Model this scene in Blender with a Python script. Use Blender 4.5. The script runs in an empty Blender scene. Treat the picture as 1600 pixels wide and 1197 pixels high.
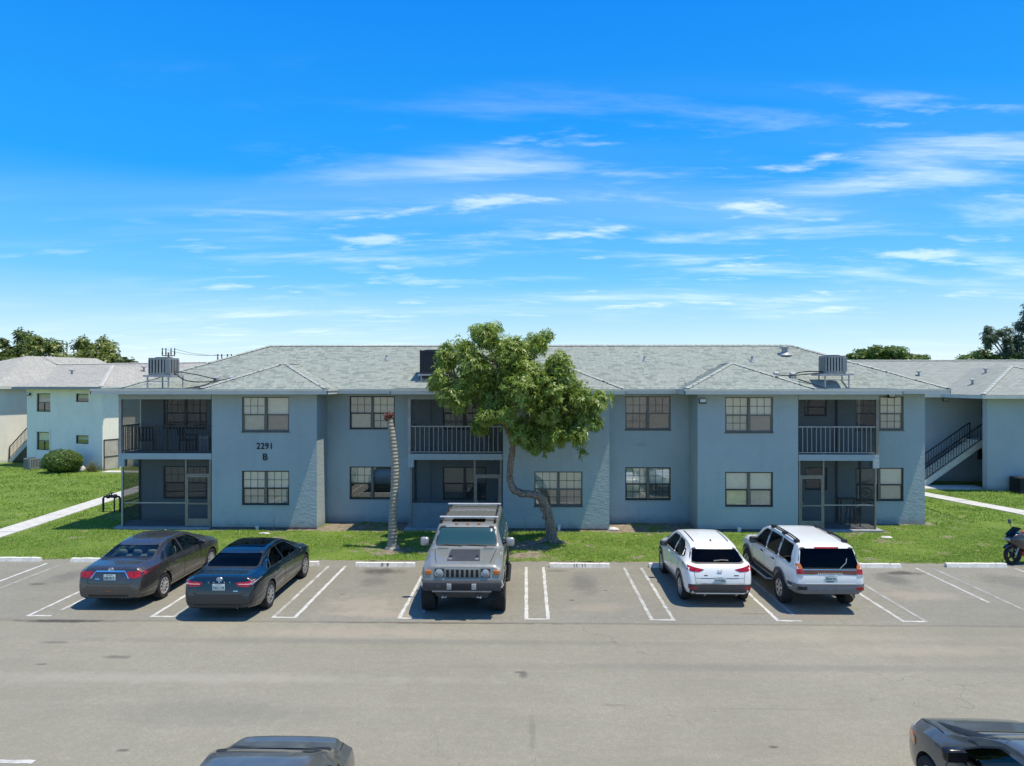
# Two-storey blue-grey apartment block behind a parking row, seen from a low drone.
import bpy, bmesh, math, random
import numpy as np
from mathutils import Vector, Matrix
from mathutils.bvhtree import BVHTree

R = math.radians
random.seed(7)
rng = np.random.default_rng(7)
scene = bpy.context.scene
COL = scene.collection

# ------------------------------------------------------------------ camera, sky, sun, exposure
cam_d = bpy.data.cameras.new('camera')
cam = bpy.data.objects.new('camera', cam_d)
COL.objects.link(cam)
cam.location = (0, 0, 5.75)
cam.rotation_euler = (R(90), 0, R(1.15))
cam_d.sensor_width = 36
cam_d.lens = 36 * 1100 / 1600
cam_d.clip_start = .1
cam_d.clip_end = 4000
scene.camera = cam

SUN_DIR = Vector((1.0, -0.20, 3.1)).normalized()
world = bpy.data.worlds.new('World')
scene.world = world
world.use_nodes = True
wn, wl = world.node_tree.nodes, world.node_tree.links
wn.clear()


def wnode(t, **kw):
    n = wn.new(t)
    for k, v in kw.items():
        setattr(n, k, v)
    return n


def wmath(op, a, b=None, clamp=False):
    n = wnode('ShaderNodeMath', operation=op, use_clamp=clamp)
    for i, s in enumerate((a, b)):
        if s is None:
            continue
        if isinstance(s, (int, float)):
            n.inputs[i].default_value = s
        else:
            wl.new(s, n.inputs[i])
    return n.outputs[0]


sky = wnode('ShaderNodeTexSky', sky_type='NISHITA')
sky.sun_disc = False
sky.sun_elevation = math.asin(SUN_DIR.z)
sky.sun_rotation = math.atan2(SUN_DIR.x, SUN_DIR.y)
sky.altitude = 0
sky.air_density = 1.0
sky.dust_density = 0.4
sky.ozone_density = 3.0
tc = wnode('ShaderNodeTexCoord')
sep = wnode('ShaderNodeSeparateXYZ')
wl.new(tc.outputs['Generated'], sep.inputs[0])
zz = wmath('MAXIMUM', sep.outputs['Z'], 0.0)
# thin high cloud: the view direction carried onto a flat layer, stretched along one axis
zd = wmath('ADD', zz, 0.10)
px_, py_ = wmath('DIVIDE', sep.outputs['X'], zd), wmath('DIVIDE', sep.outputs['Y'], zd)
comb = wnode('ShaderNodeCombineXYZ')
wl.new(px_, comb.inputs[0])
wl.new(py_, comb.inputs[1])


def cloud_layer(rot, scale, nscale, detail, rough, lo, hi, dist, shift=(0, 0, 0)):
    mp = wnode('ShaderNodeMapping')
    mp.inputs['Rotation'].default_value = (0, 0, R(rot))
    mp.inputs['Scale'].default_value = scale
    mp.inputs['Location'].default_value = shift
    wl.new(comb.outputs[0], mp.inputs[0])
    nz = wnode('ShaderNodeTexNoise')
    nz.inputs['Scale'].default_value = nscale
    nz.inputs['Detail'].default_value = detail
    nz.inputs['Roughness'].default_value = rough
    nz.inputs['Distortion'].default_value = dist
    wl.new(mp.outputs[0], nz.inputs['Vector'])
    mr = wnode('ShaderNodeMapRange', interpolation_type='SMOOTHSTEP')
    mr.inputs['From Min'].default_value = lo
    mr.inputs['From Max'].default_value = hi
    wl.new(nz.outputs[0], mr.inputs['Value'])
    return mr.outputs[0]


streaks = cloud_layer(-20, (.42, 1.25, 1), 2.3, 10, .60, .47, .76, .30, (5.1, 8.2, 0))
patches = cloud_layer(-22, (.34, .8, 1), .62, 3, .5, .39, .62, .25, (12.2, 3.3, 0))
puffs = cloud_layer(2, (.5, 1.0, 1), 3.2, 10, .60, .55, .70, .15, (5.0, 2.0, 0))
veil = cloud_layer(-26, (.16, 1.0, 1), .8, 4, .5, .46, .80, .2, (7.7, 3.1, 0))
c1 = wmath('MULTIPLY', wmath('MULTIPLY', streaks, patches), .52)
c2 = wmath('MULTIPLY', wmath('MULTIPLY', puffs, patches), .50)
c3 = wmath('MULTIPLY', veil, .20)
cl = wmath('ADD', wmath('MAXIMUM', c1, c2), c3, True)
# clear-air colour by height above the horizon, blended with the physical sky
rampn = wnode('ShaderNodeValToRGB')
el = rampn.color_ramp.elements
stops = [(0.0, (.64, .67, .69)), (.05, (.41, .58, .69)), (.14, (.11, .39, .67)), (.27, (.008, .245, .66)), (.50, (.0, .160, .60)), (1.0, (.0, .12, .46))]
el[0].position, el[0].color = stops[0][0], (*stops[0][1], 1)
el[1].position, el[1].color = stops[-1][0], (*stops[-1][1], 1)
for p_, c_ in stops[1:-1]:
    e_ = el.new(p_)
    e_.color = (*c_, 1)
wl.new(zz, rampn.inputs[0])
scl = wnode('ShaderNodeVectorMath', operation='SCALE')
scl.inputs['Scale'].default_value = 9.6
wl.new(rampn.outputs[0], scl.inputs[0])
mixh = wnode('ShaderNodeMix', data_type='RGBA')
mixh.inputs['Factor'].default_value = .95
wl.new(sky.outputs[0], mixh.inputs['A'])
wl.new(scl.outputs[0], mixh.inputs['B'])
mixc = wnode('ShaderNodeMix', data_type='RGBA')
wl.new(cl, mixc.inputs['Factor'])
wl.new(mixh.outputs['Result'], mixc.inputs['A'])
mixc.inputs['B'].default_value = (7.0, 7.7, 8.2, 1)
bg = wnode('ShaderNodeBackground')
bg.inputs['Strength'].default_value = 0.105
wl.new(mixc.outputs['Result'], bg.inputs['Color'])
wout = wnode('ShaderNodeOutputWorld')
wl.new(bg.outputs[0], wout.inputs[0])

sun_d = bpy.data.lights.new('sun', 'SUN')
sun_d.energy = 3.5
sun_d.angle = R(.53)
sun_d.color = (1, .925, .77)
sun = bpy.data.objects.new('sun', sun_d)
COL.objects.link(sun)
sun.location = SUN_DIR * 60
sun.rotation_euler = SUN_DIR.to_track_quat('Z', 'Y').to_euler()

vs = scene.view_settings
vs.view_transform = 'Standard'
vs.look = 'None'
vs.gamma = 1
vs.use_curve_mapping = False
scene.cycles.max_bounces = 7
scene.cycles.glossy_bounces = 3
scene.cycles.transparent_max_bounces = 10
vs.exposure = 0.65

# ------------------------------------------------------------------ materials
MATS = {}


class NT:
    """small wrapper round a material's node tree"""

    def __init__(s, name):
        s.m = bpy.data.materials.new(name)
        s.m.use_nodes = True
        s.n, s.l = s.m.node_tree.nodes, s.m.node_tree.links
        s.n.clear()
        s.out = s.n.new('ShaderNodeOutputMaterial')
        s.tc = s.n.new('ShaderNodeTexCoord')

    def node(s, t, ins=None, **kw):
        n = s.n.new(t)
        for k, v in kw.items():
            setattr(n, k, v)
        for k, v in (ins or {}).items():
            if isinstance(v, bpy.types.NodeSocket):
                s.l.new(v, n.inputs[k])
            else:
                n.inputs[k].default_value = v
        return n

    def noise(s, scale, detail=4, rough=.55, vec=None, dist=0.0):
        return s.node('ShaderNodeTexNoise', {'Scale': scale, 'Detail': detail, 'Roughness': rough, 'Distortion': dist,
                                             'Vector': vec or s.tc.outputs['Object']}).outputs[0]

    def ramp(s, fac, lo, hi, a=0.0, b=1.0):
        return s.node('ShaderNodeMapRange', {'Value': fac, 'From Min': lo, 'From Max': hi, 'To Min': a, 'To Max': b}).outputs[0]

    def math(s, op, a, b=0.0, clamp=False):
        return s.node('ShaderNodeMath', {0: a, 1: b}, operation=op, use_clamp=clamp).outputs[0]

    def mix(s, fac, a, b, blend='MIX'):
        n = s.node('ShaderNodeMix', data_type='RGBA', blend_type=blend)
        for k, v in (('Factor', fac), ('A', a), ('B', b)):
            if isinstance(v, bpy.types.NodeSocket):
                s.l.new(v, n.inputs[k])
            else:
                n.inputs[k].default_value = v if k == 'Factor' else c4(v)
        return n.outputs['Result']

    def bump(s, h, strength=.3, dist=.02):
        return s.node('ShaderNodeBump', {'Height': h, 'Strength': strength, 'Distance': dist}).outputs[0]

    def bsdf(s, color, rough=.6, metal=0.0, spec=.4, normal=None, **kw):
        ins = {'Base Color': color if isinstance(color, bpy.types.NodeSocket) else c4(color), 'Roughness': rough,
               'Metallic': metal, 'Specular IOR Level': spec}
        if normal is not None:
            ins['Normal'] = normal
        ins.update(kw)
        return s.node('ShaderNodeBsdfPrincipled', ins).outputs[0]

    def done(s, shader):
        s.l.new(shader, s.out.inputs[0])
        return s.m


def c4(c):
    return tuple(c) if len(c) == 4 else tuple(c) + (1,)


def plain(name, color, rough=.6, metal=0.0, var=.12, vscale=6, bump=0.0, bscale=60, spec=.4, **kw):
    """a plain surface with a little uneven tone"""
    if name in MATS:
        return MATS[name]
    t = NT(name)
    f = t.noise(vscale, 5)
    dark = tuple(x * (1 - var) for x in color)
    lite = tuple(min(1, x * (1 + var)) for x in color)
    col = t.mix(t.ramp(f, .3, .7), dark, lite)
    nrm = t.bump(t.noise(bscale, 4), bump, .01) if bump else None
    MATS[name] = t.done(t.bsdf(col, rough, metal, spec, nrm, **kw))
    return MATS[name]


def paint(name, color, rough=.32, metal=.0, dusty=.12):
    """car paint: coat over a base, a trace of dust"""
    if name in MATS:
        return MATS[name]
    t = NT(name)
    dust = t.ramp(t.noise(3.5, 6), .45, .8, 0, dusty)
    col = t.mix(dust, color, (.42, .40, .36))
    r = t.ramp(t.noise(9, 4), .3, .7, rough - .05, rough + .07)
    nrm = t.bump(t.noise(1.7, 2), .02, .03)
    MATS[name] = t.done(t.bsdf(col, r, metal, .5, nrm, **{'Coat Weight': .9, 'Coat Roughness': .05}))
    return MATS[name]


def glass(name, tint, refl=.10, rough=.02, grow=.75, gc=(.95, .97, 1, 1), film=None):
    """sheet glass: tinted see-through with a mirror coat that grows at grazing angles"""
    if name in MATS:
        return MATS[name]
    t = NT(name)
    tr = t.node('ShaderNodeBsdfTransparent', {'Color': c4(tint)}).outputs[0]
    if film:
        tr = t.node('ShaderNodeMixShader', {0: film[1], 1: tr, 2: t.bsdf(film[0], .3)}).outputs[0]
    gl = t.node('ShaderNodeBsdfGlossy', {'Roughness': rough, 'Color': gc}).outputs[0]
    lw = t.math('POWER', t.node('ShaderNodeLayerWeight', {'Blend': .5}).outputs['Facing'], 3.5)
    fac = t.math('ADD', t.math('MULTIPLY', lw, grow), refl, True)
    MATS[name] = t.done(t.node('ShaderNodeMixShader', {0: fac, 1: tr, 2: gl}).outputs[0])
    return MATS[name]


# ------------------------------------------------------------------ mesh builder and scene helpers
class MB:
    def __init__(s):
        s.v, s.f = [], []

    def add(s, verts, faces):
        o = len(s.v)
        s.v += [tuple(p) for p in verts]
        s.f += [tuple(i + o for i in f) for f in faces]
        return s

    def box(s, x0, x1, y0, y1, z0, z1):
        return s.add([(x0, y0, z0), (x1, y0, z0), (x1, y1, z0), (x0, y1, z0), (x0, y0, z1), (x1, y0, z1), (x1, y1, z1), (x0, y1, z1)],
                     [(0, 3, 2, 1), (4, 5, 6, 7), (0, 1, 5, 4), (1, 2, 6, 5), (2, 3, 7, 6), (3, 0, 4, 7)])

    def cbox(s, x0, x1, y0, y1, z0, z1, b=.01):
        """box with chamfered edges"""
        bm = bmesh.new()
        bmesh.ops.create_cube(bm, size=1)
        for v in bm.verts:
            v.co = Vector(((x0 + x1) / 2 + v.co.x * (x1 - x0), (y0 + y1) / 2 + v.co.y * (y1 - y0), (z0 + z1) / 2 + v.co.z * (z1 - z0)))
        bmesh.ops.bevel(bm, geom=bm.edges[:], offset=b, segments=2, profile=.6, affect='EDGES')
        return s.bm(bm)

    def bm(s, bm):
        bm.verts.index_update()
        s.add([v.co[:] for v in bm.verts], [[v.index for v in f.verts] for f in bm.faces])
        bm.free()
        return s

    def bar(s, p0, p1, w, h=None, up=(0, 0, 1)):
        """square bar from p0 to p1"""
        h = h or w
        a, b = Vector(p0), Vector(p1)
        d = (b - a).normalized()
        u = Vector(up)
        if abs(d.dot(u)) > .95:
            u = Vector((0, 1, 0))
        sx = d.cross(u).normalized() * w / 2
        sz = sx.cross(d).normalized() * h / 2
        vs_ = [q + i * sx + j * sz for q in (a, b) for i, j in ((-1, -1), (1, -1), (1, 1), (-1, 1))]
        return s.add(vs_, [(0, 1, 2, 3), (7, 6, 5, 4), (0, 4, 5, 1), (1, 5, 6, 2), (2, 6, 7, 3), (3, 7, 4, 0)])

    def tube(s, pts, rad, n=8, cap=True):
        pts = [Vector(p) for p in pts]
        rad = [rad] * len(pts) if isinstance(rad, (int, float)) else rad
        rings, ref = [], None
        for i, p in enumerate(pts):
            d = (pts[min(i + 1, len(pts) - 1)] - pts[max(i - 1, 0)]).normalized()
            if ref is None:
                ref = Vector((1, 0, 0)) if abs(d.x) < .8 else Vector((0, 1, 0))
            u = (ref - d * ref.dot(d)).normalized()
            w = d.cross(u)
            ref = u
            rings.append([p + (u * math.cos(k * math.tau / n) + w * math.sin(k * math.tau / n)) * rad[i] for k in range(n)])
        vs_ = [q for r in rings for q in r]
        fs = [(i * n + k, i * n + (k + 1) % n, (i + 1) * n + (k + 1) % n, (i + 1) * n + k) for i in range(len(pts) - 1) for k in range(n)]
        if cap:
            fs += [tuple(range(n))[::-1], tuple((len(pts) - 1) * n + k for k in range(n))]
        return s.add(vs_, fs)

    def lathe(s, prof, n=24, axis='z', c=(0, 0, 0), closed=False):
        """prof: (radius, height) pairs turned about an axis through c"""
        vs_, fs = [], []
        for r, h in prof:
            for k in range(n):
                a = math.tau * k / n
                p = {'z': (r * math.cos(a), r * math.sin(a), h), 'x': (h, r * math.cos(a), r * math.sin(a)), 'y': (r * math.cos(a), h, r * math.sin(a))}[axis]
                vs_.append((p[0] + c[0], p[1] + c[1], p[2] + c[2]))
        m = len(prof)
        for i in range(m if closed else m - 1):
            j = (i + 1) % m
            fs += [(i * n + k, i * n + (k + 1) % n, j * n + (k + 1) % n, j * n + k) for k in range(n)]
        return s.add(vs_, fs)

    def prism(s, poly, axis, a, b):
        """2D polygon carried along an axis from a to b: axis x -> (y,z), y -> (x,z), z -> (x,y)"""
        mk = {'x': lambda u, v, t: (t, u, v), 'y': lambda u, v, t: (u, t, v), 'z': lambda u, v, t: (u, v, t)}[axis]
        n = len(poly)
        vs_ = [mk(u, v, a) for u, v in poly] + [mk(u, v, b) for u, v in poly]
        return s.add(vs_, [tuple(range(n)), tuple(range(n, 2 * n))[::-1]] + [(i, i + n, (i + 1) % n + n, (i + 1) % n) for i in range(n)])

    def build(s, name, material, parent=None, smooth=None, loc=None, recalc=True):
        me = bpy.data.meshes.new(name)
        me.from_pydata(s.v, [], s.f)
        if recalc:
            bm = bmesh.new()
            bm.from_mesh(me)
            bmesh.ops.recalc_face_normals(bm, faces=bm.faces[:])
            bm.to_mesh(me)
            bm.free()
        return link(name, me, material, parent, smooth, loc)


def link(name, me, material=None, parent=None, smooth=None, loc=None):
    if material is not None:
        me.materials.clear()
        me.materials.append(material)
    if smooth is not None:
        me.polygons.foreach_set('use_smooth', [True] * len(me.polygons))
        if smooth < 180:
            me.set_sharp_from_angle(angle=R(smooth))
    o = bpy.data.objects.new(name, me)
    COL.objects.link(o)
    if parent is not None:
        o.parent = parent
    if loc is not None:
        o.location = loc
    return o


def soup(name, verts, tris, material, parent=None, per=3):
    """fast mesh from numpy arrays; per = corners of each face"""
    me = bpy.data.meshes.new(name)
    nv, nf = len(verts), len(tris)
    me.vertices.add(nv)
    me.vertices.foreach_set('co', np.asarray(verts, np.float32).ravel())
    me.loops.add(nf * per)
    me.loops.foreach_set('vertex_index', np.asarray(tris, np.int32).ravel())
    me.polygons.add(nf)
    me.polygons.foreach_set('loop_start', np.arange(nf, dtype=np.int32) * per)
    me.update(calc_edges=True)
    me.validate()
    return link(name, me, material, parent)


def tag(o, label=None, cat=None, group=None, kind=None):
    for k, v in (('label', label), ('category', cat), ('group', group), ('kind', kind)):
        if v:
            o[k] = v
    return o


def empty(name, loc=(0, 0, 0), rz=0.0):
    o = bpy.data.objects.new(name, None)
    COL.objects.link(o)
    o.location = loc
    o.rotation_euler = (0, 0, rz)
    o.empty_display_size = .2
    return o


def copy_tree(o, parent=None):
    c = o.copy()
    COL.objects.link(c)
    c.parent = parent
    for ch in list(o.children):
        copy_tree(ch, c)
    return c


def text_mb(txt, size, depth=.006, spacing=1.0, bold=0.0):
    """letters as solid meshes, standing in the x-z plane, facing -y, centred on the origin"""
    cu = bpy.data.curves.new('lettering', 'FONT')
    cu.body = txt
    cu.size = size
    cu.extrude = depth
    cu.offset = bold
    cu.align_x = 'CENTER'
    cu.align_y = 'CENTER'
    cu.space_character = spacing
    o = bpy.data.objects.new('lettering', cu)
    COL.objects.link(o)
    dg = bpy.context.evaluated_depsgraph_get()
    me = bpy.data.meshes.new_from_object(o.evaluated_get(dg))
    mb = MB().add([(v.co.x, -v.co.z, v.co.y) for v in me.vertices], [tuple(p.vertices) for p in me.polygons])
    bpy.data.objects.remove(o)
    bpy.data.curves.remove(cu)
    bpy.data.meshes.remove(me)
    return mb


def rounded(poly, r, n=4):
    """polygon with its corners rounded"""
    out, m = [], len(poly)
    for i in range(m):
        p, a, b = Vector(poly[i]), Vector(poly[i - 1]), Vector(poly[(i + 1) % m])
        ra = min(r, (a - p).length * .45)
        rb = min(r, (b - p).length * .45)
        s_, e_ = p + (a - p).normalized() * ra, p + (b - p).normalized() * rb
        for k in range(n + 1):
            t = k / n
            q = s_ * (1 - t) ** 2 + p * 2 * t * (1 - t) + e_ * t * t
            out.append((q.x, q.y))
    return out

# ------------------------------------------------------------------ ground, parking lot, paths
YF, YS = 27.4, 28.85          # building front plane, set-back plane
LAWN0 = 22.62                 # lawn edge along the parking row
SEAM = 16.93                  # joint between stalls and driveway


def asphalt(name, base, blobs, dusty):
    t = NT(name)
    pos = t.node('ShaderNodeNewGeometry').outputs['Position']
    big = t.noise(.22, 5, .6, pos)
    mid = t.noise(1.3, 5, .6, pos, .4)
    mp = t.node('ShaderNodeMapping', {'Vector': pos, 'Scale': (.25, 2.2, 1)}).outputs[0]
    sweep = t.noise(.9, 5, .6, mp, .3)
    fine = t.noise(26, 4, .75, pos)
    mott = t.noise(7.0, 5, .7, pos)
    grit = t.node('ShaderNodeTexVoronoi', {'Vector': pos, 'Scale': 24.0}).outputs['Distance']
    col = t.mix(t.ramp(big, .3, .72), tuple(x * .86 for x in base), tuple(x * 1.12 for x in base))
    col = t.mix(t.ramp(mid, .45, .75, 0, .45), col, tuple(x * .80 for x in base))
    col = t.mix(t.ramp(sweep, .50, .78, 0, dusty), col, (.34, .30, .235))
    col = t.mix(t.ramp(fine, .40, .62, 0, .52), col, tuple(x * .62 for x in base))
    col = t.mix(t.ramp(grit, .0, .16, .25, 0), col, (.42, .41, .37))
    col = t.mix(t.ramp(mott, .42, .66, 0, .38), col, tuple(x * .72 for x in base))
    col = t.mix(t.ramp(mott, .30, .44, .22, 0), col, tuple(min(1, x * 1.25) for x in base))
    # dark specks and fine cracks
    spk = t.node('ShaderNodeTexVoronoi', {'Vector': pos, 'Scale': 1.9, 'Randomness': 1.0}).outputs['Distance']
    spk = t.math('ADD', spk, t.math('MULTIPLY', t.noise(7, 3, .6, pos), .12))
    col = t.mix(t.ramp(spk, .055, .10, .7, 0), col, (.045, .043, .040))
    wob = t.node('ShaderNodeVectorMath', {0: pos, 1: t.node('ShaderNodeTexNoise', {'Scale': 1.1, 'Detail': 5, 'Vector': pos}).outputs['Color']}, operation='ADD').outputs[0]
    crk = t.node('ShaderNodeTexVoronoi', {'Vector': wob, 'Scale': .28}, feature='DISTANCE_TO_EDGE').outputs['Distance']
    crk = t.math('MULTIPLY', t.ramp(crk, .0, .0035, 1, 0), t.ramp(t.noise(.35, 3, .5, pos), .50, .60))
    col = t.mix(t.math('MULTIPLY', crk, .38), col, (.06, .057, .052))
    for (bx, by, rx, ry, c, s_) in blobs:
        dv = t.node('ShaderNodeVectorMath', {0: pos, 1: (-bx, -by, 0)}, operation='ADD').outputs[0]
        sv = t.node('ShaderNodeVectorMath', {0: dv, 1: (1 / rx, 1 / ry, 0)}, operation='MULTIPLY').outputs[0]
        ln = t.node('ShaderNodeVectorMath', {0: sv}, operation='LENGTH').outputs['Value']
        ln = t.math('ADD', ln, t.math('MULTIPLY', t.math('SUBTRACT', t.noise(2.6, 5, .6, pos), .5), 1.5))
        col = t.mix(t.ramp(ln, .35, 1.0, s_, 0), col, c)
    h = t.math('ADD', t.math('MULTIPLY', fine, .5), t.math('MULTIPLY', grit, .5))
    return t.done(t.bsdf(col, t.ramp(mid, .3, .7, .80, .95), 0, .25, t.bump(h, .45, .012)))


OIL, SAND, RED = (.055, .048, .042), (.36, .30, .225), (.26, .20, .155)
drive_mat = asphalt('asphalt_driveway', (.276, .256, .194),
                    [(-.05, 13.9, .10, .24, OIL, .55), (-.16, 14.0, .10, .06, OIL, .5), (.1, 11.6, .07, .8, OIL, .22), (-8.6, 14.6, .35, .12, OIL, .5), (-10.4, 15.4, .5, .10, OIL, .45),
                     (-11.2, 16.78, 1.8, .13, OIL, .9), (0, 16.86, 30, .09, OIL, .30), (-2.0, 16.82, 3.5, .07, OIL, .5), (-4.0, 16.2, 3.4, .5, SAND, .40), (6.4, 16.1, 3.2, .4, SAND, .30), (1.6, 12.6, .35, .07, OIL, .25), (-5.5, 12.2, 2.5, .6, (.15, .15, .13), .35), (-3.2, 15.6, 9, .22, (.15, .145, .12), .4), (5.5, 14.3, 8, .25, (.16, .15, .125), .4), (-7, 13.6, 7, .3, (.33, .31, .25), .4), (7.5, 11.6, 3, .04, OIL, .14), (4.2, 12.5, 1.2, .04, OIL, .16), (-10.8, 13.0, .25, .06, OIL, .6), (-9.9, 14.2, .2, .05, OIL, .6), (2.7, 10.4, .12, .06, OIL, .7), (3.9, 11.2, .10, .05, OIL, .7), (-6.3, 10.9, .12, .05, OIL, .6), (8.3, 15.3, 2.5, .4, SAND, .35)], .45)
stall_mat = asphalt('asphalt_stalls', (.248, .234, .186),
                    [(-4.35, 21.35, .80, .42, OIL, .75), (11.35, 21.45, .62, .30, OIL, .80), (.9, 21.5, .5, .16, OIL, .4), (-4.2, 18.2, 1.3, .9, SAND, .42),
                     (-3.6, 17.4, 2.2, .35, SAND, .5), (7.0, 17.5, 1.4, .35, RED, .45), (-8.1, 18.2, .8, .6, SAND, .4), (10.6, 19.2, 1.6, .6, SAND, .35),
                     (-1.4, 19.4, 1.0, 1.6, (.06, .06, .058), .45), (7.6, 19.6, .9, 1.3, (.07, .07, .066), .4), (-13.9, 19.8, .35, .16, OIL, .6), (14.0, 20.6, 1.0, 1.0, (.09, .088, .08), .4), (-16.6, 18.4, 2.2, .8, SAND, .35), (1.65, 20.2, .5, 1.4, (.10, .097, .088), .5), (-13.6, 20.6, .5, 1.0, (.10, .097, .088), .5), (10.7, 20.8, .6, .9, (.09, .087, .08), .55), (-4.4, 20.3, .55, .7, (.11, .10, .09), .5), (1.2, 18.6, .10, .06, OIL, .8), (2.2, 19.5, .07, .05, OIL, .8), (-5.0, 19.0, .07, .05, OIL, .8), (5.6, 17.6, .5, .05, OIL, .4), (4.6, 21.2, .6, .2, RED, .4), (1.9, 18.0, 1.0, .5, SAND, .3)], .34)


def soil_at(x, y):
    """how bare the ground is, 0 turf .. 1 bare soil"""
    n = np.sin(x * 2.3 + y * 1.1) * .25 + np.sin(x * 5.1 - y * 3.7) * .2 + np.sin(x * 11.3 + y * 8.9) * .15
    wing = ((x > -16.2) & (x < -8.1)) | ((x > -4.8) & (x < 3.3)) | ((x > 6.5) & (x < 13.9))
    wall = np.where(wing, YF, YS)
    s = np.clip(1.25 - (wall - y) / .32 + n * .9, 0, 1) * (y < wall + .3) * (np.abs(x) < 16.6)
    rec = (((x > -8.2) & (x < -4.5)) | ((x > 3.1) & (x < 6.7))) & (y > 27.0 + n * .35)
    s = np.where(rec, np.clip(.86 + n, 0, 1), s)

    def blob(cx, cy, rx, ry, k):
        return np.clip((1.15 - np.hypot((x - cx) / rx, (y - cy) / ry) + n * .8) * k, 0, 1)
    s = np.maximum(s, blob(.2, 24.9, 1.3, 1.1, .95))
    s = np.maximum(s, blob(-.6, 23.4, 2.2, .7, .8))
    s = np.maximum(s, blob(-4.2, 24.0, 1.5, .9, .9))
    s = np.maximum(s, blob(-2.3, 24.6, 1.6, 1.4, .75))
    s = np.maximum(s, blob(9.0, 26.6, .8, .35, .6))
    s = np.maximum(s, blob(13.4, 25.6, 1.1, .45, .5))
    s = np.maximum(s, blob(-6.6, 22.9, .9, .25, .5))
    s = np.maximum(s, np.clip(1.2 - (y - LAWN0) / .10 + n * .8, 0, 1) * .75)
    # worn tan spots through the turf
    w = np.sin(x * 1.7 + 2 * np.sin(y * 1.3)) * np.sin(y * 2.9 + 1.5 * np.sin(x * .8))
    s = np.maximum(s, np.clip((w + n - .83) * 2.2, 0, .6))
    return np.clip(s, 0, 1)


def turf_material(name='turf'):
    t = NT(name)
    pos = t.node('ShaderNodeNewGeometry').outputs['Position']
    at = t.node('ShaderNodeAttribute', attribute_name='soil').outputs['Fac']
    n1, n2, n3 = t.noise(.5, 4, .6, pos), t.noise(4, 5, .65, pos), t.noise(30, 3, .7, pos)
    g = t.mix(t.ramp(n1, .35, .65), (.115, .195, .030), (.185, .275, .042))
    g = t.mix(t.ramp(n2, .46, .72, 0, .65), g, (.26, .245, .10))
    g = t.mix(t.ramp(n3, .45, .7, 0, .6), g, (.055, .100, .018))
    d = t.mix(t.ramp(n2, .3, .7), (.17, .13, .09), (.36, .31, .235))
    d = t.mix(t.ramp(n3, .5, .7, 0, .5), d, (.085, .065, .045))
    col = t.mix(t.ramp(t.math('ADD', at, t.math('MULTIPLY', t.math('SUBTRACT', n2, .5), .5)), .35, .65), g, d)
    return t.done(t.bsdf(col, .95, 0, .15, t.bump(t.math('ADD', n3, t.math('MULTIPLY', n2, .6)), .8, .05)))


turf = turf_material()
far_turf = plain('far_ground', (.13, .18, .045), .95, var=.3, vscale=.3, bump=.4, bscale=8)

g = tag(MB().add([(-900, -500, -.02), (900, -500, -.02), (900, 1500, -.02), (-900, 1500, -.02)], [(0, 1, 2, 3)]).build('ground', far_turf), kind='structure')


def turf_sheet(name, x0, x1, y0, y1, step, z=0.0):
    nx, ny = int(round((x1 - x0) / step)), int(round((y1 - y0) / step))
    xs, ys = np.linspace(x0, x1, nx + 1), np.linspace(y0, y1, ny + 1)
    X, Y = np.meshgrid(xs, ys)
    Z = z + .010 * np.sin(X * 1.3 + .4 * Y) * np.sin(Y * 1.9) + rng.normal(0, .006, X.shape)
    v = np.stack([X.ravel(), Y.ravel(), Z.ravel()], 1)
    i = np.arange(nx * ny)
    a = (i // nx) * (nx + 1) + i % nx
    o = soup(name, v, np.stack([a, a + 1, a + nx + 2, a + nx + 1], 1), turf, per=4)
    at = o.data.attributes.new('soil', 'FLOAT', 'POINT')
    at.data.foreach_set('value', soil_at(X.ravel(), Y.ravel()).astype(np.float32))
    o.data.polygons.foreach_set('use_smooth', [True] * len(o.data.polygons))
    return tag(o, kind='structure')


turf_sheet('front_lawn', -18.4, 18.4, LAWN0, 29.2, .10, .02)
turf_sheet('left_lawn', -56, -18.4, LAWN0, 60, .4, .02)
turf_sheet('right_lawn', 18.4, 56, LAWN0, 60, .4, .02)

drv = tag(MB().add([(-300, -500, 0), (300, -500, 0), (300, SEAM, 0), (-300, SEAM, 0)], [(0, 1, 2, 3)]).build('driveway', drive_mat), kind='structure')  # unseen stretch behind the camera added so panes reflect lit asphalt, not turf
# stall pavement: a strip whose far edge crumbles unevenly into the lawn
m = MB()
xs = np.arange(-60, 60.01, .25)
edge = LAWN0 + .05 * np.sin(xs * 1.7) + .03 * np.sin(xs * 5.3) + rng.normal(0, .02, len(xs))
for i in range(len(xs) - 1):
    m.add([(xs[i], SEAM + .10, .02), (xs[i + 1], SEAM + .10, .02), (xs[i + 1], edge[i + 1], .02), (xs[i], edge[i], .02)], [(0, 1, 2, 3)])
m.add([(-60, SEAM - .03, .001), (60, SEAM - .03, .001), (60, SEAM + .10, .02), (-60, SEAM + .10, .02)], [(0, 1, 2, 3)])
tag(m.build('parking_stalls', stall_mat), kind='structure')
GZ = .02                     # top of the stall pavement

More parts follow.
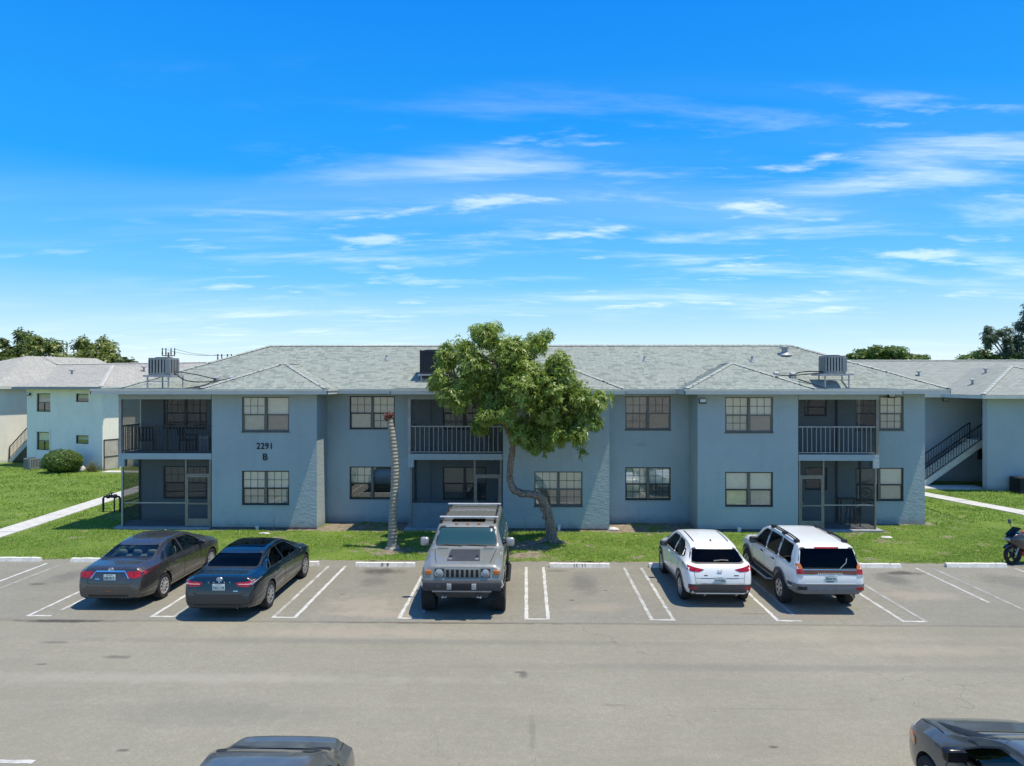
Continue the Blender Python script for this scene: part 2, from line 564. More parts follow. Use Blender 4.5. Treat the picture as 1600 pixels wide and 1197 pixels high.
# painted stall lines
t = NT('line_paint')
pos = t.node('ShaderNodeNewGeometry').outputs['Position']
oi = t.node('ShaderNodeObjectInfo').outputs['Random']
wear = t.math('ADD', t.noise(3.2, 6, .65, pos), t.math('MULTIPLY', t.noise(28, 3, .7, pos), .35))
wear = t.math('ADD', wear, t.math('MULTIPLY', oi, .18))
line_paint = t.done(t.bsdf(t.mix(t.ramp(wear, .66, .98, 0, .85), (.54, .53, .485), (.22, .215, .195)), .75, 0, .3, t.bump(t.noise(60, 3, .6, pos), .3, .006)))
t = NT('worn_line_paint')
pos = t.node('ShaderNodeNewGeometry').outputs['Position']
wear = t.math('ADD', t.noise(2.4, 6, .7, pos), t.math('MULTIPLY', t.noise(28, 3, .7, pos), .35))
worn_paint = t.done(t.bsdf(t.mix(t.ramp(wear, .45, .85, .15, .95), (.46, .45, .41), (.20, .197, .175)), .8, 0, .3, t.bump(t.noise(60, 3, .6, pos), .3, .006)))


def line(x0, x1, y0, y1, mat_=None, z=GZ + .005):
    """a strip of paint with ragged edges"""
    m = MB()
    along_y = (y1 - y0) > (x1 - x0)
    n = max(3, int((y1 - y0 if along_y else x1 - x0) / .12))
    ts = np.linspace(0, 1, n + 1)
    j = rng.normal(0, .006, (2, n + 1))
    L_ = [((x0 + j[0][i], y0 + (y1 - y0) * ts[i]), (x1 + j[1][i], y0 + (y1 - y0) * ts[i])) if along_y else
          ((x0 + (x1 - x0) * ts[i], y0 + j[0][i]), (x0 + (x1 - x0) * ts[i], y1 + j[1][i])) for i in range(n + 1)]
    for a, b in zip(L_, L_[1:]):
        m.add([(*a[0], z), (*a[1], z), (*b[1], z), (*b[0], z)], [(0, 1, 2, 3)])
    return tag(m.build('parking_line', mat_ or line_paint), kind='structure')


for k, x in enumerate((-15.25, -12.3, -9.22, -6.22, -3.13, -.04, 2.99, 6.02, 9.02, 12.02, 15.05)):
    w = .088
    y1 = 21.9 if abs(x) < 11 else 22.05
    second = worn_paint if k in (0, 2, 7, 8, 9, 10) else line_paint
    if k == 9:
        line(x, x + w, 18.6, y1)
        line(x + .5, x + .5 + w, 17.9, y1, worn_paint)
        line(x, x + .5 + w, 17.05, 17.13, worn_paint)
        continue
    line(x, x + w, 17.13, y1)
    line(x + .53, x + .53 + w, 17.13 if k not in (1, 4, 7) else 17.5, y1, second)
    line(x, x + .53 + w, 17.04, 17.13, line_paint if k != 0 else worn_paint)
line(-8.9, -7.46, 10.48, 10.58, line_paint, .006)
line(-8.9, -8.8, 5.2, 10.48, line_paint, .006)

# concrete wheel stops
stop_mat = plain('stop_concrete', (.70, .67, .59), .85, var=.16, vscale=9, bump=.35, bscale=40)
ink = plain('stencil_ink', (.10, .10, .11), .8)


def wheel_stop(cx, y, label, num=None, rot=0.0):
    o = empty('wheel_stop', (cx, y, GZ), R(rot))
    prof = [(-.085, 0), (-.082, .015), (-.055, .118), (.055, .118), (.082, .015), (.085, 0)]
    m = MB()
    n = 14
    for i in range(n):
        a, b = -.93 + 1.86 * i / n, -.93 + 1.86 * (i + 1) / n
        ja, jb = .004 * math.sin(a * 9 + cx), .004 * math.sin(b * 9 + cx)
        m.add([(a, p[0], p[1] + ja * (p[1] > .01)) for p in prof] + [(b, p[0], p[1] + jb * (p[1] > .01)) for p in prof],
              [(k, k + 1, k + 7, k + 6) for k in range(5)])
    m.add([(-.93, *p) for p in prof], [tuple(range(6))]).add([(.93, *p) for p in prof], [tuple(range(6))])
    m.build('block', stop_mat, o, 30)
    for sx in (-.62, .62):
        MB().lathe([(.0, .127), (.014, .127), (.016, .119)], 10, c=(sx, 0, 0)).build('anchor_pin', plain('rusty_pin', (.16, .10, .07), .8), o, 40)
    if num:
        # digits lean on the sloping front face
        ang = math.atan2(.027, .103)
        for i, ch in enumerate(num):
            tm = text_mb(ch, .135, .0015, 1, .005)
            dx = (i - (len(num) - 1) / 2) * .085
            tm.v = [(x + dx, -.0715 + z_ * math.sin(ang) + y_, .066 + z_ * math.cos(ang)) for x, y_, z_ in tm.v]
            if ch != ' ':
                tm.build('stencilled_digit', ink, o)
    return tag(o, label, 'wheel stop', 'white concrete wheel stops along the lawn edge')


wheel_stop(-16.55, 22.35, 'leftmost white wheel stop at the edge of the photo')
wheel_stop(-13.65, 22.3, 'white wheel stop left of the grey sedan', None, -.5)
wheel_stop(-7.45, 22.02, 'white wheel stop in front of the dark blue sedan')
wheel_stop(-4.40, 21.93, 'white wheel stop stencilled 0 8 before the bare palm trunk', '0 8')
wheel_stop(1.66, 21.96, 'white wheel stop with faint number right of the silver off-roader', '11 11')
wheel_stop(4.75, 22.0, 'white wheel stop in front of the small white crossover')
wheel_stop(10.68, 22.1, 'white wheel stop right of the white boxy SUV')
wheel_stop(14.0, 22.22, 'white wheel stop beside the motorcycle', None, .6)

# concrete footpaths, slab by slab
path_mat = plain('path_concrete', (.50, .485, .44), .9, var=.12, vscale=3, bump=.3, bscale=35)


def footpath(name, pts, width, slab=1.5):
    """a path of separate slabs along a polyline"""
    root = tag(empty(name, (pts[0][0], pts[0][1], 0)), kind='structure')
    o0 = Vector((pts[0][0], pts[0][1], 0))
    for (a, b) in zip(pts, pts[1:]):
        a, b = Vector((*a, 0)), Vector((*b, 0))
        d = (b - a)
        n = max(1, int(d.length / slab))
        u = d.normalized()
        s_ = Vector((-u.y, u.x, 0)) * width / 2
        for i in range(n):
            p, q = a + d * (i / n) + u * .012, a + d * ((i + 1) / n) - u * .012
            h = .055 + random.uniform(-.004, .004)
            lo = [p - s_, q - s_, q + s_, p + s_]
            MB().add([(w - o0) + Vector((0, 0, -.02)) for w in lo] + [(w - o0) + Vector((0, 0, h)) for w in lo],
                     [(0, 3, 2, 1), (4, 5, 6, 7), (0, 1, 5, 4), (1, 2, 6, 5), (2, 3, 7, 6), (3, 0, 4, 7)]).build('slab', path_mat, root)
    return root


footpath('left_path', [(-19.7, 22.7), (-20.15, 28.5), (-20.7, 34.5), (-21.4, 44.0)], 1.0)
footpath('left_cross_path', [(-20.9, 44.6), (-27.2, 44.9)], .9)
footpath('right_path', [(22.9, 26.0), (21.9, 31.4), (20.2, 37.6), (19.4, 41.5)], 1.0)
footpath('stair_landing_path', [(20.6, 39.3), (24.9, 39.0)], 1.5)

# grass: tufts of thin blades
t = NT('grass_blades')
rp = t.node('ShaderNodeNewGeometry').outputs['Random Per Island']
pos = t.node('ShaderNodeNewGeometry').outputs['Position']
gc = t.mix(t.ramp(t.noise(.45, 4, .6, pos), .35, .65), (.150, .285, .036), (.235, .385, .055))
gc = t.mix(t.ramp(rp, .0, 1, 0, .6), gc, (.29, .36, .085))
gc = t.mix(t.ramp(t.noise(2.2, 5, .7, pos), .50, .75, 0, .6), gc, (.36, .38, .14))
gb = t.bsdf(gc, .7, 0, .25)
gt = t.node('ShaderNodeBsdfTranslucent', {'Color': gc}).outputs[0]
grass_mat = t.done(t.node('ShaderNodeMixShader', {0: .28, 1: gb, 2: gt}).outputs[0])


def grass(name, x0, x1, y0, y1, density, h, w, label, keep=None):
    n = int((x1 - x0) * (y1 - y0) * density)
    X, Y = rng.uniform(x0, x1, n), rng.uniform(y0, y1, n)
    ok = rng.uniform(0, 1, n) > soil_at(X, Y) * 1.05
    # no grass under the building or on the paths
    ok &= ~((Y > YS - .05) & (X > -16.0) & (X < 16.2))
    ok &= ~((Y > YF - .2) & (((X > -16.2) & (X < -8.15)) | ((X > -5.0) & (X < 3.25)) | ((X > 6.6) & (X < 13.7))))
    if keep is not None:
        ok &= keep(X, Y)
    X, Y = X[ok], Y[ok]
    n = len(X)
    lush = .75 + .35 * np.sin(X * 1.1 + np.sin(Y)) * np.sin(Y * 1.7)
    V, T = [], []
    for b in range(3):
        a = rng.uniform(0, math.tau, n)
        hh = h * lush * rng.uniform(.5, 1.2, n)
        lean = hh * rng.uniform(.2, 1.1, n)
        ox, oy = rng.normal(0, .03, n), rng.normal(0, .03, n)
        ca, sa = np.cos(a), np.sin(a)
        bx, by = X + ox, Y + oy
        z0 = np.full(n, .008)
        V.append(np.stack([np.stack([bx - sa * w, by + ca * w, z0], 1), np.stack([bx + sa * w, by - ca * w, z0], 1),
                           np.stack([bx + ca * lean, by + sa * lean, hh + .01], 1)], 1).reshape(-1, 3))
    V = np.concatenate(V)
    T = np.arange(len(V)).reshape(-1, 3)
    return tag(soup(name, V, T, grass_mat), label, 'grass', None, 'stuff')


grass('lawn_grass', -19.2, 19.5, LAWN0 - .03, 28.8, 330, .075, .010, 'short green lawn between the parking row and the blue building')
grass('lawn_grass', -46, -16.2, LAWN0 - .03, 47, 70, .10, .022, 'open green lawn left of the blue building', lambda X, Y: (np.abs(X + 19.7 + (Y - 22.7) * .079) > .55) & (Y < 44.2 + (-X - 27) * .37) & ~((X > -19.2) & (Y < 28.8)))
grass('lawn_grass', 16.3, 40, LAWN0 - .03, 40.5, 80, .10, .022, 'green lawn right of the blue building', lambda X, Y: (np.abs(X - (21.9 - (Y - 31.4) * .26)) > .62) & ~((X < 19.5) & (Y < 28.8)) & (Y < 38.1))

# fallen leaves and litter under the tree
t = NT('dry_leaf')
rp = t.node('ShaderNodeNewGeometry').outputs['Random Per Island']
dry = t.done(t.bsdf(t.mix(rp, (.20, .14, .075), (.36, .30, .19)), .9, 0, .2))
n = 420
cx = np.concatenate([rng.normal(-.8, 1.9, n // 2), rng.uniform(-16, 14, n - n // 2)])
cy = np.concatenate([rng.normal(24.8, 1.1, n // 2), rng.uniform(22.7, 27.2, n - n // 2)])
ok = (cy > LAWN0) & (cy < 27.1)
cx, cy = cx[ok], cy[ok]
n = len(cx)
a = rng.uniform(0, math.tau, n)
l = rng.uniform(.03, .07, n)
V = np.stack([np.stack([cx + np.cos(a + k * math.pi / 2) * l * (1, .4)[k % 2], cy + np.sin(a + k * math.pi / 2) * l * (1, .4)[k % 2], rng.uniform(.03, .07, n)], 1) for k in range(4)], 1).reshape(-1, 3)
tag(soup('fallen_leaves', V, np.arange(len(V)).reshape(-1, 4), dry, per=4), 'dry leaves and litter scattered over the front lawn', 'leaves', None, 'stuff')

# ------------------------------------------------------------------ building materials
def stucco(name, base, rough_k=1.0):
    t = NT(name)
    pos = t.node('ShaderNodeNewGeometry').outputs['Position']
    big, mid = t.noise(.5, 4, .6, pos), t.noise(2.6, 5, .6, pos)
    mp = t.node('ShaderNodeMapping', {'Vector': pos, 'Scale': (2.2, 2.2, .35)}).outputs[0]
    run = t.noise(1.6, 4, .6, mp)
    col = t.mix(t.ramp(big, .3, .7), tuple(x * .93 for x in base), tuple(x * 1.06 for x in base))
    col = t.mix(t.ramp(mid, .5, .8, 0, .3), col, tuple(x * .88 for x in base))
    col = t.mix(t.ramp(run, .54, .78, 0, .42), col, tuple(x * .80 for x in base))
    # splash dirt low on the wall
    sep_ = t.node('ShaderNodeSeparateXYZ', {0: pos}).outputs['Z']
    low = t.math('ADD', sep_, t.math('MULTIPLY', mid, .5))
    col = t.mix(t.ramp(low, .30, .62, .5, 0), col, (.15, .145, .13))
    # trowelled knock-down texture
    vor = t.node('ShaderNodeTexVoronoi', {'Vector': t.node('ShaderNodeMapping', {'Vector': pos, 'Scale': (1.0, 1.0, 2.1)}).outputs[0], 'Scale': 4.2}, feature='SMOOTH_F1').outputs['Distance']
    knock = t.ramp(t.noise(6.5, 3, .55, t.node('ShaderNodeMapping', {'Vector': pos, 'Scale': (1, 1, 1.9)}).outputs[0], .8), .42, .60)
    h = t.math('ADD', t.math('MULTIPLY', knock, .7), t.math('MULTIPLY', vor, .5))
    h = t.math('ADD', h, t.math('MULTIPLY', t.noise(60, 3, .6, pos), .12))
    return t.done(t.bsdf(col, .88, 0, .25, t.bump(h, .38 * rough_k, .022)))


wall_mat = stucco('blue_grey_stucco', (.390, .452, .450))
pale_mat = stucco('pale_stucco', (.90, .85, .73), .5)
blue2_mat = stucco('grey_blue_stucco', (.41, .455, .465), .6)
trim_mat = plain('fascia_paint', (.60, .59, .51), .65, var=.07, vscale=2)
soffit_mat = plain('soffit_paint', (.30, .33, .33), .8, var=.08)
frame_mat = plain('bronze_frame', (.050, .050, .046), .45, .3, var=.2)
mull_mat = plain('grey_mullion', (.16, .155, .135), .55, .3, var=.15)
muntin_mat = plain('muntin', (.030, .034, .032), .5, var=.1)
tan_mat = plain('tan_aluminium', (.26, .235, .195), .5, .4, var=.15)
alu_mat = plain('grey_aluminium', (.34, .35, .34), .45, .5, var=.15)
rail_mat = plain('rail_paint', (.36, .36, .34), .5, .3, var=.2)
black_rail = plain('black_rail', (.022, .023, .025), .45, .2)
slab_mat = plain('porch_concrete', (.30, .31, .31), .9, var=.15, bump=.3)
pane_mat = glass('window_glass', (.94, .95, .92), .13)
dark_in = plain('dark_interior', (.030, .030, .030), .9)
room_mat = plain('room_paint', (.25, .24, .22), .9)

t = NT('insect_screen')
scr_t = t.node('ShaderNodeBsdfTransparent', {'Color': (.93, .93, .93, 1)}).outputs[0]
scr_d = t.bsdf((.030, .032, .034), .7)
screen_mat = t.done(t.node('ShaderNodeMixShader', {0: .48, 1: scr_t, 2: scr_d}).outputs[0])

BLIND = {
    'white': plain('blind_white', (.93, .92, .84), .7, var=.06), 'cream': plain('blind_cream', (.88, .85, .70), .7, var=.06),
    'grey': plain('blind_grey', (.60, .60, .53), .8, var=.08), 'dim': plain('blind_dim', (.22, .22, .205), .8, var=.1),
    'yellow': plain('blind_yellow', (.78, .75, .42), .8, var=.12), 'dark': plain('room_gloom', (.045, .047, .05), .9, var=.2),  # the dark entry paints the unlit room behind bare glass
    'brown': plain('blind_brown', (.28, .25, .22), .8, var=.1),
}


def wall_holes(mb, u0, u1, z0, z1, t0, t1, holes, axis='x'):
    """a wall slab between depths t0 (outside) and t1 with rectangular holes (u0,u1,z0,z1); axis x: runs along x"""
    us = sorted({u0, u1, *[h[0] for h in holes], *[h[1] for h in holes]})
    zs = sorted({z0, z1, *[h[2] for h in holes], *[h[3] for h in holes]})
    us = [u for u in us if u0 <= u <= u1]
    zs = [z for z in zs if z0 <= z <= z1]
    P = (lambda u, t_, z: (u, t_, z)) if axis == 'x' else (lambda u, t_, z: (t_, u, z))

    def hole(i, j):
        if i < 0 or j < 0 or i >= len(us) - 1 or j >= len(zs) - 1:
            return True
        cu, cz = (us[i] + us[i + 1]) / 2, (zs[j] + zs[j + 1]) / 2
        return any(h[0] < cu < h[1] and h[2] < cz < h[3] for h in holes)
    for i in range(len(us) - 1):
        for j in range(len(zs) - 1):
            if hole(i, j):
                continue
            a, b, c, d = us[i], us[i + 1], zs[j], zs[j + 1]
            mb.add([P(a, t0, c), P(b, t0, c), P(b, t0, d), P(a, t0, d)], [(0, 1, 2, 3)])
            mb.add([P(a, t1, c), P(b, t1, c), P(b, t1, d), P(a, t1, d)], [(3, 2, 1, 0)])
            for (di, dj, q) in ((-1, 0, [(a, c), (a, d)]), (1, 0, [(b, c), (b, d)]), (0, -1, [(a, c), (b, c)]), (0, 1, [(a, d), (b, d)])):
                if hole(i + di, j + dj):
                    (p, z_), (p2, z2) = q
                    mb.add([P(p, t0, z_), P(p2, t0, z2), P(p2, t1, z2), P(p, t1, z_)], [(0, 1, 2, 3)])
    return mb


def window(parent, x0, x1, z0, z1, y, grids=(1, 1, 1, 1), blinds=('white',) * 4, frame=None, single=False, label=None):
    """sash window filling a wall opening; y is the wall face. Order of sashes: upper left, upper right, lower left, lower right"""
    w, h = x1 - x0, z1 - z0
    cx = (x0 + x1) / 2
    yf = y + .045
    m = MB()
    fw = .045
    m.box(-w / 2, w / 2, 0, .07, h - fw, h).box(-w / 2, w / 2, 0, .07, 0, fw).box(-w / 2, -w / 2 + fw, .001, .069, fw, h - fw).box(w / 2 - fw, w / 2, .001, .069, fw, h - fw)
    cols = [(-w / 2 + fw, w / 2 - fw)] if single else [(-w / 2 + fw, -.05), (.05, w / 2 - fw)]
    zm = h * .485
    for a, b in cols:
        m.box(a, b, -.006, .06, zm - .028, zm + .028)
        m.box(a, a + .022, .004, .05, fw, zm - .028).box(b - .022, b, .004, .05, fw, zm - .028).box(a + .022, b - .022, .004, .05, fw, fw + .03)
    o = m.build('window', frame or frame_mat, parent, loc=(cx, yf, z0))
    if label:
        o['label'] = label
    if not single:
        MB().cbox(-.05, .05, -.022, .064, fw, h - fw, .006).build('mullion', mull_mat, o)
    MB().cbox(-w / 2 - .03, w / 2 + .03, -.075, .02, -.035, 0, .008).build('sill', wall_mat if frame is None else frame, o)
    k = 0
    for (za, zb, yy) in ((zm + .02, h - fw, .022), (fw + .02, zm - .02, .036)):
        for a, b in cols:
            MB().box(a, b, yy, yy + .005, za, zb).build('pane', pane_mat, o)
            if grids[k]:
                g_ = MB()
                for i in (1, 2):
                    xx = a + (b - a) * i / 3
                    g_.box(xx - .008, xx + .008, yy - .008, yy - .001, za, zb)
                zz_ = (za + zb) / 2
                g_.box(a, b, yy - .0085, yy - .0015, zz_ - .008, zz_ + .008)
                g_.build('muntin', muntin_mat, o)
            if blinds[k]:
                s_ = MB()
                n = 14 if blinds[k] in ('white', 'cream', 'grey') else 1
                for i in range(n):
                    q0, q1 = za - .03 + (zb - za + .06) * i / n, za - .03 + (zb - za + .06) * (i + 1) / n
                    s_.add([(a - .02, .085, q0), (b + .02, .085, q0), (b + .02, .068 if n > 1 else .085, q1 + .006), (a - .02, .068 if n > 1 else .085, q1 + .006)], [(0, 1, 2, 3)])
                s_.build('blind', BLIND[blinds[k]], o)  # dark sheets are painted room gloom, with no blind drawn
            k += 1
    return o


# ------------------------------------------------------------------ shingle roofs
t = NT('shingle')
pos = t.node('ShaderNodeNewGeometry').outputs['Position']
rp = t.node('ShaderNodeNewGeometry').outputs['Random Per Island']
sc = t.mix(t.ramp(rp, 0, 1), (.315, .345, .295), (.385, .408, .350))
sc = t.mix(t.ramp(t.math('FRACT', t.math('MULTIPLY', rp, 37.3)), .80, .81), sc, (.262, .290, .250))
sc = t.mix(t.ramp(t.noise(.6, 4, .6, pos), .4, .7, 0, .15), sc, (.23, .25, .215))
sc = t.mix(t.ramp(t.noise(70, 3, .7, pos), .4, .7, 0, .35), sc, (.13, .15, .14))
shingle_mat = t.done(t.bsdf(sc, .93, 0, .2, t.bump(t.noise(90, 2, .6, pos), .3, .006)))
deck_mat = plain('roof_deck', (.19, .21, .20), .95, var=.2, vscale=3)


def far_shingle(name, base):
    t = NT(name)
    pos = t.node('ShaderNodeTexCoord').outputs['Object']
    br = t.node('ShaderNodeTexBrick', {'Vector': pos, 'Color1': c4(tuple(x * .82 for x in base)), 'Color2': c4(tuple(x * 1.15 for x in base)), 'Mortar': c4(tuple(x * .6 for x in base)),
                                       'Scale': 1.0, 'Mortar Size': .012, 'Brick Width': .33, 'Row Height': .14})
    col = t.mix(t.ramp(t.noise(.5, 4, .6, pos), .35, .7, 0, .3), br.outputs['Color'], tuple(x * .85 for x in base))
    col = t.mix(t.ramp(t.noise(25, 3, .7, pos), .4, .7, 0, .3), col, tuple(x * .7 for x in base))
    return t.done(t.bsdf(col, .93, 0, .2, t.bump(br.outputs['Fac'], .4, .02)))


pale_roof = far_shingle('pale_shingle', (.385, .372, .325))
green_roof = far_shingle('grey_green_shingle', (.295, .312, .275))


class Roof:
    """equal-pitch hip roof made of hips; each hip = (x0,x1,y0,y1) eave rectangle (y1 None: runs back into another hip)"""

    def __init__(s, hips, foot, base, slope):
        s.hips, s.foot, s.base, s.slope = hips, foot, base, slope

    def planes(s, x, y):
        """list of (height, facet id) arrays per hip"""
        out = []
        for (x0, x1, y0, y1) in s.hips:
            d = np.stack([y - y0, x - x0, x1 - x, (y1 - y) if y1 is not None else np.full_like(x, 1e6)])
            out.append((d.min(0), d.argmin(0)))
        return out

    def h(s, x, y):
        return s.base + s.slope * np.maximum(np.max([p[0] for p in s.planes(x, y)], 0), 0) + .0

    def inside(s, x, y):
        return np.any([(x > a) & (x < b) & (y > c) & (y < d) for a, b, c, d in s.foot], 0)

    def deck(s, step, drop=0.0):
        x0, x1 = min(f[0] for f in s.foot), max(f[1] for f in s.foot)
        y0, y1 = min(f[2] for f in s.foot), max(f[3] for f in s.foot)
        nx, ny = int(round((x1 - x0) / step)), int(round((y1 - y0) / step))
        xs, ys = x0 + step * np.arange(nx + 1), y0 + step * np.arange(ny + 1)
        X, Y = np.meshgrid(xs, ys)
        CX, CY = np.meshgrid(xs[:-1] + step / 2, ys[:-1] + step / 2)
        V = np.concatenate([np.stack([X.ravel(), Y.ravel(), s.h(X, Y).ravel() - drop], 1), np.stack([CX.ravel(), CY.ravel(), s.h(CX, CY).ravel() - drop], 1)])
        n0 = X.size
        i = np.arange(nx * ny)
        a = (i // nx) * (nx + 1) + i % nx
        c = n0 + i
        keep = s.inside(CX, CY).ravel()
        T = np.concatenate([np.stack([a, a + 1, c], 1), np.stack([a + 1, a + nx + 2, c], 1), np.stack([a + nx + 2, a + nx + 1, c], 1), np.stack([a + nx + 1, a, c], 1)])
        return V, T[np.tile(keep, 4)]

    def tabs(s, facets, expo, wid):
        """shingle tabs on the chosen (hip, facet) planes: a top and a butt face each"""
        k = math.sqrt(1 + s.slope ** 2)
        V = []
        for hi, fi in facets:
            x0, x1, y0, y1 = s.hips[hi]
            if fi == 0:
                u0, u1, dmax = x0, x1, (x1 - x0) / 2 if y1 is None else (y1 - y0) / 2
            else:
                u0, u1, dmax = y0, (y1 if y1 is not None else y0 + (x1 - x0)), min((x1 - x0) / 2, 9)
            ncourse = int(dmax * k / expo) + 1
            for c in range(ncourse):
                d0, d1 = c * expo / k, (c + 1) * expo / k
                u = u0 - rng.uniform(0, wid)
                ws = rng.uniform(.7, 1.3, int((u1 - u0) / wid * 1.5) + 4) * wid
                us = u + np.concatenate([[0], np.cumsum(ws)])
                a, b = us[:-1] + .004, us[1:] - .004
                ok = (a > u0 - .1) & (b < u1 + .15)
                a, b = a[ok], b[ok]
                mid, dm = (a + b) / 2, (d0 + d1) / 2
                if fi == 0:
                    px, py = mid, np.full_like(mid, y0 + dm)
                elif fi == 1:
                    px, py = np.full_like(mid, x0 + dm), mid
                else:
                    px, py = np.full_like(mid, x1 - dm), mid
                pl = s.planes(px, py)
                hm, fm = pl[hi]
                best = np.max([p[0] for p in pl], 0)
                ok = (fm == fi) & (hm >= best - .015) & s.inside(px, py)
                a, b = a[ok], b[ok]
                n = len(a)
                if not n:
                    continue
                lift = rng.uniform(.012, .030, n)

                def pt(u_, d_, z_):
                    zz_ = s.base + s.slope * d_ + z_
                    if fi == 0:
                        return np.stack([u_, np.full(n, y0 + d_), np.broadcast_to(zz_, n)], 1)
                    if fi == 1:
                        return np.stack([np.full(n, x0 + d_), u_, np.broadcast_to(zz_, n)], 1)
                    return np.stack([np.full(n, x1 - d_), u_, np.broadcast_to(zz_, n)], 1)
                p0, p1 = pt(a, d0, lift), pt(b, d0, lift)
                p2, p3 = pt(b, d1 + .01, .006), pt(a, d1 + .01, .006)
                q0, q1 = pt(a, d0, -.004), pt(b, d0, -.004)
                V.append(np.stack([p0, p1, p2, p3, q0, q1], 1))
        V = np.concatenate(V)
        n = len(V)
        b = np.arange(n)[:, None] * 6
        F = np.concatenate([b + [0, 1, 2, 3], b + [4, 5, 1, 0]])
        return V.reshape(-1, 3), F


def cap_row(mb, p0, p1, w=.25, seg=.24, thick=.045, roof=None):
    """folded ridge or hip caps overlapping along a line"""
    a, b = Vector(p0), Vector(p1)
    d = b - a
    n = max(1, int(d.length / seg))
    u = d.normalized()
    s_ = Vector((u.y, -u.x, 0)).normalized() * w / 2
    for i in range(n):
        q0, q1 = a + d * (i / n), a + d * ((i + 1) / n) + u * .02
        r_ = random.uniform(.0, .008)
        up0, up1 = Vector((0, 0, thick + .014 + r_)), Vector((0, 0, thick + r_))

        def side(q, sg, lift):
            z = q.z
            if roof is not None:
                xx, yy = q.x + sg * s_.x, q.y + sg * s_.y
                z = float(roof.h(np.array([xx]), np.array([yy]))[0])
            return Vector((q.x + sg * s_.x, q.y + sg * s_.y, z)) + lift * .8
        mb.add([side(q0, -1, up0), q0 + up0, side(q0, 1, up0), side(q1, -1, up1), q1 + up1, side(q1, 1, up1),
                side(q0, -1, up0 * 0), q0, side(q0, 1, up0 * 0)],
               [(0, 1, 4, 3), (1, 2, 5, 4), (6, 7, 1, 0), (7, 8, 2, 1)])


# ------------------------------------------------------------------ the blue-grey apartment building
apt = tag(empty('apartment_building', (0, 0, 0)), 'long two-storey blue-grey stucco apartment block numbered 2291 B', 'building')
W0 = -.25
TOP = 5.33
UZ, LZ = (3.84, 5.21), (.96, 2.31)

HALF = [(-11.15, -9.28), (.32, 2.19), (7.70, 9.54)]                       # windows on the projecting bays
BAYS = [(-12.34, -8.19), (-.90, 3.23), (6.64, 10.50)]
for (b0, b1), (h0, h1) in zip(BAYS, HALF):
    m = wall_holes(MB(), b0, b1, W0, TOP, YF, YF + .2, [(h0, h1, *UZ), (h0, h1, *LZ)])
    m.build('bay_wall', wall_mat, apt)
    for x_, s_ in ((b0, 1), (b1, -1)):
        xa, xb = sorted((x_, x_ + s_ * .2))
        wall_holes(MB(), YF + .2, YS + .01, W0, TOP, x_, x_ + s_ * .2, [], 'y').build('bay_side_wall', wall_mat, apt)
SETW = [(-15.02, -13.2), (-7.27, -5.40), (-3.42, -1.63), (4.05, 5.90), (13.37, 15.30)]
SMALL = [(11.30, 12.22, 4.40, 5.16), (11.33, 12.24, 1.40, 2.32)]
holes = [(a, b, *z) for a, b in SETW for z in (UZ, LZ)] + SMALL
wall_holes(MB(), -15.95, 16.15, W0, TOP, YS, YS + .2, holes).build('main_wall', wall_mat, apt)
wall_holes(MB(), YS + .2, 36.6, W0, TOP, -15.95, -15.75, [], 'y').build('end_wall', wall_mat, apt)
wall_holes(MB(), YS + .2, 36.6, W0, TOP, 16.15, 15.95, [], 'y').build('end_wall', wall_mat, apt)
MB().box(-15.95, 16.15, 36.6, 36.8, W0, TOP).build('back_wall', wall_mat, apt)
MB().box(-15.7, 15.9, YS + .25, 36.55, 2.65, 2.85).build('upper_floor', room_mat, apt)
MB().box(-15.7, 15.9, 31.9, 32.0, 0, 2.65).box(-15.7, 15.9, 31.9, 32.0, 2.85, TOP).build('inner_partition', room_mat, apt)
MB().box(-15.7, 15.9, YS + .25, 31.85, -.2, .08).build('ground_floor', room_mat, apt)

BW = {  # blinds and grids window by window: (upper row style, lower row style)
    0: (((1, 0, 0, 0), ('white', 'white', 'grey', 'dim'), mull_mat), ((1, 1, 1, 1), ('white', 'white', 'grey', 'grey'), None)),
    1: (((1, 1, 1, 1), ('white', 'white', 'grey', 'grey'), None), ((1, 1, 1, 1), ('white', 'cream', 'brown', 'brown'), mull_mat)),
    2: (((1, 1, 1, 0), ('cream', 'white', 'grey', 'dim'), mull_mat), ((0, 0, 0, 0), ('white', 'white', 'yellow', 'grey'), None)),
}
for i, (h0, h1) in enumerate(HALF):
    for (zr, (gr, bl, fr)) in zip((UZ, LZ), BW[i]):
        window(apt, h0, h1, *zr, YF, gr, bl, fr)
SW = [
    (((1, 1, 0, 0), ('brown', 'brown', 'dark', 'dark'), None), ((1, 1, 0, 0), ('grey', 'grey', 'dark', 'dim'), None)),
    (((1, 1, 0, 1), ('grey', 'cream', 'grey', 'grey'), None), ((1, 0, 0, 0), ('cream', 'dim', 'dark', 'dark'), None)),
    (((1, 1, 1, 1), ('cream', 'cream', 'white', 'cream'), None), ((0, 0, 0, 0), ('cream', 'cream', 'grey', 'dark'), None)),
    (((1, 1, 1, 0), ('dim', 'dark', 'dark', 'dark'), mull_mat), ((1, 1, 1, 1), ('white', 'white', 'grey', 'dim'), None)),
    (((1, 1, 0, 1), ('brown', 'cream', 'dark', 'grey'), mull_mat), ((0, 0, 0, 0), ('white', 'white', 'grey', 'grey'), None)),
]
for (a, b), rows in zip(SETW, SW):
    for zr, (gr, bl, fr) in zip((UZ, LZ), rows):
        window(apt, a, b, *zr, YS, gr, bl, fr)
for (a, b, c, d) in SMALL:
    window(apt, a, b, c, d, YS, (0, 0), ('dark', 'dark'), None, True)

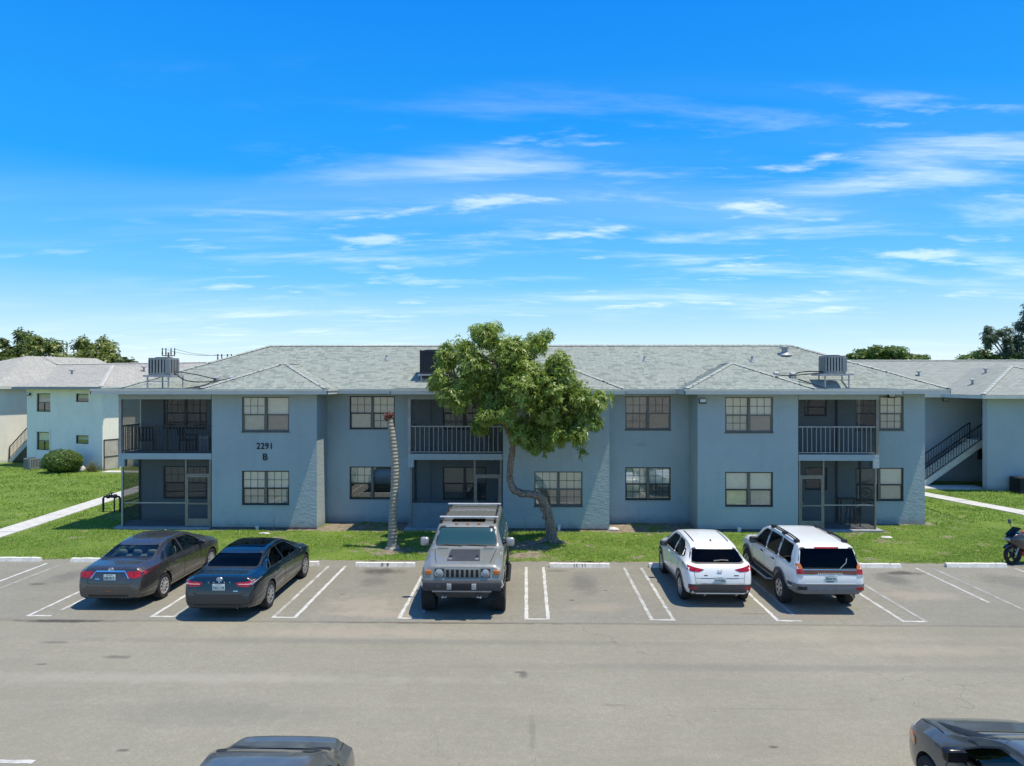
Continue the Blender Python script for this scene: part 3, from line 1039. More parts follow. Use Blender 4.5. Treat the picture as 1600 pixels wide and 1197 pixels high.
# roof
RF = Roof([(-16.6, 16.8, 28.2, 37.4), (-12.6, -7.6, 26.8, None), (-1.2, 3.8, 26.8, None), (6.0, 11.0, 26.8, None)],
          [(-16.6, 16.8, 28.2, 37.4), (-16.8, -7.6, 26.8, 28.8), (-5.2, 3.8, 26.8, 28.8), (6.0, 14.2, 26.8, 28.8)], 5.50, .43)
V, T = RF.deck(.2, .012)
roof = soup('roof', V, T, deck_mat, apt)
V, F = RF.tabs([(0, 0), (0, 1), (0, 2), (1, 0), (1, 1), (1, 2), (2, 0), (2, 1), (2, 2), (3, 0), (3, 1), (3, 2)], .145, .25)
tag(soup('shingles', V, F, shingle_mat, roof, 4), kind='stuff')
# almost flat strips of roof over the balconies
m = MB()
for a, b in ((-16.8, -12.5), (-5.2, -1.1), (10.9, 14.2)):
    y_ = 26.8
    row = 0
    while y_ < 28.25:
        x_ = a - .15 * (row % 2)
        while x_ < b - .05:
            x2 = min(b, x_ + random.uniform(.2, .42))
            z_ = 5.512 + (y_ - 26.8) * .012
            x1_ = max(a, x_)
            m.add([(x1_, y_, z_ + .016), (x2 - .006, y_, z_ + .016), (x2 - .006, y_ + .15, z_ + .004), (x1_, y_ + .15, z_ + .004), (x1_, y_, z_ - .004), (x2 - .006, y_, z_ - .004)],
                  [(0, 1, 2, 3), (4, 5, 1, 0)])
            x_ = x2
        y_ += .145
        row += 1
tag(m.build('porch_shingles', shingle_mat, roof, recalc=False), kind='stuff')
m = MB()


def RZ(x, y):
    return (x, y, float(RF.h(np.array([x]), np.array([y]))[0]))


cap_row(m, RZ(-12.0, 32.8), RZ(12.2, 32.8), roof=RF)
cap_row(m, RZ(-16.55, 28.25), RZ(-12.0, 32.8), roof=RF)
cap_row(m, RZ(16.75, 28.25), RZ(12.2, 32.8), roof=RF)
for a, b in ((-12.6, -7.6), (-1.2, 3.8), (6.0, 11.0)):
    c = (a + b) / 2
    cap_row(m, RZ(a + .05, 26.85), RZ(c, 29.3), roof=RF)
    cap_row(m, RZ(b - .05, 26.85), RZ(c, 29.3), roof=RF)
    cap_row(m, RZ(c, 29.3), RZ(c, 30.6), roof=RF)
tag(m.build('ridge_caps', plain('cap_shingle', (.33, .352, .31), .93, var=.14, vscale=5, bump=.3), roof), kind='stuff')
# eaves: fascia boards with a drip edge, and soffits
runs = [((-16.8, 26.8), (-7.6, 26.8)), ((-7.6, 26.8), (-7.6, 28.2)), ((-7.6, 28.2), (-5.2, 28.2)), ((-5.2, 28.2), (-5.2, 26.8)), ((-5.2, 26.8), (3.8, 26.8)),
        ((3.8, 26.8), (3.8, 28.2)), ((3.8, 28.2), (6.0, 28.2)), ((6.0, 28.2), (6.0, 26.8)), ((6.0, 26.8), (14.2, 26.8)), ((14.2, 26.8), (14.2, 28.2)), ((14.2, 28.2), (16.8, 28.2)),
        ((16.8, 28.2), (16.8, 37.4)), ((16.8, 37.4), (-16.6, 37.4)), ((-16.6, 37.4), (-16.6, 28.8)), ((-16.6, 28.8), (-16.8, 28.8)), ((-16.8, 28.8), (-16.8, 26.8))]
for i, (a, b) in enumerate(runs):
    A, B = Vector((*a, 0)), Vector((*b, 0))
    u = (B - A).normalized()
    n_ = Vector((u.y, -u.x, 0))      # outward
    e0 = -u * .001 * (i % 2)
    m = MB()
    for (d0, d1, z0, z1) in ((-.03, .0, 5.315, 5.50), (-.02, .022, 5.44, 5.512)):
        p = [A + n_ * d0, B + n_ * d0, B + n_ * d1, A + n_ * d1]
        m.add([q + Vector((0, 0, z0 + .0004 * i)) for q in p] + [q + Vector((0, 0, z1 + .0004 * i)) for q in p],
              [(0, 3, 2, 1), (4, 5, 6, 7), (0, 1, 5, 4), (1, 2, 6, 5), (2, 3, 7, 6), (3, 0, 4, 7)])
    m.build('fascia', trim_mat, apt)
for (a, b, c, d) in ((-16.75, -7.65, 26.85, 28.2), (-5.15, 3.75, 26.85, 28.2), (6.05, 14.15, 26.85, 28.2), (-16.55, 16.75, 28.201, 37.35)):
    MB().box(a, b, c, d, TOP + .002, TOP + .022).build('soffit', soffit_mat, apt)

# balconies
door_tan = plain('door_panel', (.25, .225, .18), .6, var=.15)


def screen_panel(x0, x1, z0, z1, y, name='screen'):
    return MB().add([(x0, y, z0), (x1, y, z0), (x1, y, z1), (x0, y, z1)], [(0, 1, 2, 3)]).build(name, screen_mat, apt)


def balcony(x0, x1, open_side, step, door_x, railing_mat, half_wall=False, up_posts=()):
    """x0..x1 between outer corner and bay wall; open_side -1/+1 is the outer end"""
    yb = YF
    MB().box(x0, x1, yb, yb + .16, 2.75, 2.985).build('balcony_beam', wall_mat, apt)
    xo = x0 if open_side < 0 else x1
    xa, xb = sorted((xo, xo - open_side * .16))
    MB().box(xa, xb, yb + .16, YS, 2.75, 2.984).build('balcony_beam', wall_mat, apt)
    MB().box(x0 + .01, x1 - .01, yb + .161, YS - .002, 2.80, 2.978).build('balcony_floor', slab_mat, apt)
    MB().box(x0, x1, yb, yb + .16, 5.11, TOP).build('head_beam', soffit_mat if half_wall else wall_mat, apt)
    MB().box(xa, xb, yb + .16, YS, 5.11, TOP - .001).build('head_beam', wall_mat, apt)
    # corner: upper post, beam drop, thin metal post below
    xa, xb = sorted((xo, xo - open_side * .11))
    MB().cbox(xa, xb, yb + .01, yb + .12, 2.985, 5.11, .006).build('post', tan_mat if open_side > 0 else rail_mat, apt)
    xa, xb = sorted((xo + open_side * .001, xo - open_side * .23))
    MB().box(xa, xb, yb - .004, yb + .22, 2.46, 2.75).build('beam_drop', wall_mat, apt)
    xa, xb = sorted((xo - open_side * .09, xo - open_side * .16))
    MB().cbox(xa, xb, yb + .03, yb + .10, .10, 2.46, .006).build('post', tan_mat if open_side > 0 or half_wall else alu_mat, apt)
    xa, xb = sorted((xo - open_side * .04, xo - open_side * .11))
    MB().cbox(xa, xb, YS - .08, YS - .01, .10, 2.75, .005).build('post', frame_mat, apt)
    # porch slab on the ground
    e = open_side * .12
    xa, xb = (x0 + min(0, e), x1 + max(0, e))
    MB().cbox(xa, xb, yb - .16, YS - .003, -.1, .10, .015).build('porch_slab', slab_mat, apt)
    # railing: rails and single balusters
    xi, xj = (x0 + .11, x1 - .004) if open_side < 0 else (x0 + .004, x1 - .11)
    r_ = MB().box(xi, xj, yb + .045, yb + .085, 4.03, 4.075).box(xi, xj, yb + .047, yb + .083, 3.04, 3.07).build('railing', railing_mat, apt)
    me = MB().box(-.011, .011, -.011, .011, 3.07, 4.03)
    first = None
    n = int((xj - xi) / step)
    for i in range(1, n):
        p = (xi + (xj - xi) * i / n, yb + .065, 0)
        if first is None:
            first = me.build('baluster', railing_mat, r_, loc=p)
        else:
            c = first.copy()
            COL.objects.link(c)
            c.location = p
    xs_ = xo - open_side * .055
    r2 = MB().box(xs_ - .02, xs_ + .02, yb + .13, YS, 4.03, 4.075).box(xs_ - .018, xs_ + .018, yb + .13, YS, 3.04, 3.07).build('railing', railing_mat, apt)
    k = int((YS - yb - .13) / step)
    for i in range(1, k):
        c = first.copy()
        COL.objects.link(c)
        c.parent = r2
        c.location = (xs_, yb + .13 + (YS - yb - .13) * i / k, 0)
    for xp in up_posts:
        MB().box(xp - .02, xp + .02, yb + .09, yb + .13, 2.985, 5.11).build('screen_post', frame_mat, apt)
    # insect screens, upper and lower, front and end
    screen_panel(xi, xj, 2.985, 5.11, yb + .12)
    MB().add([(xs_, yb + .13, 2.985), (xs_, YS, 2.985), (xs_, YS, 5.11), (xs_, yb + .13, 5.11)], [(0, 1, 2, 3)]).build('screen', screen_mat, apt)
    li, lj = (x0 + .16, x1 - .004) if open_side < 0 else (x0 + .004, x1 - .16)
    d0, d1 = door_x
    s0, s1 = (li, d0 - .06) if d0 > (li + lj) / 2 else (d1 + .06, lj)
    low = 1.03 if not half_wall else 1.06
    if half_wall:
        MB().cbox(s0, s1, yb + .05, yb + .13, .10, low, .01).build('half_wall', plain('porch_panel', (.19, .235, .25), .8, var=.12, vscale=2), apt)
        screen_panel(s0, s1, low, 2.75, yb + .08)
    else:
        screen_panel(s0, s1, .10, 2.75, yb + .08)
        MB().box(s0, s1, yb + .05, yb + .09, low - .022, low + .022).build('screen_rail', alu_mat, apt)
    xe = xo - open_side * .125
    MB().add([(xe, yb + .1, .10), (xe, YS - .08, .10), (xe, YS - .08, 2.75), (xe, yb + .1, 2.75)], [(0, 1, 2, 3)]).build('screen', screen_mat, apt)
    MB().box(xe - .018, xe + .018, yb + .1, YS - .08, low - .022, low + .022).build('screen_rail', frame_mat, apt)
    # screen door with its own frame, mid rail and kick plate; transom above
    jm = MB()
    jm.box(d0 - .06, d0, yb + .04, yb + .11, .10, 2.75).box(d1, d1 + .06, yb + .04, yb + .11, .10, 2.75).box(d0, d1, yb + .04, yb + .11, 2.12, 2.18)
    jm.build('door_jamb', tan_mat, apt)
    dr = MB().box(d0 + .004, d0 + .06, yb + .035, yb + .075, .12, 2.11).box(d1 - .06, d1 - .004, yb + .035, yb + .075, .12, 2.11) \
        .box(d0 + .06, d1 - .06, yb + .036, yb + .074, 2.04, 2.11).box(d0 + .06, d1 - .06, yb + .036, yb + .074, .98, 1.03).build('screen_door', tan_mat, apt)
    MB().cbox(d0 + .06, d1 - .06, yb + .04, yb + .07, .12, .42, .008).build('kick_plate', door_tan, dr)
    MB().add([(d0 + .06, yb + .055, .42), (d1 - .06, yb + .055, .42), (d1 - .06, yb + .055, 2.04), (d0 + .06, yb + .055, 2.04)], [(0, 1, 2, 3)]).build('screen', screen_mat, dr)
    MB().cbox(d0 + .065, d0 + .085, yb + .0, yb + .035, 1.06, 1.16, .004).build('handle', alu_mat, dr)
    screen_panel(d0, d1, 2.18, 2.75, yb + .075, 'transom_screen')
    # bulkhead lamp under the slab, and one on the upper ceiling
    MB().lathe([(0, -.07), (.09, -.055), (.12, 0)], 16, c=((x0 + x1) / 2, YF + .75, 2.80)).build('ceiling_lamp', plain('lamp_glass', (.75, .74, .68), .3), apt, 40)


balcony(-16.05, -12.36, -1, .128, (-13.36, -12.46), frame_mat, False, (-14.17,))
balcony(-4.62, -.92, -1, .178, (-1.98, -1.02), rail_mat, True, (-2.78,))
balcony(10.52, 13.60, 1, .165, (10.60, 11.46), rail_mat, False, (12.05,))
# a pipe chase on the right balcony's back wall
for z0_, z1_ in ((.1, 2.75), (2.98, 5.1)):
    MB().cbox(12.55, 12.62, YS - .07, YS - .002, z0_, z1_, .006).build('conduit', frame_mat, apt)
    MB().cbox(-3.98, -3.92, YS - .06, YS - .002, z0_, z1_, .006).build('conduit', wall_mat, apt)

# house number
num = plain('black_sign_paint', (.012, .014, .016), .5)
tm = text_mb('2291', .345, .012, 1.12, .004)
o = tm.build('house_number', num, apt, loc=(-10.24, YF - .014, 3.27))
o.scale = (.88, 1, 1)
tm = text_mb('B', .37, .012, 1, .006)
tm.build('house_number', num, apt, loc=(-10.23, YF - .014, 2.84))


# floodlights under the eaves
fl_body = plain('flood_body', (.05, .05, .05), .5, .3)
fl_lens = plain('flood_lens', (.80, .82, .80), .25)


def floodlight(parent, x, y, z, ry=0.0, white=False):
    o = MB().cbox(-.14, .14, -.10, .0, -.09, .09, .015).build('floodlight', fl_body, parent, loc=(x, y - .08, z))
    o.rotation_euler = (R(-25), 0, ry)
    MB().cbox(-.115, .115, -.112, -.098, -.07, .06, .004).build('lens', fl_lens, o)
    MB().tube([(0, 0, .0), (0, .09, .03)], .025, 8).build('bracket', fl_body, o)
    return o


floodlight(apt, 6.80, YF, 5.03)
floodlight(apt, 14.75, YS, 5.22)

# small things fixed to the walls and roof
pvc = plain('white_pvc', (.72, .71, .67), .5)
steel = plain('galvanised', (.36, .37, .37), .6, .3, var=.2)
for (x, y, h_, r0) in ((-10.49, YF - .12, .13, .06), (1.27, YF - .12, .24, .055), (8.2, YF - .12, .16, .07)):
    MB().tube([(x, y, -.05), (x, y, h_)], r0, 12).lathe([(r0 * 1.25, h_ - .03), (r0 * 1.25, h_ + .03), (0, h_ + .035)], 12, c=(x, y, 0)).build('cleanout_pipe', pvc, apt, 40)
for x, h_ in ((-9.9, .55), (-.05, .62), (7.9, .4), (-2.35, .36)):
    MB().tube([(x, YF - .03, -.02), (x, YF - .03, h_)], .012, 6).build('conduit', wall_mat, apt)
MB().cbox(4.55, 4.62, YS - .05, YS, 3.20, 3.28, .005).cbox(4.72, 4.80, YS - .04, YS, 3.21, 3.27, .005).build('wall_bracket', rail_mat, apt)


def vent(x, y, h_, r0, cap=True):
    z = RZ(x, y)[2]
    m = MB().tube([(x, y, z - .1), (x, y, z + h_)], r0, 12)
    m.lathe([(r0 * 2.4, z - .02), (r0 * 1.3, z + .12)], 12, c=(x, y, 0))
    if cap:
        m.lathe([(r0 * 1.7, z + h_), (r0 * 1.7, z + h_ + .05), (0, z + h_ + .10)], 12, c=(x, y, 0))
    return m.build('roof_vent', steel, roof, 40)


vent(11.55, 31.7, .30, .13)
vent(9.85, 30.9, .26, .05, False)
vent(-10.2, 33.3, .22, .16)
vent(5.2, 31.0, .22, .05, False)
vent(-6.2, 31.2, .2, .05, False)
for a, b in BAYS:
    MB().box(a + .005, b - .005, YF - .012, YF, W0, .10).build('footing', plain('footing', (.11, .10, .09), .95, var=.25), apt)

# ------------------------------------------------------------------ neighbouring buildings
def simple_window(parent, x0, x1, z0, z1, y, dark, split=True):
    w, h = x1 - x0, z1 - z0
    m = MB()
    m.box(-w / 2, w / 2, 0, .07, h - .05, h).box(-w / 2, w / 2, 0, .07, 0, .05).box(-w / 2, -w / 2 + .05, 0.001, .069, .05, h - .05).box(w / 2 - .05, w / 2, 0.001, .069, .05, h - .05)
    if split:
        m.box(-w / 2 + .05, w / 2 - .05, .002, .06, h * .5 - .025, h * .5 + .025).box(-.02, .02, .003, .055, .05, h * .5 - .025)
    o = m.build('window', frame_mat, parent, loc=((x0 + x1) / 2, y + .05, z0))
    MB().box(-w / 2 + .05, w / 2 - .05, .03, .035, .05, h - .05).build('pane', pane_mat, o)
    MB().box(-w / 2, w / 2, .12, .125, h * .45, h).build('blind', BLIND['grey' if dark else 'white'], o)
    MB().box(-w / 2, w / 2, .13, .135, 0, h * .46).build('blind', BLIND['dark'], o)  # painted gloom of the room below the raised blind
    MB().cbox(-w / 2 - .03, w / 2 + .03, -.06, .02, -.04, 0, .008).build('sill', pale_mat if parent.name.startswith('pale') else blue2_mat, o)
    return o


def stairs(parent, p0, run, rise, n, width_dir, width, tread_mat, rail_m, both=True, name='staircase'):
    """straight flight: p0 start of the near edge, run vector in plan, width_dir unit vector in plan"""
    p0, run, wd = Vector(p0), Vector((*run, 0)), Vector((*width_dir, 0)) * width
    root = MB()
    u = run.normalized()
    hh = rise / n
    st = run / n
    # sloping stringers
    for s_ in (0, 1):
        a = p0 + wd * s_
        root.bar(a + Vector((0, 0, .02)), a + run + Vector((0, 0, rise - .12)), .07, .30)
    o = root.build(name, tread_mat, parent)
    for i in range(n):
        a = p0 + st * i + Vector((0, 0, hh * (i + 1)))
        q = [a, a + st * 1.12, a + st * 1.12 + wd, a + wd]
        MB().add([v - Vector((0, 0, .05)) for v in q] + q, [(0, 3, 2, 1), (4, 5, 6, 7), (0, 1, 5, 4), (1, 2, 6, 5), (2, 3, 7, 6), (3, 0, 4, 7)]).build('tread', tread_mat, o)
        r_ = [a - Vector((0, 0, hh)), a + wd - Vector((0, 0, hh)), a + wd - Vector((0, 0, .05)), a - Vector((0, 0, .05))]
        MB().add([v + u * .02 for v in r_], [(0, 1, 2, 3)]).build('riser', tread_mat, o)
    for s_ in ((0, 1) if both else (0,)):
        a = p0 + wd * s_
        top0, top1 = a + Vector((0, 0, .95 + hh)), a + run + Vector((0, 0, .95 + rise))
        m = MB().bar(top0, top1, .05).bar(top0 - Vector((0, 0, .82)), top1 - Vector((0, 0, .82)), .035)
        m.bar(a + Vector((0, 0, .0)), top0, .05).bar(a + run + Vector((0, 0, rise)), top1, .05)
        rl = m.build('handrail', rail_m, parent)
        k = int(run.length / .14)
        for i in range(1, k):
            q = top0 + (top1 - top0) * i / k
            MB().bar(q - Vector((0, 0, .81)), q - Vector((0, 0, .02)), .02).build('baluster', rail_m, rl)
    return o


step_mat = plain('step_concrete', (.66, .62, .50), .9, var=.12, bump=.3)
grey_step = plain('grey_step', (.48, .48, .46), .9, var=.12)

# pale building on the left, turned about twenty degrees
TL = R(-20.5)
pale = tag(empty('pale_building', (-27.76, 45.6, 0), TL), 'pale grey-white two-storey building with grey roof behind the left lawn', 'building')
WL = [(-6.35, -4.98, 3.78, 5.04), (-6.35, -4.98, 1.16, 2.40), (-2.5, -1.3, 4.49, 5.04), (-2.5, -1.3, 1.71, 2.27)]
wall_holes(MB(), -7.35, 0, -.3, 5.35, 0, .2, WL).build('front_wall', pale_mat, pale)
wall_holes(MB(), .2, 3.2, -.3, 5.35, 0, -.2, [], 'y').build('side_wall', pale_mat, pale)
wall_holes(MB(), 0, 16, -.3, 5.35, 3.2, 3.4, []).build('front_wall', pale_mat, pale)
wall_holes(MB(), 3.4, 12.2, -.3, 5.35, 16, 15.8, [], 'y').build('side_wall', pale_mat, pale)
wall_holes(MB(), .2, 3.2, -.3, 5.35, -7.35, -7.15, [], 'y').build('side_wall', pale_mat, pale)
MB().box(-10.6, -7.35, 3.2, 3.4, -.3, 5.35).build('stairwell_wall', pale_mat, pale)
wall_holes(MB(), 0, 3.2, -.3, 5.35, -10.6, -10.8, [], 'y').build('stairwell_wall', pale_mat, pale)
MB().box(-24, -10.8, 0, .2, -.3, 5.35).build('front_wall', pale_mat, pale)
MB().box(-24, 16, 12.2, 12.4, -.3, 5.35).build('back_wall', pale_mat, pale)
for i, wv in enumerate(WL):
    simple_window(pale, *wv, 0, i != 1, i < 2)
PR = Roof([(-24.6, 16.6, 2.6, 13.0), (-8.0, .6, -.6, None), (-24.6, -10.0, -.6, None)], [(-24.6, 16.6, 2.6, 13.0), (-8.0, .6, -.6, 3.0), (-24.6, -10.0, -.6, 3.0)], 5.50, .345)  # gap added above the stairwell so sunlight falls on its wall
V, T = PR.deck(.2)
soup('roof', V, T, pale_roof, pale)
m = MB()


def PZ(x, y):
    return (x, y, float(PR.h(np.array([x]), np.array([y]))[0]))


cap_row(m, PZ(.55, -.55), PZ(-3.7, 3.7), roof=PR, seg=.5)
cap_row(m, PZ(-19.4, 7.8), PZ(11.4, 7.8), roof=PR, seg=.5)
cap_row(m, PZ(16.55, 2.65), PZ(11.4, 7.8), roof=PR, seg=.5)
tag(m.build('ridge_caps', plain('pale_cap', (.44, .42, .38), .9), pale), kind='stuff')
for a, b, y_ in ((-24.6, -10.0, -.6), (-8.0, .6, -.6), (-10.0, -8.0, 2.6), (.6, 16.6, 2.6)):
    MB().box(a, b, y_ - .02, y_ + .02, 5.33, 5.49).build('fascia', plain('dim_fascia', (.30, .31, .31), .7), pale)
MB().box(.58, .62, -.58, 2.58, 5.33, 5.488).build('fascia', trim_mat, pale)
MB().box(-10.02, -9.98, -.58, 2.58, 5.33, 5.488).build('fascia', trim_mat, pale)
MB().box(-8.02, -7.98, -.58, 2.58, 5.33, 5.488).build('fascia', trim_mat, pale)
for a, b, c, d in ((-24.5, -10.05, -.55, 2.6), (-7.95, .55, -.55, 2.6), (-24.5, 16.5, 2.601, 12.3)):
    MB().box(a, b, c, d, 5.352, 5.37).build('soffit', soffit_mat, pale)
stairs(pale, (-10.55, .9, .0), (3.2, 0), 2.6, 14, (0, 1), 1.1, grey_step, black_rail)
MB().box(-7.5, -7.36, .2, 3.2, 2.5, 2.7).build('stair_landing', grey_step, pale)
# screened lower porch at the near corner, beige screen in a dark frame
pm = plain('beige_screen', (.46, .42, .37), .8, var=.18, vscale=2)
MB().box(.012, .03, .10, 1.15, .05, 1.98).build('porch_screen', pm, pale)
m = MB()
for (a, b, c, d) in ((.06, .12, 0, 2.03), (1.13, 1.19, 0, 2.03), (.12, 1.13, 1.97, 2.03), (.12, 1.13, .86, .92)):
    m.box(.01, .05, a, b, c, d)
m.build('porch_screen_frame', frame_mat, pale)
MB().box(-5.02, -4.96, -.05, 0, .3, 2.6).build('downpipe', pale_mat, pale)
floodlight(pale, -9.3, 3.2, 4.9)
floodlight(pale, -7.0, .0, 4.95)
floodlight(pale, .55, .2, 5.1)
for x, y in ((-5.6, 2.0), (-2.6, 5.4)):
    z = PZ(x, y)[2]
    MB().tube([(x, y, z - .1), (x, y, z + .3)], .07, 10).lathe([(.2, z + .3), (.2, z + .36), (0, z + .46)], 10, c=(x, y, 0)).build('roof_vent', steel, pale)

# grey-blue building on the right with an outdoor stair
gb_ = tag(empty('grey_blue_building', (0, 0, 0)), 'grey-blue two-storey building with outdoor stairs at the right edge', 'building')
EB = 4.98
xr, xw = 24.5, 27.4
wall_holes(MB(), xr, 46, -.4, EB, 37.9, 38.1, []).build('front_wall', blue2_mat, gb_)
wall_holes(MB(), 38.1, 41.6, -.4, EB, xw, xw + .2, [], 'y').build('side_wall', blue2_mat, gb_)
wall_holes(MB(), xr, xw, -.4, EB, 38.1, 38.3, []).build('inner_wall', blue2_mat, gb_)
wall_holes(MB(), 15.5, xw, -.4, EB, 41.6, 41.8, [(26.55, 27.15, 3.75, 4.65)]).build('back_recess_wall', blue2_mat, gb_)
simple_window(gb_, 26.55, 27.15, 3.75, 4.65, 41.6, True)
wall_holes(MB(), 41.8, 52, -.4, EB, 15.5, 15.7, [], 'y').build('side_wall', blue2_mat, gb_)
MB().box(15.5, 46, 52, 52.2, -.4, EB).build('back_wall', blue2_mat, gb_)
GR = Roof([(14.8, 47.0, 40.8, 52.8), (23.8, 33.0, 37.2, None)], [(14.8, 47.0, 40.8, 52.8), (23.8, 47, 37.2, 41.0)], 5.12, .35)
V, T = GR.deck(.2)
soup('roof', V, T, green_roof, gb_)
m = MB()


def GZr(x, y):
    return (x, y, float(GR.h(np.array([x]), np.array([y]))[0]))


cap_row(m, GZr(14.85, 40.85), GZr(20.8, 46.8), roof=GR, seg=.5)
cap_row(m, GZr(20.8, 46.8), GZr(41, 46.8), roof=GR, seg=.5)
cap_row(m, GZr(23.85, 37.25), GZr(28.4, 41.8), roof=GR, seg=.5)
cap_row(m, GZr(32.95, 37.25), GZr(28.4, 41.8), roof=GR, seg=.5)
tag(m.build('ridge_caps', plain('green_cap', (.34, .36, .32), .9), gb_), kind='stuff')
for (a, b, y_) in ((14.8, 23.8, 40.8), (23.8, 47, 37.2)):
    MB().box(a, b, y_ - .02, y_ + .02, 4.93, 5.11).build('fascia', trim_mat, gb_)
MB().box(23.78, 23.82, 37.22, 40.78, 4.93, 5.108).build('fascia', trim_mat, gb_)
MB().box(14.9, 46.9, 40.85, 52, EB + .002, EB + .02).build('soffit', soffit_mat, gb_)
MB().box(23.85, 46.9, 37.25, 40.849, EB + .003, EB + .021).build('soffit', soffit_mat, gb_)
stairs(gb_, (22.0, 39.6, .0), (3.35, 0), 2.55, 15, (0, 1), 1.15, step_mat, black_rail)
MB().box(25.35, xw, 39.55, 41.6, 2.38, 2.56).build('stair_landing', step_mat, gb_)
m = MB().bar((25.38, 39.6, 3.5), (26.5, 39.6, 3.5), .05)
lr = m.build('landing_rail', black_rail, gb_)
for i in range(1, 9):
    MB().bar((25.38 + .13 * i, 39.6, 2.56), (25.38 + .13 * i, 39.6, 3.48), .022).build('baluster', black_rail, lr)
floodlight(gb_, 24.4, 41.6, 4.75)
MB().cbox(26.3, 26.7, 41.45, 41.6, 1.3, 1.9, .02).build('meter_box', frame_mat, gb_)
MB().cbox(27.75, 28.05, 37.75, 37.9, .9, 2.0, .02).build('meter_box', frame_mat, gb_)
for x, y in ((20.2, 43.6), (24.2, 43.9), (27.3, 42.4), (25.4, 40.6)):
    z = GZr(x, y)[2]
    MB().tube([(x, y, z - .1), (x, y, z + .22)], .06, 10).lathe([(.15, z + .22), (.15, z + .27), (0, z + .33)], 10, c=(x, y, 0)).build('roof_vent', steel, gb_)

# ------------------------------------------------------------------ air conditioners
ac_mat = plain('ac_casing', (.25, .265, .25), .55, .2, var=.12)
ac_dark = plain('ac_dark', (.030, .032, .036), .6)
ac_fin = plain('ac_fin', (.30, .31, .29), .5, .3)
rubber = plain('black_rubber', (.018, .018, .018), .6)


def aircon(name, loc, w, d, h, label, cat='air conditioner', dark=False, round_=True, legs=None, rz=0.0, group=None):
    o = empty(name, loc, rz)
    poly = rounded([(-w / 2, -d / 2), (w / 2, -d / 2), (w / 2, d / 2), (-w / 2, d / 2)], .16 if round_ else .03, 5)
    MB().prism([(x * .94, y * .94) for x, y in poly], 'z', .06, h - .05).build('core', ac_dark, o, 40)
    MB().prism(poly, 'z', 0, .09).build('base_pan', ac_mat if not dark else ac_dark, o, 40)
    MB().prism(poly, 'z', h - .07, h).build('top_cap', ac_mat if not dark else ac_dark, o, 40)
    MB().lathe([(w * .36, h), (w * .36, h + .02), (w * .30, h + .035), (0, h + .04)], 20).build('fan_guard', ac_dark, o, 30)
    # upright louvre strips round the casing
    per = sum(math.dist(poly[i], poly[i - 1]) for i in range(len(poly)))
    n, k, acc = (26 if not dark else 40), 0, 0.0
    step = per / n
    m = MB()
    for i in range(len(poly)):
        a, b = poly[i - 1], poly[i]
        L_ = math.dist(a, b)
        while k * step < acc + L_ and k < n:
            t_ = (k * step - acc) / L_
            x, y = a[0] + (b[0] - a[0]) * t_, a[1] + (b[1] - a[1]) * t_
            dx, dy = (b[0] - a[0]) / L_, (b[1] - a[1]) / L_
            hw = step * (.30 if not dark else .12)
            m.add([(x - dx * hw, y - dy * hw, .09), (x + dx * hw, y + dy * hw, .09), (x + dx * hw, y + dy * hw, h - .07), (x - dx * hw, y - dy * hw, h - .07),
                   (x * .94, y * .94, .09), (x * .94, y * .94, h - .07)], [(0, 1, 2, 3), (4, 0, 3, 5), (1, 4, 5, 2)])
            k += 1
        acc += L_
    m.build('louvre', ac_fin if not dark else ac_dark, o)
    MB().cbox(w * .28, w * .495, -d / 2 - .015, -d / 2 + .05, .09, h - .07, .01).build('service_panel', ac_mat if not dark else ac_dark, o)
    if legs:
        pw, hs = legs
        st = MB().box(-pw / 2, pw / 2, -d / 2 - .08, -d / 2 - .02, -.07, 0).box(-pw / 2, pw / 2, d / 2 + .02, d / 2 + .08, -.07, 0) \
            .box(-pw / 2, -pw / 2 + .06, -d / 2 - .02, d / 2 + .02, -.069, -.001).box(pw / 2 - .06, pw / 2, -d / 2 - .02, d / 2 + .02, -.069, -.001).build('stand', steel, o)
        for sx in (-.36, .36):
            for sy in (-1, 1):
                y_ = sy * (d / 2 + .05)
                hz = hs(loc[0] + sx * pw, loc[1] + y_)
                MB().bar((sx * pw + (.12 if sy > 0 else 0), y_, hz - loc[2]), (sx * pw + (.12 if sy > 0 else 0), y_, -.07), .045).build('leg', steel, st)
        MB().bar((-.36 * pw, -d / 2 - .05, -.25), (.36 * pw, -d / 2 - .05, -.25), .03).build('brace', steel, st)
    return tag(o, label, cat, group)


hfun = lambda x, y: RZ(x, y)[2]
aircon('rooftop_air_conditioner', (-14.42, 27.75, 6.06), .92, .82, .68, 'grey louvred air conditioner on stand at left end of blue roof', legs=(1.15, hfun))
aircon('rooftop_air_conditioner', (-3.92, 29.3, 6.12), .92, .9, .98, 'black air conditioner on roof stand left of the tree crown', dark=True, round_=False, legs=(1.05, hfun))
aircon('rooftop_air_conditioner', (12.32, 28.6, 6.12), .84, .78, .72, 'grey air conditioner on stand at right end of blue roof', legs=(1.30, hfun))
aircon('air_conditioner', (-32.9, 46.2, .05), .75, .7, .7, 'ground air conditioner half hidden beside the round bush', dark=False, rz=TL)
aircon('air_conditioner', (26.0, 37.3, .08), .95, .85, .75, 'dark air conditioner on the grass at the grey-blue building', dark=True, round_=False)


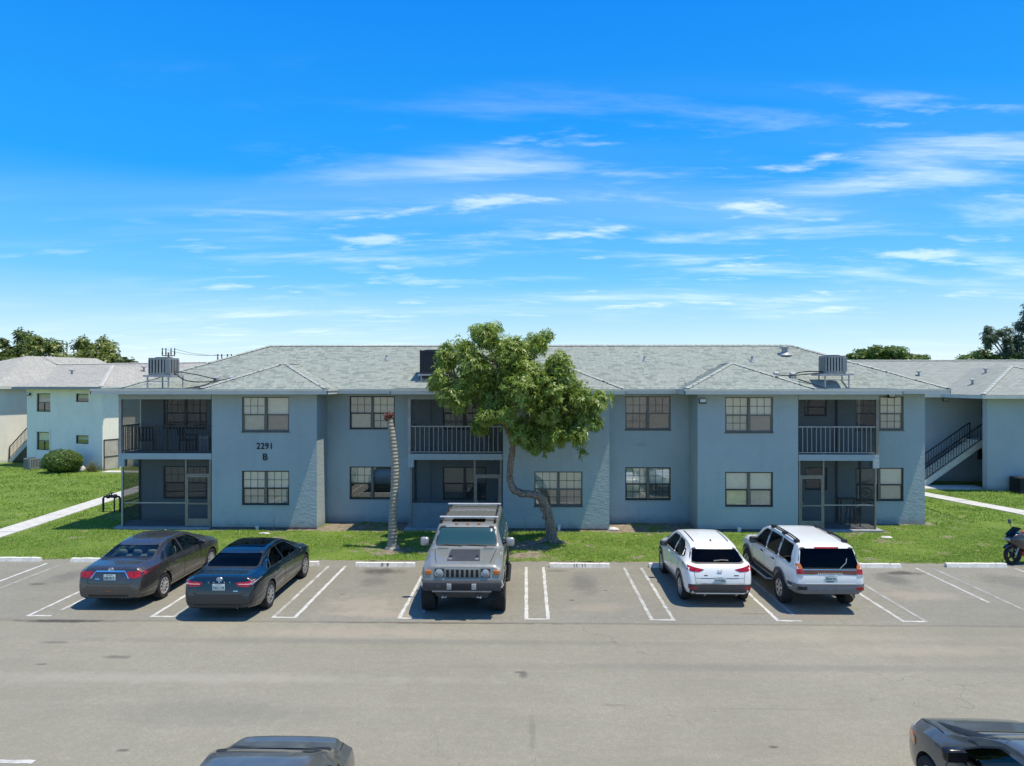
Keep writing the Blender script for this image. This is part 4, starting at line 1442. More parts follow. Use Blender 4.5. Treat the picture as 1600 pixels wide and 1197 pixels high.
def line_set(name, pts_list, hoods, label):
    """refrigerant hoses that rise from the unit, dip and enter the roof through small hoods"""
    p = hoods[0]
    o = empty(name, p)
    P = Vector(p)
    for pts in pts_list:
        q = [Vector(a) - P for a in pts]
        sm = []
        for i in range(len(q) - 1):
            a, b, c, d = q[max(i - 1, 0)], q[i], q[i + 1], q[min(i + 2, len(q) - 1)]
            for k in range(6):
                t_ = k / 6
                sm.append(.5 * ((2 * b) + (c - a) * t_ + (2 * a - 5 * b + 4 * c - d) * t_ * t_ + (3 * b - a - 3 * c + d) * t_ ** 3))
        sm.append(q[-1])
        MB().tube(sm, .022, 6).build('hose', rubber, o, 60)
    for hx, hy, hz in hoods:
        c = Vector((hx, hy, hz)) - P
        MB().add([c + Vector(v) for v in ((-.11, -.13, -.06), (.11, -.13, -.06), (.11, .14, .02), (-.11, .14, .02), (-.09, -.12, .16), (.09, -.12, .16), (.09, .06, .24), (-.09, .06, .24))],
                 [(0, 1, 5, 4), (1, 2, 6, 5), (2, 3, 7, 6), (3, 0, 4, 7), (4, 5, 6, 7)]).build('hood', steel, o)
    return tag(o, label, 'pipework')


z1, z2 = RZ(-12.8, 28.9)[2], RZ(-12.2, 28.95)[2]
line_set('hose_set', [[(-13.95, 27.7, 6.2), (-13.4, 28.0, 6.12), (-12.9, 28.6, 5.95), (-12.8, 28.85, z1 + .12)], [(-13.95, 27.65, 6.15), (-13.6, 27.9, 5.85), (-12.95, 28.4, 5.8), (-12.2, 28.9, z2 + .12)],
                        [(-12.8, 28.8, z1 + .1), (-13.0, 28.3, 5.68), (-13.4, 27.4, 5.54)], [(-12.2, 28.85, z2 + .1), (-12.5, 28.2, 5.70), (-13.0, 27.2, 5.54)]],
         [(-12.8, 28.9, z1), (-12.2, 28.95, z2)], 'black hoses and roof hoods beside the left rooftop air conditioner')
z1, z2 = RZ(11.0, 29.3)[2], RZ(10.35, 29.35)[2]
line_set('hose_set', [[(11.9, 28.5, 6.2), (11.5, 28.8, 6.22), (11.2, 29.1, 6.18), (11.0, 29.3, z1 + .1)], [(11.9, 28.5, 6.16), (11.3, 28.8, 6.10), (10.7, 29.1, 6.05), (10.35, 29.35, z2 + .1)],
                        [(11.1, 28.9, 5.9), (11.3, 28.3, 5.75), (11.5, 27.2, 5.53)]],
         [(11.0, 29.3, z1), (10.35, 29.35, z2)], 'black hoses and roof hoods beside the right rooftop air conditioner')

# ------------------------------------------------------------------ porch furniture and yard odds and ends
dark_plastic = plain('dark_plastic', (.035, .036, .04), .6)
pale_plastic = plain('pale_plastic', (.42, .46, .50), .6)


def chair(loc, rz, label, mat_, s=1.0):
    o = empty('porch_chair', loc, rz)
    MB().cbox(-.25 * s, .25 * s, -.24 * s, .24 * s, .41 * s, .45 * s, .015).build('seat', mat_, o)
    b = MB()
    for i in range(5):
        x = -.22 * s + .11 * s * i
        b.bar((x, .23 * s, .45 * s), (x, .31 * s, .92 * s), .05 * s, .02)
    b.bar((-.25 * s, .31 * s, .93 * s), (.25 * s, .31 * s, .93 * s), .05, .04)
    b.build('backrest', mat_, o)
    for sx in (-1, 1):
        for sy in (-1, 1):
            MB().bar((sx * .23 * s, sy * .21 * s, 0), (sx * .23 * s, sy * .2 * s, .42 * s), .035).build('leg', mat_, o)
        MB().bar((sx * .25 * s, -.22 * s, .64 * s), (sx * .25 * s, .26 * s, .66 * s), .05, .025).bar((sx * .24 * s, -.2 * s, .42 * s), (sx * .24 * s, -.2 * s, .64 * s), .03).build('armrest', mat_, o)
    return tag(o, label, 'chair')


chair((-15.35, 28.25, 2.98), R(200), 'black slatted chair at the open end of upper left balcony', dark_plastic, 1.05)
chair((-13.75, 28.35, 2.98), R(150), 'black chair in front of the window on upper left balcony', dark_plastic, 1.05)
chair((-1.75, 28.2, 2.98), R(165), 'pale plastic chair on the middle balcony behind the tree', pale_plastic)
o = empty('cooler_box', (-12.85, 27.95, 2.98))
MB().cbox(-.2, .2, -.16, .16, 0, .55, .03).build('tub', pale_plastic, o)
MB().cbox(-.215, .215, -.175, .175, .55, .66, .03).build('lid', pvc, o)
tag(o, 'pale box standing at the right end of upper left balcony', 'box')
o = empty('bar_stool', (12.95, 28.2, .10))
MB().cbox(-.19, .19, -.19, .19, .72, .80, .03).build('seat', plain('stool_seat', (.16, .165, .16), .5), o)
for sx in (-1, 1):
    for sy in (-1, 1):
        MB().bar((sx * .21, sy * .21, 0), (sx * .15, sy * .15, .73), .035).build('leg', dark_plastic, o)
MB().bar((-.19, -.19, .25), (.19, -.19, .25), .025).bar((-.19, .19, .25), (.19, .19, .25), .025).bar((-.19, -.19, .25), (-.19, .19, .25), .025).bar((.19, -.19, .25), (.19, .19, .25), .025).build('footrest', dark_plastic, o)
tag(o, 'dark bar stool inside the lower right screened porch', 'stool')
o = empty('folding_table', (13.0, 28.62, .10))
MB().cbox(-.42, .30, -.16, .18, .98, 1.02, .01).build('table_top', plain('table_brown', (.09, .065, .05), .5), o)
for sx in (-.38, .26):
    MB().bar((sx, -.13, 0), (sx, -.13, .98), .035).build('leg', dark_plastic, o)
    MB().bar((sx, .14, 0), (sx, .14, .98), .035).build('leg', dark_plastic, o)
tag(o, 'narrow brown high table behind the bar stool in the lower right porch', 'table')

o = empty('backflow_pipe', (-18.4, 30.9, 0))
iron = plain('cast_iron', (.03, .032, .034), .6, .4)
for s_ in (-1, 1):
    MB().tube([(s_ * .38, 0, -.05), (s_ * .38, 0, .62), (s_ * .33, 0, .70), (s_ * .22, 0, .72)], .045, 10).build('riser_pipe', iron, o, 50)
MB().lathe([(.045, -.24), (.10, -.2), (.10, -.12), (.07, -.08), (.07, .08), (.10, .12), (.10, .2), (.045, .24)], 12, 'x', (0, 0, .72)).build('valve_body', iron, o, 40)
MB().tube([(0, 0, .72), (0, 0, .86)], .03, 8).lathe([(.09, .85), (.09, .88), (.02, .89)], 12).build('hand_wheel', iron, o, 40)
MB().tube([(.12, 0, -.02), (.12, 0, .62)], .03, 8).build('support', iron, o)
tag(o, 'black water pipe assembly standing in the grass beside the left footpath', 'pipe')

rock_mat = plain('pale_rock', (.52, .50, .45), .9, var=.2, bump=.5, bscale=18)


def rock(loc, s, label):
    bm = bmesh.new()
    bmesh.ops.create_icosphere(bm, subdivisions=2, radius=1)
    for v in bm.verts:
        k = 1 + .18 * math.sin(v.co.x * 5 + loc[0]) * math.cos(v.co.y * 4 + v.co.z * 3)
        v.co = Vector((v.co.x * s[0] * k, v.co.y * s[1] * k, max(-.3, v.co.z) * s[2] * k))
    return tag(MB().bm(bm).build('rock', rock_mat, loc=loc, smooth=50), label, 'rock')


rock((-28.95, 45.2, .08), (.32, .25, .30), 'pale round rock right of the clipped bush')
rock((-9.95, 26.55, .03), (.22, .09, .05), 'small pale stone on the grass below the 2291 sign')
rock((13.35, 26.35, .03), (.22, .14, .05), 'flat pale stone on the grass by the right porch')
rock((7.05, 26.2, .03), (.12, .10, .06), 'small pinkish stone on the grass left of the white boxy SUV')
rock((3.35, 27.5, .04), (.26, .2, .10), 'pale lump of rubble at the right corner of the middle bay')

# utility poles far behind the roof
wood = plain('pole_wood', (.16, .14, .12), .9)


def utility_pole(loc, h, arm, rz, label):
    o = empty('utility_pole', loc, rz)
    MB().tube([(0, 0, 0), (0, 0, h)], [.17, .12], 10).build('pole', wood, o, 60)
    MB().bar((-arm, 0, h - .45), (arm, 0, h - .45), .12).bar((-arm * .5, 0, h - .45), (0, 0, h - 1.1), .05).bar((arm * .5, 0, h - .45), (0, 0, h - 1.1), .05).build('crossarm', wood, o)
    for x in (-arm * .95, -arm * .4, arm * .4, arm * .95):
        MB().lathe([(.04, h - .4), (.10, h - .2), (.06, h + .25), (.09, h + .5), (0, h + .56)], 8, c=(x, 0, 0)).build('insulator', iron, o, 50)
    return tag(o, label, 'utility pole')


utility_pole((-47.2, 92, 0), 9.8, .8, R(10), 'utility pole top above the left rooftop air conditioner')
utility_pole((-38.0, 88, 0), 8.85, .85, R(14), 'utility pole top just left of the blue roof ridge')
m = MB()
a, b = Vector((-47.2, 92, 10.3)), Vector((-38.0, 88, 9.3))
for s_ in (-.75, .75):
    m.tube([a.lerp(b, k / 12) + Vector((s_, 0, -1.1 * 4 * (k / 12) * (1 - k / 12) * .35)) for k in range(13)], .02, 4)
tag(m.build('power_line', iron), 'thin power lines strung between the two utility poles', 'cable')

# ------------------------------------------------------------------ trees and plants
def leaf_material(name, a, b, c, trans=.35):
    t = NT(name)
    rp = t.node('ShaderNodeNewGeometry').outputs['Random Per Island']
    pos = t.node('ShaderNodeNewGeometry').outputs['Position']
    col = t.mix(t.ramp(t.noise(.9, 3, .6, pos), .35, .65), a, b)
    col = t.mix(t.ramp(rp, .35, 1, 0, .8), col, c)
    sh = t.bsdf(col, .42, 0, .45)
    tr = t.node('ShaderNodeBsdfTranslucent', {'Color': t.mix(.5, col, (.16, .22, .02))}).outputs[0]
    return t.done(t.node('ShaderNodeMixShader', {0: trans, 1: sh, 2: tr}).outputs[0])


leaf_main = leaf_material('tree_leaf', (.140, .245, .034), (.275, .385, .055), (.44, .47, .13), .45)
leaf_dark = leaf_material('dark_leaf', (.060, .100, .022), (.105, .150, .030), (.17, .19, .045))
leaf_olive = leaf_material('olive_leaf', (.110, .165, .026), (.195, .240, .042), (.28, .29, .075))
leaf_blue = leaf_material('blue_leaf', (.045, .085, .045), (.075, .120, .065), (.11, .15, .09))
leaf_bush = leaf_material('bush_leaf', (.070, .130, .020), (.120, .195, .030), (.18, .26, .060))


def bark(name, a, b):
    t = NT(name)
    pos = t.tc.outputs['Object']
    mp = t.node('ShaderNodeMapping', {'Vector': pos, 'Scale': (5, 5, 1.6)}).outputs[0]
    n = t.noise(3.0, 6, .65, mp, .6)
    v = t.node('ShaderNodeTexVoronoi', {'Vector': mp, 'Scale': 4.0}, feature='DISTANCE_TO_EDGE').outputs['Distance']
    col = t.mix(t.ramp(n, .3, .7), a, b)
    col = t.mix(t.ramp(v, .0, .10, .7, 0), col, tuple(x * .35 for x in a))
    return t.done(t.bsdf(col, .92, 0, .2, t.bump(t.math('ADD', n, t.math('MULTIPLY', v, 2.0)), .8, .05)))


bark_main = bark('tree_bark', (.20, .145, .10), (.52, .41, .31))
bark_grey = bark('grey_bark', (.20, .18, .145), (.42, .39, .33))


def unit(n):
    v = rng.normal(size=(n, 3))
    return v / np.linalg.norm(v, axis=1)[:, None]


def rosettes(C, rad, n_ros, leaves, ll, lw, squash=1.0, droop=.25, shell=.55):
    """leaf whorls spread through balls; returns quad soup"""
    Vs = []
    for c, r in zip(C, rad):
        n = max(3, int(n_ros * r * r))
        d = unit(n)
        rr = r * (shell + (1 - shell) * rng.uniform(0, 1, n)) * rng.uniform(.55, 1.08, n)
        p = np.asarray(c) + d * rr[:, None] * np.array([1, 1, squash])
        up = d + np.array([0, 0, .6]) + rng.normal(0, .35, (n, 3))
        up /= np.linalg.norm(up, axis=1)[:, None]
        t1 = np.cross(up, rng.normal(size=(n, 3)))
        t1 /= np.linalg.norm(t1, axis=1)[:, None]
        t2 = np.cross(up, t1)
        for k in range(leaves):
            a = math.tau * k / leaves + rng.uniform(-.4, .4, n)
            ax = t1 * np.cos(a)[:, None] + t2 * np.sin(a)[:, None]
            ax = ax * .85 + up * rng.uniform(-.1, .6, n)[:, None] - np.array([0, 0, droop])
            ax /= np.linalg.norm(ax, axis=1)[:, None]
            sd = np.cross(ax, up + rng.normal(0, .3, (n, 3)))
            sd /= np.linalg.norm(sd, axis=1)[:, None] + 1e-9
            L_ = (ll * rng.uniform(.65, 1.2, n))[:, None]
            w_ = (lw * rng.uniform(.7, 1.2, n))[:, None]
            b0 = p + ax * L_ * .06
            m_ = p + ax * L_ * .5 - np.array([0, 0, .06]) * L_
            e = p + ax * L_ - np.array([0, 0, .22]) * L_
            Vs.append(np.stack([b0, m_ - sd * w_, e, m_ + sd * w_], 1))
    V = np.concatenate(Vs).reshape(-1, 3)
    return V, np.arange(len(V)).reshape(-1, 4)


def limb(pts, rad, n=9, wob=0.0):
    """Catmull-Rom smoothed tapering limb"""
    q = [Vector(p) for p in pts]
    out, rr = [], []
    for i in range(len(q) - 1):
        a, b, c, d = q[max(i - 1, 0)], q[i], q[i + 1], q[min(i + 2, len(q) - 1)]
        for k in range(5):
            t_ = k / 5
            p = .5 * ((2 * b) + (c - a) * t_ + (2 * a - 5 * b + 4 * c - d) * t_ * t_ + (3 * b - a - 3 * c + d) * t_ ** 3)
            out.append(p + Vector((random.gauss(0, wob), random.gauss(0, wob), 0)))
            rr.append((rad[i] * (1 - t_) + rad[i + 1] * t_) * random.uniform(.95, 1.06))
    out.append(q[-1])
    rr.append(rad[-1])
    return MB().tube(out, rr, n)


# ---- the crooked tree in front of the middle bay
TX, TY = .83, 25.37
K = 43.3


def tp(px, py, dy=0.0):
    """point on the tree's own upright plane, metres from its foot"""
    return Vector(((px - 858) / K, dy, (849.5 - py) / K))


tree = tag(empty('crooked_tree', (TX, TY, 0)), 'green leafy tree with sharply bent trunk before the middle of the blue building', 'tree')
tr_pts = [tp(866, 856), tp(863, 844), tp(860, 825), tp(856, 805, -.05), tp(851, 788, -.09), tp(843, 777, -.12), tp(830, 773, -.12), tp(815, 772, -.1), tp(803, 766, -.06), tp(797, 753), tp(797, 735), tp(800, 712), tp(801, 696, .02), tp(797, 681, .04), tp(790, 668, .05), tp(784, 652, .05)]
trunk = limb(tr_pts, [.31, .21, .175, .17, .165, .15, .132, .128, .128, .122, .11, .105, .10, .10, .095, .095], 14, .006).build('trunk', bark_main, tree, 70)
for v in trunk.data.vertices:
    v.co += Vector((random.gauss(0, .010), random.gauss(0, .010), random.gauss(0, .012)))
for (a, r0, dv) in ((tp(846, 795, -.26), .07, (-.05, -.05, .05)), (tp(798, 748, -.12), .065, (-.06, -.03, .03)), (tp(849, 808, -.24), .06, (.03, -.06, 0))):
    bm = bmesh.new()
    bmesh.ops.create_icosphere(bm, subdivisions=2, radius=r0)
    for v in bm.verts:
        v.co = Vector((v.co.x, v.co.y * .7, v.co.z * 1.3)) + a
    MB().bm(bm).build('knot', bark_main, trunk, 80)
for (e_, r0) in ((( .9, -.25, -.02), .06), ((-.85, -.3, -.02), .07), ((-.4, .8, -.02), .05), ((.5, .5, -.02), .05), ((-1.1, -.75, -.02), .05)):
    limb([(0, 0, .12), (e_[0] * .45, e_[1] * .45, .05), e_], [.12, r0, .02], 7).build('root', bark_main, trunk, 70)

LUMPS = [(760, 533, 27), (727, 552, 27), (702, 568, 22), (836, 533, 25), (856, 527, 15), (815, 552, 28), (785, 560, 34), (745, 582, 36), (700, 597, 24), (683, 601, 17), (722, 618, 28), (694, 620, 14),
         (828, 583, 38), (868, 572, 26), (876, 600, 32), (905, 618, 26), (928, 628, 20), (800, 588, 34), (778, 598, 28), (850, 608, 32), (732, 602, 26), (800, 548, 20), (908, 648, 28), (925, 660, 17), (862, 638, 40), (812, 612, 36), (770, 615, 34), (760, 648, 22),
         (746, 668, 15), (758, 672, 12), (822, 668, 30), (868, 672, 28), (895, 672, 22), (838, 690, 18), (857, 699, 14), (904, 690, 13), (909, 706, 8), (820, 686, 14), (872, 684, 15), (790, 640, 22), (700, 545, 12), (745, 520, 14), (775, 516, 12)]
C, RD, tips = [], [], []
for (lx, ly, lr) in LUMPS:
    r_ = lr / K
    span = 2.1 * math.sqrt(max(.05, 1 - ((lx - 805) / 150) ** 2)) * (1.0 if ly < 680 else .6)
    reps = 1 if lr < 16 else (3 if lr < 30 else 4)
    for k in range(reps):
        dy = random.uniform(-span, span * .62) if reps > 1 else random.uniform(-.8, .4)
        if k == 0 and reps > 1:
            dy = -span * random.uniform(.5, .9)
        sc_ = random.uniform(.62, .92) if reps > 1 else .95
        c = tp(lx + random.uniform(-.3, .3) * lr * (reps > 1), ly + random.uniform(-.3, .3) * lr * (reps > 1), dy)
        C.append(tuple(c))
        RD.append(r_ * sc_)
        if lr >= 14 and k < 2:
            tips.append(c)
V, F = rosettes(C, [r * 1.15 for r in RD], 245, 7, .175, .030, .95, .30, .30)
soup('crown', V, F, leaf_main, tree, 4)
# limbs from the fork into the leaf masses
forks = [tp(785, 645, .05), tp(762, 612, -.2), tp(806, 605, -.25), tp(838, 622, -.3), tp(745, 588, .2), tp(820, 575, .2), tp(868, 628, .25), tp(715, 598, -.3), tp(775, 570, -.5)]
for a, b, r0, r1 in ((0, 1, .10, .07), (0, 2, .09, .065), (0, 3, .085, .055), (1, 4, .07, .045), (2, 5, .065, .04), (3, 6, .055, .04), (1, 7, .055, .035), (2, 8, .06, .035)):
    p, q = forks[a], forks[b]
    mid = p.lerp(q, .5) + Vector((random.uniform(-.12, .12), random.uniform(-.1, .1), .08))
    limb([p, mid, q], [r0, (r0 + r1) / 2, r1], 8).build('limb', bark_grey, tree, 70)
for i, c in enumerate(tips):
    f_ = min(forks[1:], key=lambda q: (q - c).length)
    if (f_ - c).length < .15:
        continue
    mid = f_.lerp(c, .55) + Vector((random.uniform(-.15, .15), random.uniform(-.15, .15), random.uniform(-.05, .2)))
    limb([f_, mid, c], [.042, .028, .010], 6).build('branch', bark_grey, tree, 70)

# ---- bare palm trunk
palm = tag(empty('bare_palm_trunk', (-4.63, 24.29, 0)), 'bare curved grey palm trunk without fronds before the recessed wall', 'palm trunk')
t = NT('palm_bark')
wv = t.node('ShaderNodeTexWave', {'Vector': t.tc.outputs['Object'], 'Scale': 2.6, 'Distortion': 1.0, 'Detail': 2.0}, bands_direction='Z').outputs['Fac']
pn = t.noise(8, 5, .65)
pc = t.mix(t.ramp(pn, .3, .7), (.26, .235, .18), (.44, .40, .31))
pc = t.mix(t.ramp(wv, .05, .35, .35, 0), pc, (.10, .088, .07))
palm_bark = t.done(t.bsdf(pc, .92, 0, .2, t.bump(t.math('ADD', wv, pn), .6, .03)))
K2 = 1100 / 24.35
path = [(613, 862), (613, 850), (613.5, 820), (615, 790), (616.5, 760), (617, 735), (616, 712), (614, 692), (611.5, 672), (609, 660), (607.5, 652)]
pts, rad = [], []
bigr = [.21, .175, .150, .142, .138, .135, .128, .120, .112, .108, .10]
for i in range(len(path) - 1):
    for k in range(8):
        t_ = k / 8
        px, py = path[i][0] * (1 - t_) + path[i + 1][0] * t_, path[i][1] * (1 - t_) + path[i + 1][1] * t_
        r_ = bigr[i] * (1 - t_) + bigr[i + 1] * t_
        hgt = (858 - py) / K2
        if hgt > 2.0:
            r_ *= 1 + .055 * ((hgt * 8.5 + .4 * math.sin(hgt * 5)) % 1.0 - .5)       # leaf-scar rings on the upper stem
        else:
            r_ *= random.uniform(.985, 1.015)
        pts.append(((px - 613) / K2, 0, hgt))
        rad.append(r_)
MB().tube(pts, rad, 14).build('trunk', palm_bark, palm, 60)
m = MB()
top = Vector(pts[-1])
for i in range(60):
    a = random.uniform(0, math.tau)
    d = Vector((math.cos(a), math.sin(a), random.uniform(.4, 2.2))).normalized()
    L_ = random.uniform(.10, .24)
    b = top + Vector((math.cos(a), math.sin(a), 0)) * .06 + Vector((0, 0, random.uniform(-.12, .08)))
    m.tube([b, b + d * L_ * .6, b + d * L_ + Vector((0, 0, -.02))], [.032, .022, .006], 5)
m.build('frayed_top', plain('palm_fibre', (.17, .065, .045), .9, var=.5, vscale=14), palm, 50)
MB().tube([top + Vector((-.05, -.05, .05)), top + Vector((-.10, -.08, .10)), top + Vector((-.14, -.08, .12))], [.025, .022, .012], 6).build('cut_stub', pvc, palm, 50)
MB().lathe([(.30, .0), (.25, .05), (.19, .14), (.165, .22)], 16).build('root_flare', palm_bark, palm, 60)


# ---- background trees
def far_tree(loc, lumps, leaf, n_ros, ll, lw, label, trunk_h, trunk_r=.25, leaves=6, squash=.8, group=None, droop=.2, name='background_tree'):
    o = empty(name, loc)
    top_ = Vector((sum(l[0] for l in lumps) / len(lumps), sum(l[1] for l in lumps) / len(lumps), trunk_h))
    limb([(0, 0, -.1), (top_.x * .3, top_.y * .3, trunk_h * .55), top_], [trunk_r * 1.3, trunk_r, trunk_r * .7], 9).build('trunk', bark_grey, o, 70)
    for l in lumps[::2]:
        c = Vector(l[:3])
        limb([top_ * .92, top_.lerp(c, .5) + Vector((0, 0, .2)), c], [trunk_r * .5, trunk_r * .3, .03], 6).build('branch', bark_grey, o, 70)
    V, F = rosettes([l[:3] for l in lumps], [l[3] for l in lumps], n_ros, leaves, ll, lw, squash, droop, .3)
    soup('crown', V, F, leaf, o, 4)
    return tag(o, label, 'tree', group)


def lumps_in(w, d, z0, z1, n, r0, r1, seed, flat=0.0):
    rr = random.Random(seed)
    out = []
    for _ in range(n):
        a, q = rr.uniform(0, math.tau), math.sqrt(rr.uniform(0, 1))
        x, y = math.cos(a) * q * w, math.sin(a) * q * d
        zt = z1 - (z1 - z0) * (q ** 2) * (1 - flat) * .6
        out.append((x, y, rr.uniform(z0 + (zt - z0) * .3, zt), rr.uniform(r0, r1)))
    return out


spots = [(-53.5, 66, 9.1, 'olive', 'leftmost olive-green tree above the pale roof'), (-49.8, 68, 9.9, 'dark', 'tallest ragged tree above the pale roof at far left'),
         (-46.0, 66, 9.0, 'olive', 'olive tree in the middle of the row above the pale roof'), (-43.2, 69, 9.3, 'olive', 'yellowish-green tree right of centre above the pale roof'),
         (-40.2, 66, 8.4, 'olive', 'rust-tinged tree at the right end of the row above the pale roof')]
for i, (x, y, h_, kd, lab) in enumerate(spots):
    far_tree((x, y, 0), lumps_in(3.0, 2.6, 5.2, h_ + 1.0, 26, .75, 1.35, i + 3), leaf_olive if kd == 'olive' else leaf_dark, 70, .42, .085, lab, 4.6, .22, group='trees above the pale roof')
# feathery palm at the end of that row
o = empty('background_palm', (-38.0, 66, 0))
MB().tube([(0, 0, 0), (.1, 0, 4), (0, 0, 7.4)], [.2, .16, .13], 9).build('trunk', palm_bark, o, 60)
V, F = [], []
for i in range(22):
    a = random.uniform(0, math.tau)
    el = random.uniform(-.1, 1.3)
    L_ = random.uniform(1.2, 1.8)
    d = Vector((math.cos(a) * math.cos(el), math.sin(a) * math.cos(el), math.sin(el)))
    prev = None
    for k in range(11):
        t_ = k / 10
        p = Vector((0, 0, 7.4)) + d * L_ * t_ - Vector((0, 0, .9)) * t_ * t_
        sd = d.cross(Vector((0, 0, 1))).normalized()
        for sg in (-1, 1):
            e_ = p + sd * sg * .42 * (1 - t_ * .7) + d * .25 - Vector((0, 0, .18))
            w_ = d * .05
            n0 = len(V)
            V += [p - w_, p + w_, e_ + w_ * .4, e_ - w_ * .4]
            F.append((n0, n0 + 1, n0 + 2, n0 + 3))
soup('crown', np.array([v[:] for v in V]), np.array(F), leaf_blue, o, 4)
tag(o, 'blue-green palm top rising right of the trees above the pale roof', 'palm tree')
far_tree((38.0, 75, 0), lumps_in(4.0, 3.0, 7.4, 9.4, 44, .6, 1.05, 31, .85), leaf_bush, 90, .36, .085, 'flat-topped bright green tree behind the right end of the blue roof', 6.0, .3, squash=.55, name='flat_top_tree')
far_tree((43.9, 66, 0), lumps_in(3.4, 2.5, 6.6, 8.6, 30, .6, 1.1, 41, .7), leaf_bush, 80, .36, .08, 'low green tree above the grey-blue roof at far right', 5.2, .3, squash=.7, name='background_tree')
LP = [(-3.0, 0, 9.3, .7), (-2.6, .3, 10.0, .55), (-2.2, 0, 9.2, .6), (-2.9, 0, 8.6, .45), (-1.3, .2, 9.7, .55), (-.8, -.2, 9.0, .7), (-.2, .3, 9.9, .5), (.6, 0, 9.1, .8), (1.3, .4, 10.3, .7), (1.9, 0, 11.3, .8), (2.3, .2, 12.2, .7), (1.6, -.3, 12.0, .4), (2.8, 0, 10.6, .9), (1.0, 0, 8.2, 1.0), (-.6, 0, 8.0, .9), (2.5, 0, 8.8, 1.1)]
far_tree((43.6, 64, 0), [(x * .75, y, z + .6, r * .95) for x, y, z, r in LP], leaf_blue, 170, .34, .035, 'tall loose feathery tree at the right edge above the grey-blue roof', 7.0, .28, leaves=7, squash=1.1, droop=.7, name='feathery_tree')
o = far_tree((30.0, 95, 0), [(-.6, 0, 9.1, .5), (.2, 0, 9.3, .55), (.9, 0, 9.0, .5), (0, 0, 8.6, .6)], leaf_blue, 46, .5, .09, 'small dark tree tip behind the right end of the blue ridge', 7, .2)

# ---- clipped round bush and a small scrubby plant on the left lawn
o = empty('round_bush', (-29.75, 44.6, 0))
bm = bmesh.new()
bmesh.ops.create_icosphere(bm, subdivisions=3, radius=1)
for v in bm.verts:
    k = 1 + .05 * math.sin(v.co.x * 6 + v.co.z * 4) + .04 * math.cos(v.co.y * 7)
    v.co = Vector((v.co.x * 1.04 * k, v.co.y * .93 * k, .68 + v.co.z * .62 * k))
MB().bm(bm).build('twig_core', plain('bush_core', (.020, .035, .008), .95), o, 60)
n = 7500
d = unit(n)
pp = d * np.array([1.12, 1.0, .70]) * rng.uniform(.94, 1.06, n)[:, None] * (1 + .05 * np.sin(d[:, 0] * 6 + d[:, 2] * 4) + .05 * np.cos(d[:, 1] * 7) + .05 * np.sin(d[:, 0] * 13 + d[:, 2] * 11))[:, None] + np.array([0, 0, .72])
ax = np.cross(d, rng.normal(size=(n, 3))) + d * .5
ax /= np.linalg.norm(ax, axis=1)[:, None]
sd = np.cross(ax, d)
L_ = rng.uniform(.07, .13, n)[:, None]
V = np.stack([pp, pp + ax * L_ * .5 + sd * L_ * .32, pp + ax * L_, pp + ax * L_ * .5 - sd * L_ * .32], 1).reshape(-1, 3)
V = V[np.repeat(pp[:, 2] > .03, 4)]
soup('foliage', V, np.arange(len(V)).reshape(-1, 4), leaf_bush, o, 4)
tag(o, 'clipped round green bush in front of the pale building', 'bush')
o = empty('scrubby_plant', (-28.1, 45.0, 0))
V = []
for i in range(260):
    a, el, L_ = random.uniform(0, math.tau), random.uniform(.3, 1.4), random.uniform(.3, .75)
    b = Vector((random.gauss(0, .12), random.gauss(0, .1), 0))
    d = Vector((math.cos(a) * math.cos(el), math.sin(a) * math.cos(el), math.sin(el)))
    sd = d.cross(Vector((0, 0, 1))).normalized() * .018
    V += [b - sd, b + sd, b + d * L_ + sd * .2, b + d * L_ - sd * .2]
soup('foliage', np.array([v[:] for v in V]), np.arange(len(V)).reshape(-1, 4), leaf_material('dry_plant', (.14, .13, .06), (.20, .17, .09), (.28, .24, .15)), o, 4)
tag(o, 'small dry scrubby plant right of the pale rock by the pale building', 'plant')

# ------------------------------------------------------------------ vehicles
tyre_mat = plain('tyre', (.022, .022, .023), .85, var=.25, vscale=12)
rim_mat = plain('alloy_rim', (.55, .56, .57), .3, .8, var=.1)
rim_dark = plain('wheel_dark', (.02, .02, .021), .7)
chrome = plain('chrome', (.75, .76, .77), .12, 1.0, var=.04)
black_trim = plain('black_trim', (.018, .019, .020), .5)
grey_clad = plain('grey_cladding', (.060, .062, .064), .65, var=.12)
seam_mat = plain('panel_gap', (.008, .008, .009), .8)
plate_mat = plain('number_plate', (.56, .62, .60), .5, var=.1, vscale=25)
plate_ink = plain('plate_ink', (.05, .13, .11), .6)
clear_lens = plain('clear_lens', (.36, .38, .39), .12, .2)
dark_mirror = plain('mirror_glass', (.10, .11, .12), .08, .8)
amber = plain('amber_lens', (.62, .17, .02), .2, **{'Coat Weight': 1.0})
car_glass = glass('car_glass', (.42, .48, .46), .035, .02, .5)
dark_glass = glass('dark_car_glass', (.022, .028, .032), .012, .02, .26)
seat_grey = plain('seat_grey', (.46, .47, .46), .85)
seat_dark = plain('seat_dark', (.035, .035, .036), .85)
cabin_mat = plain('cabin_dark', (.020, .020, .021), .9)
t = NT('red_lens')
red_lens = t.done(t.bsdf(t.mix(t.ramp(t.noise(18, 3), .4, .65), (.24, .006, .010), (.46, .012, .018)), .22, 0, .4, None, **{'Coat Weight': .25}))


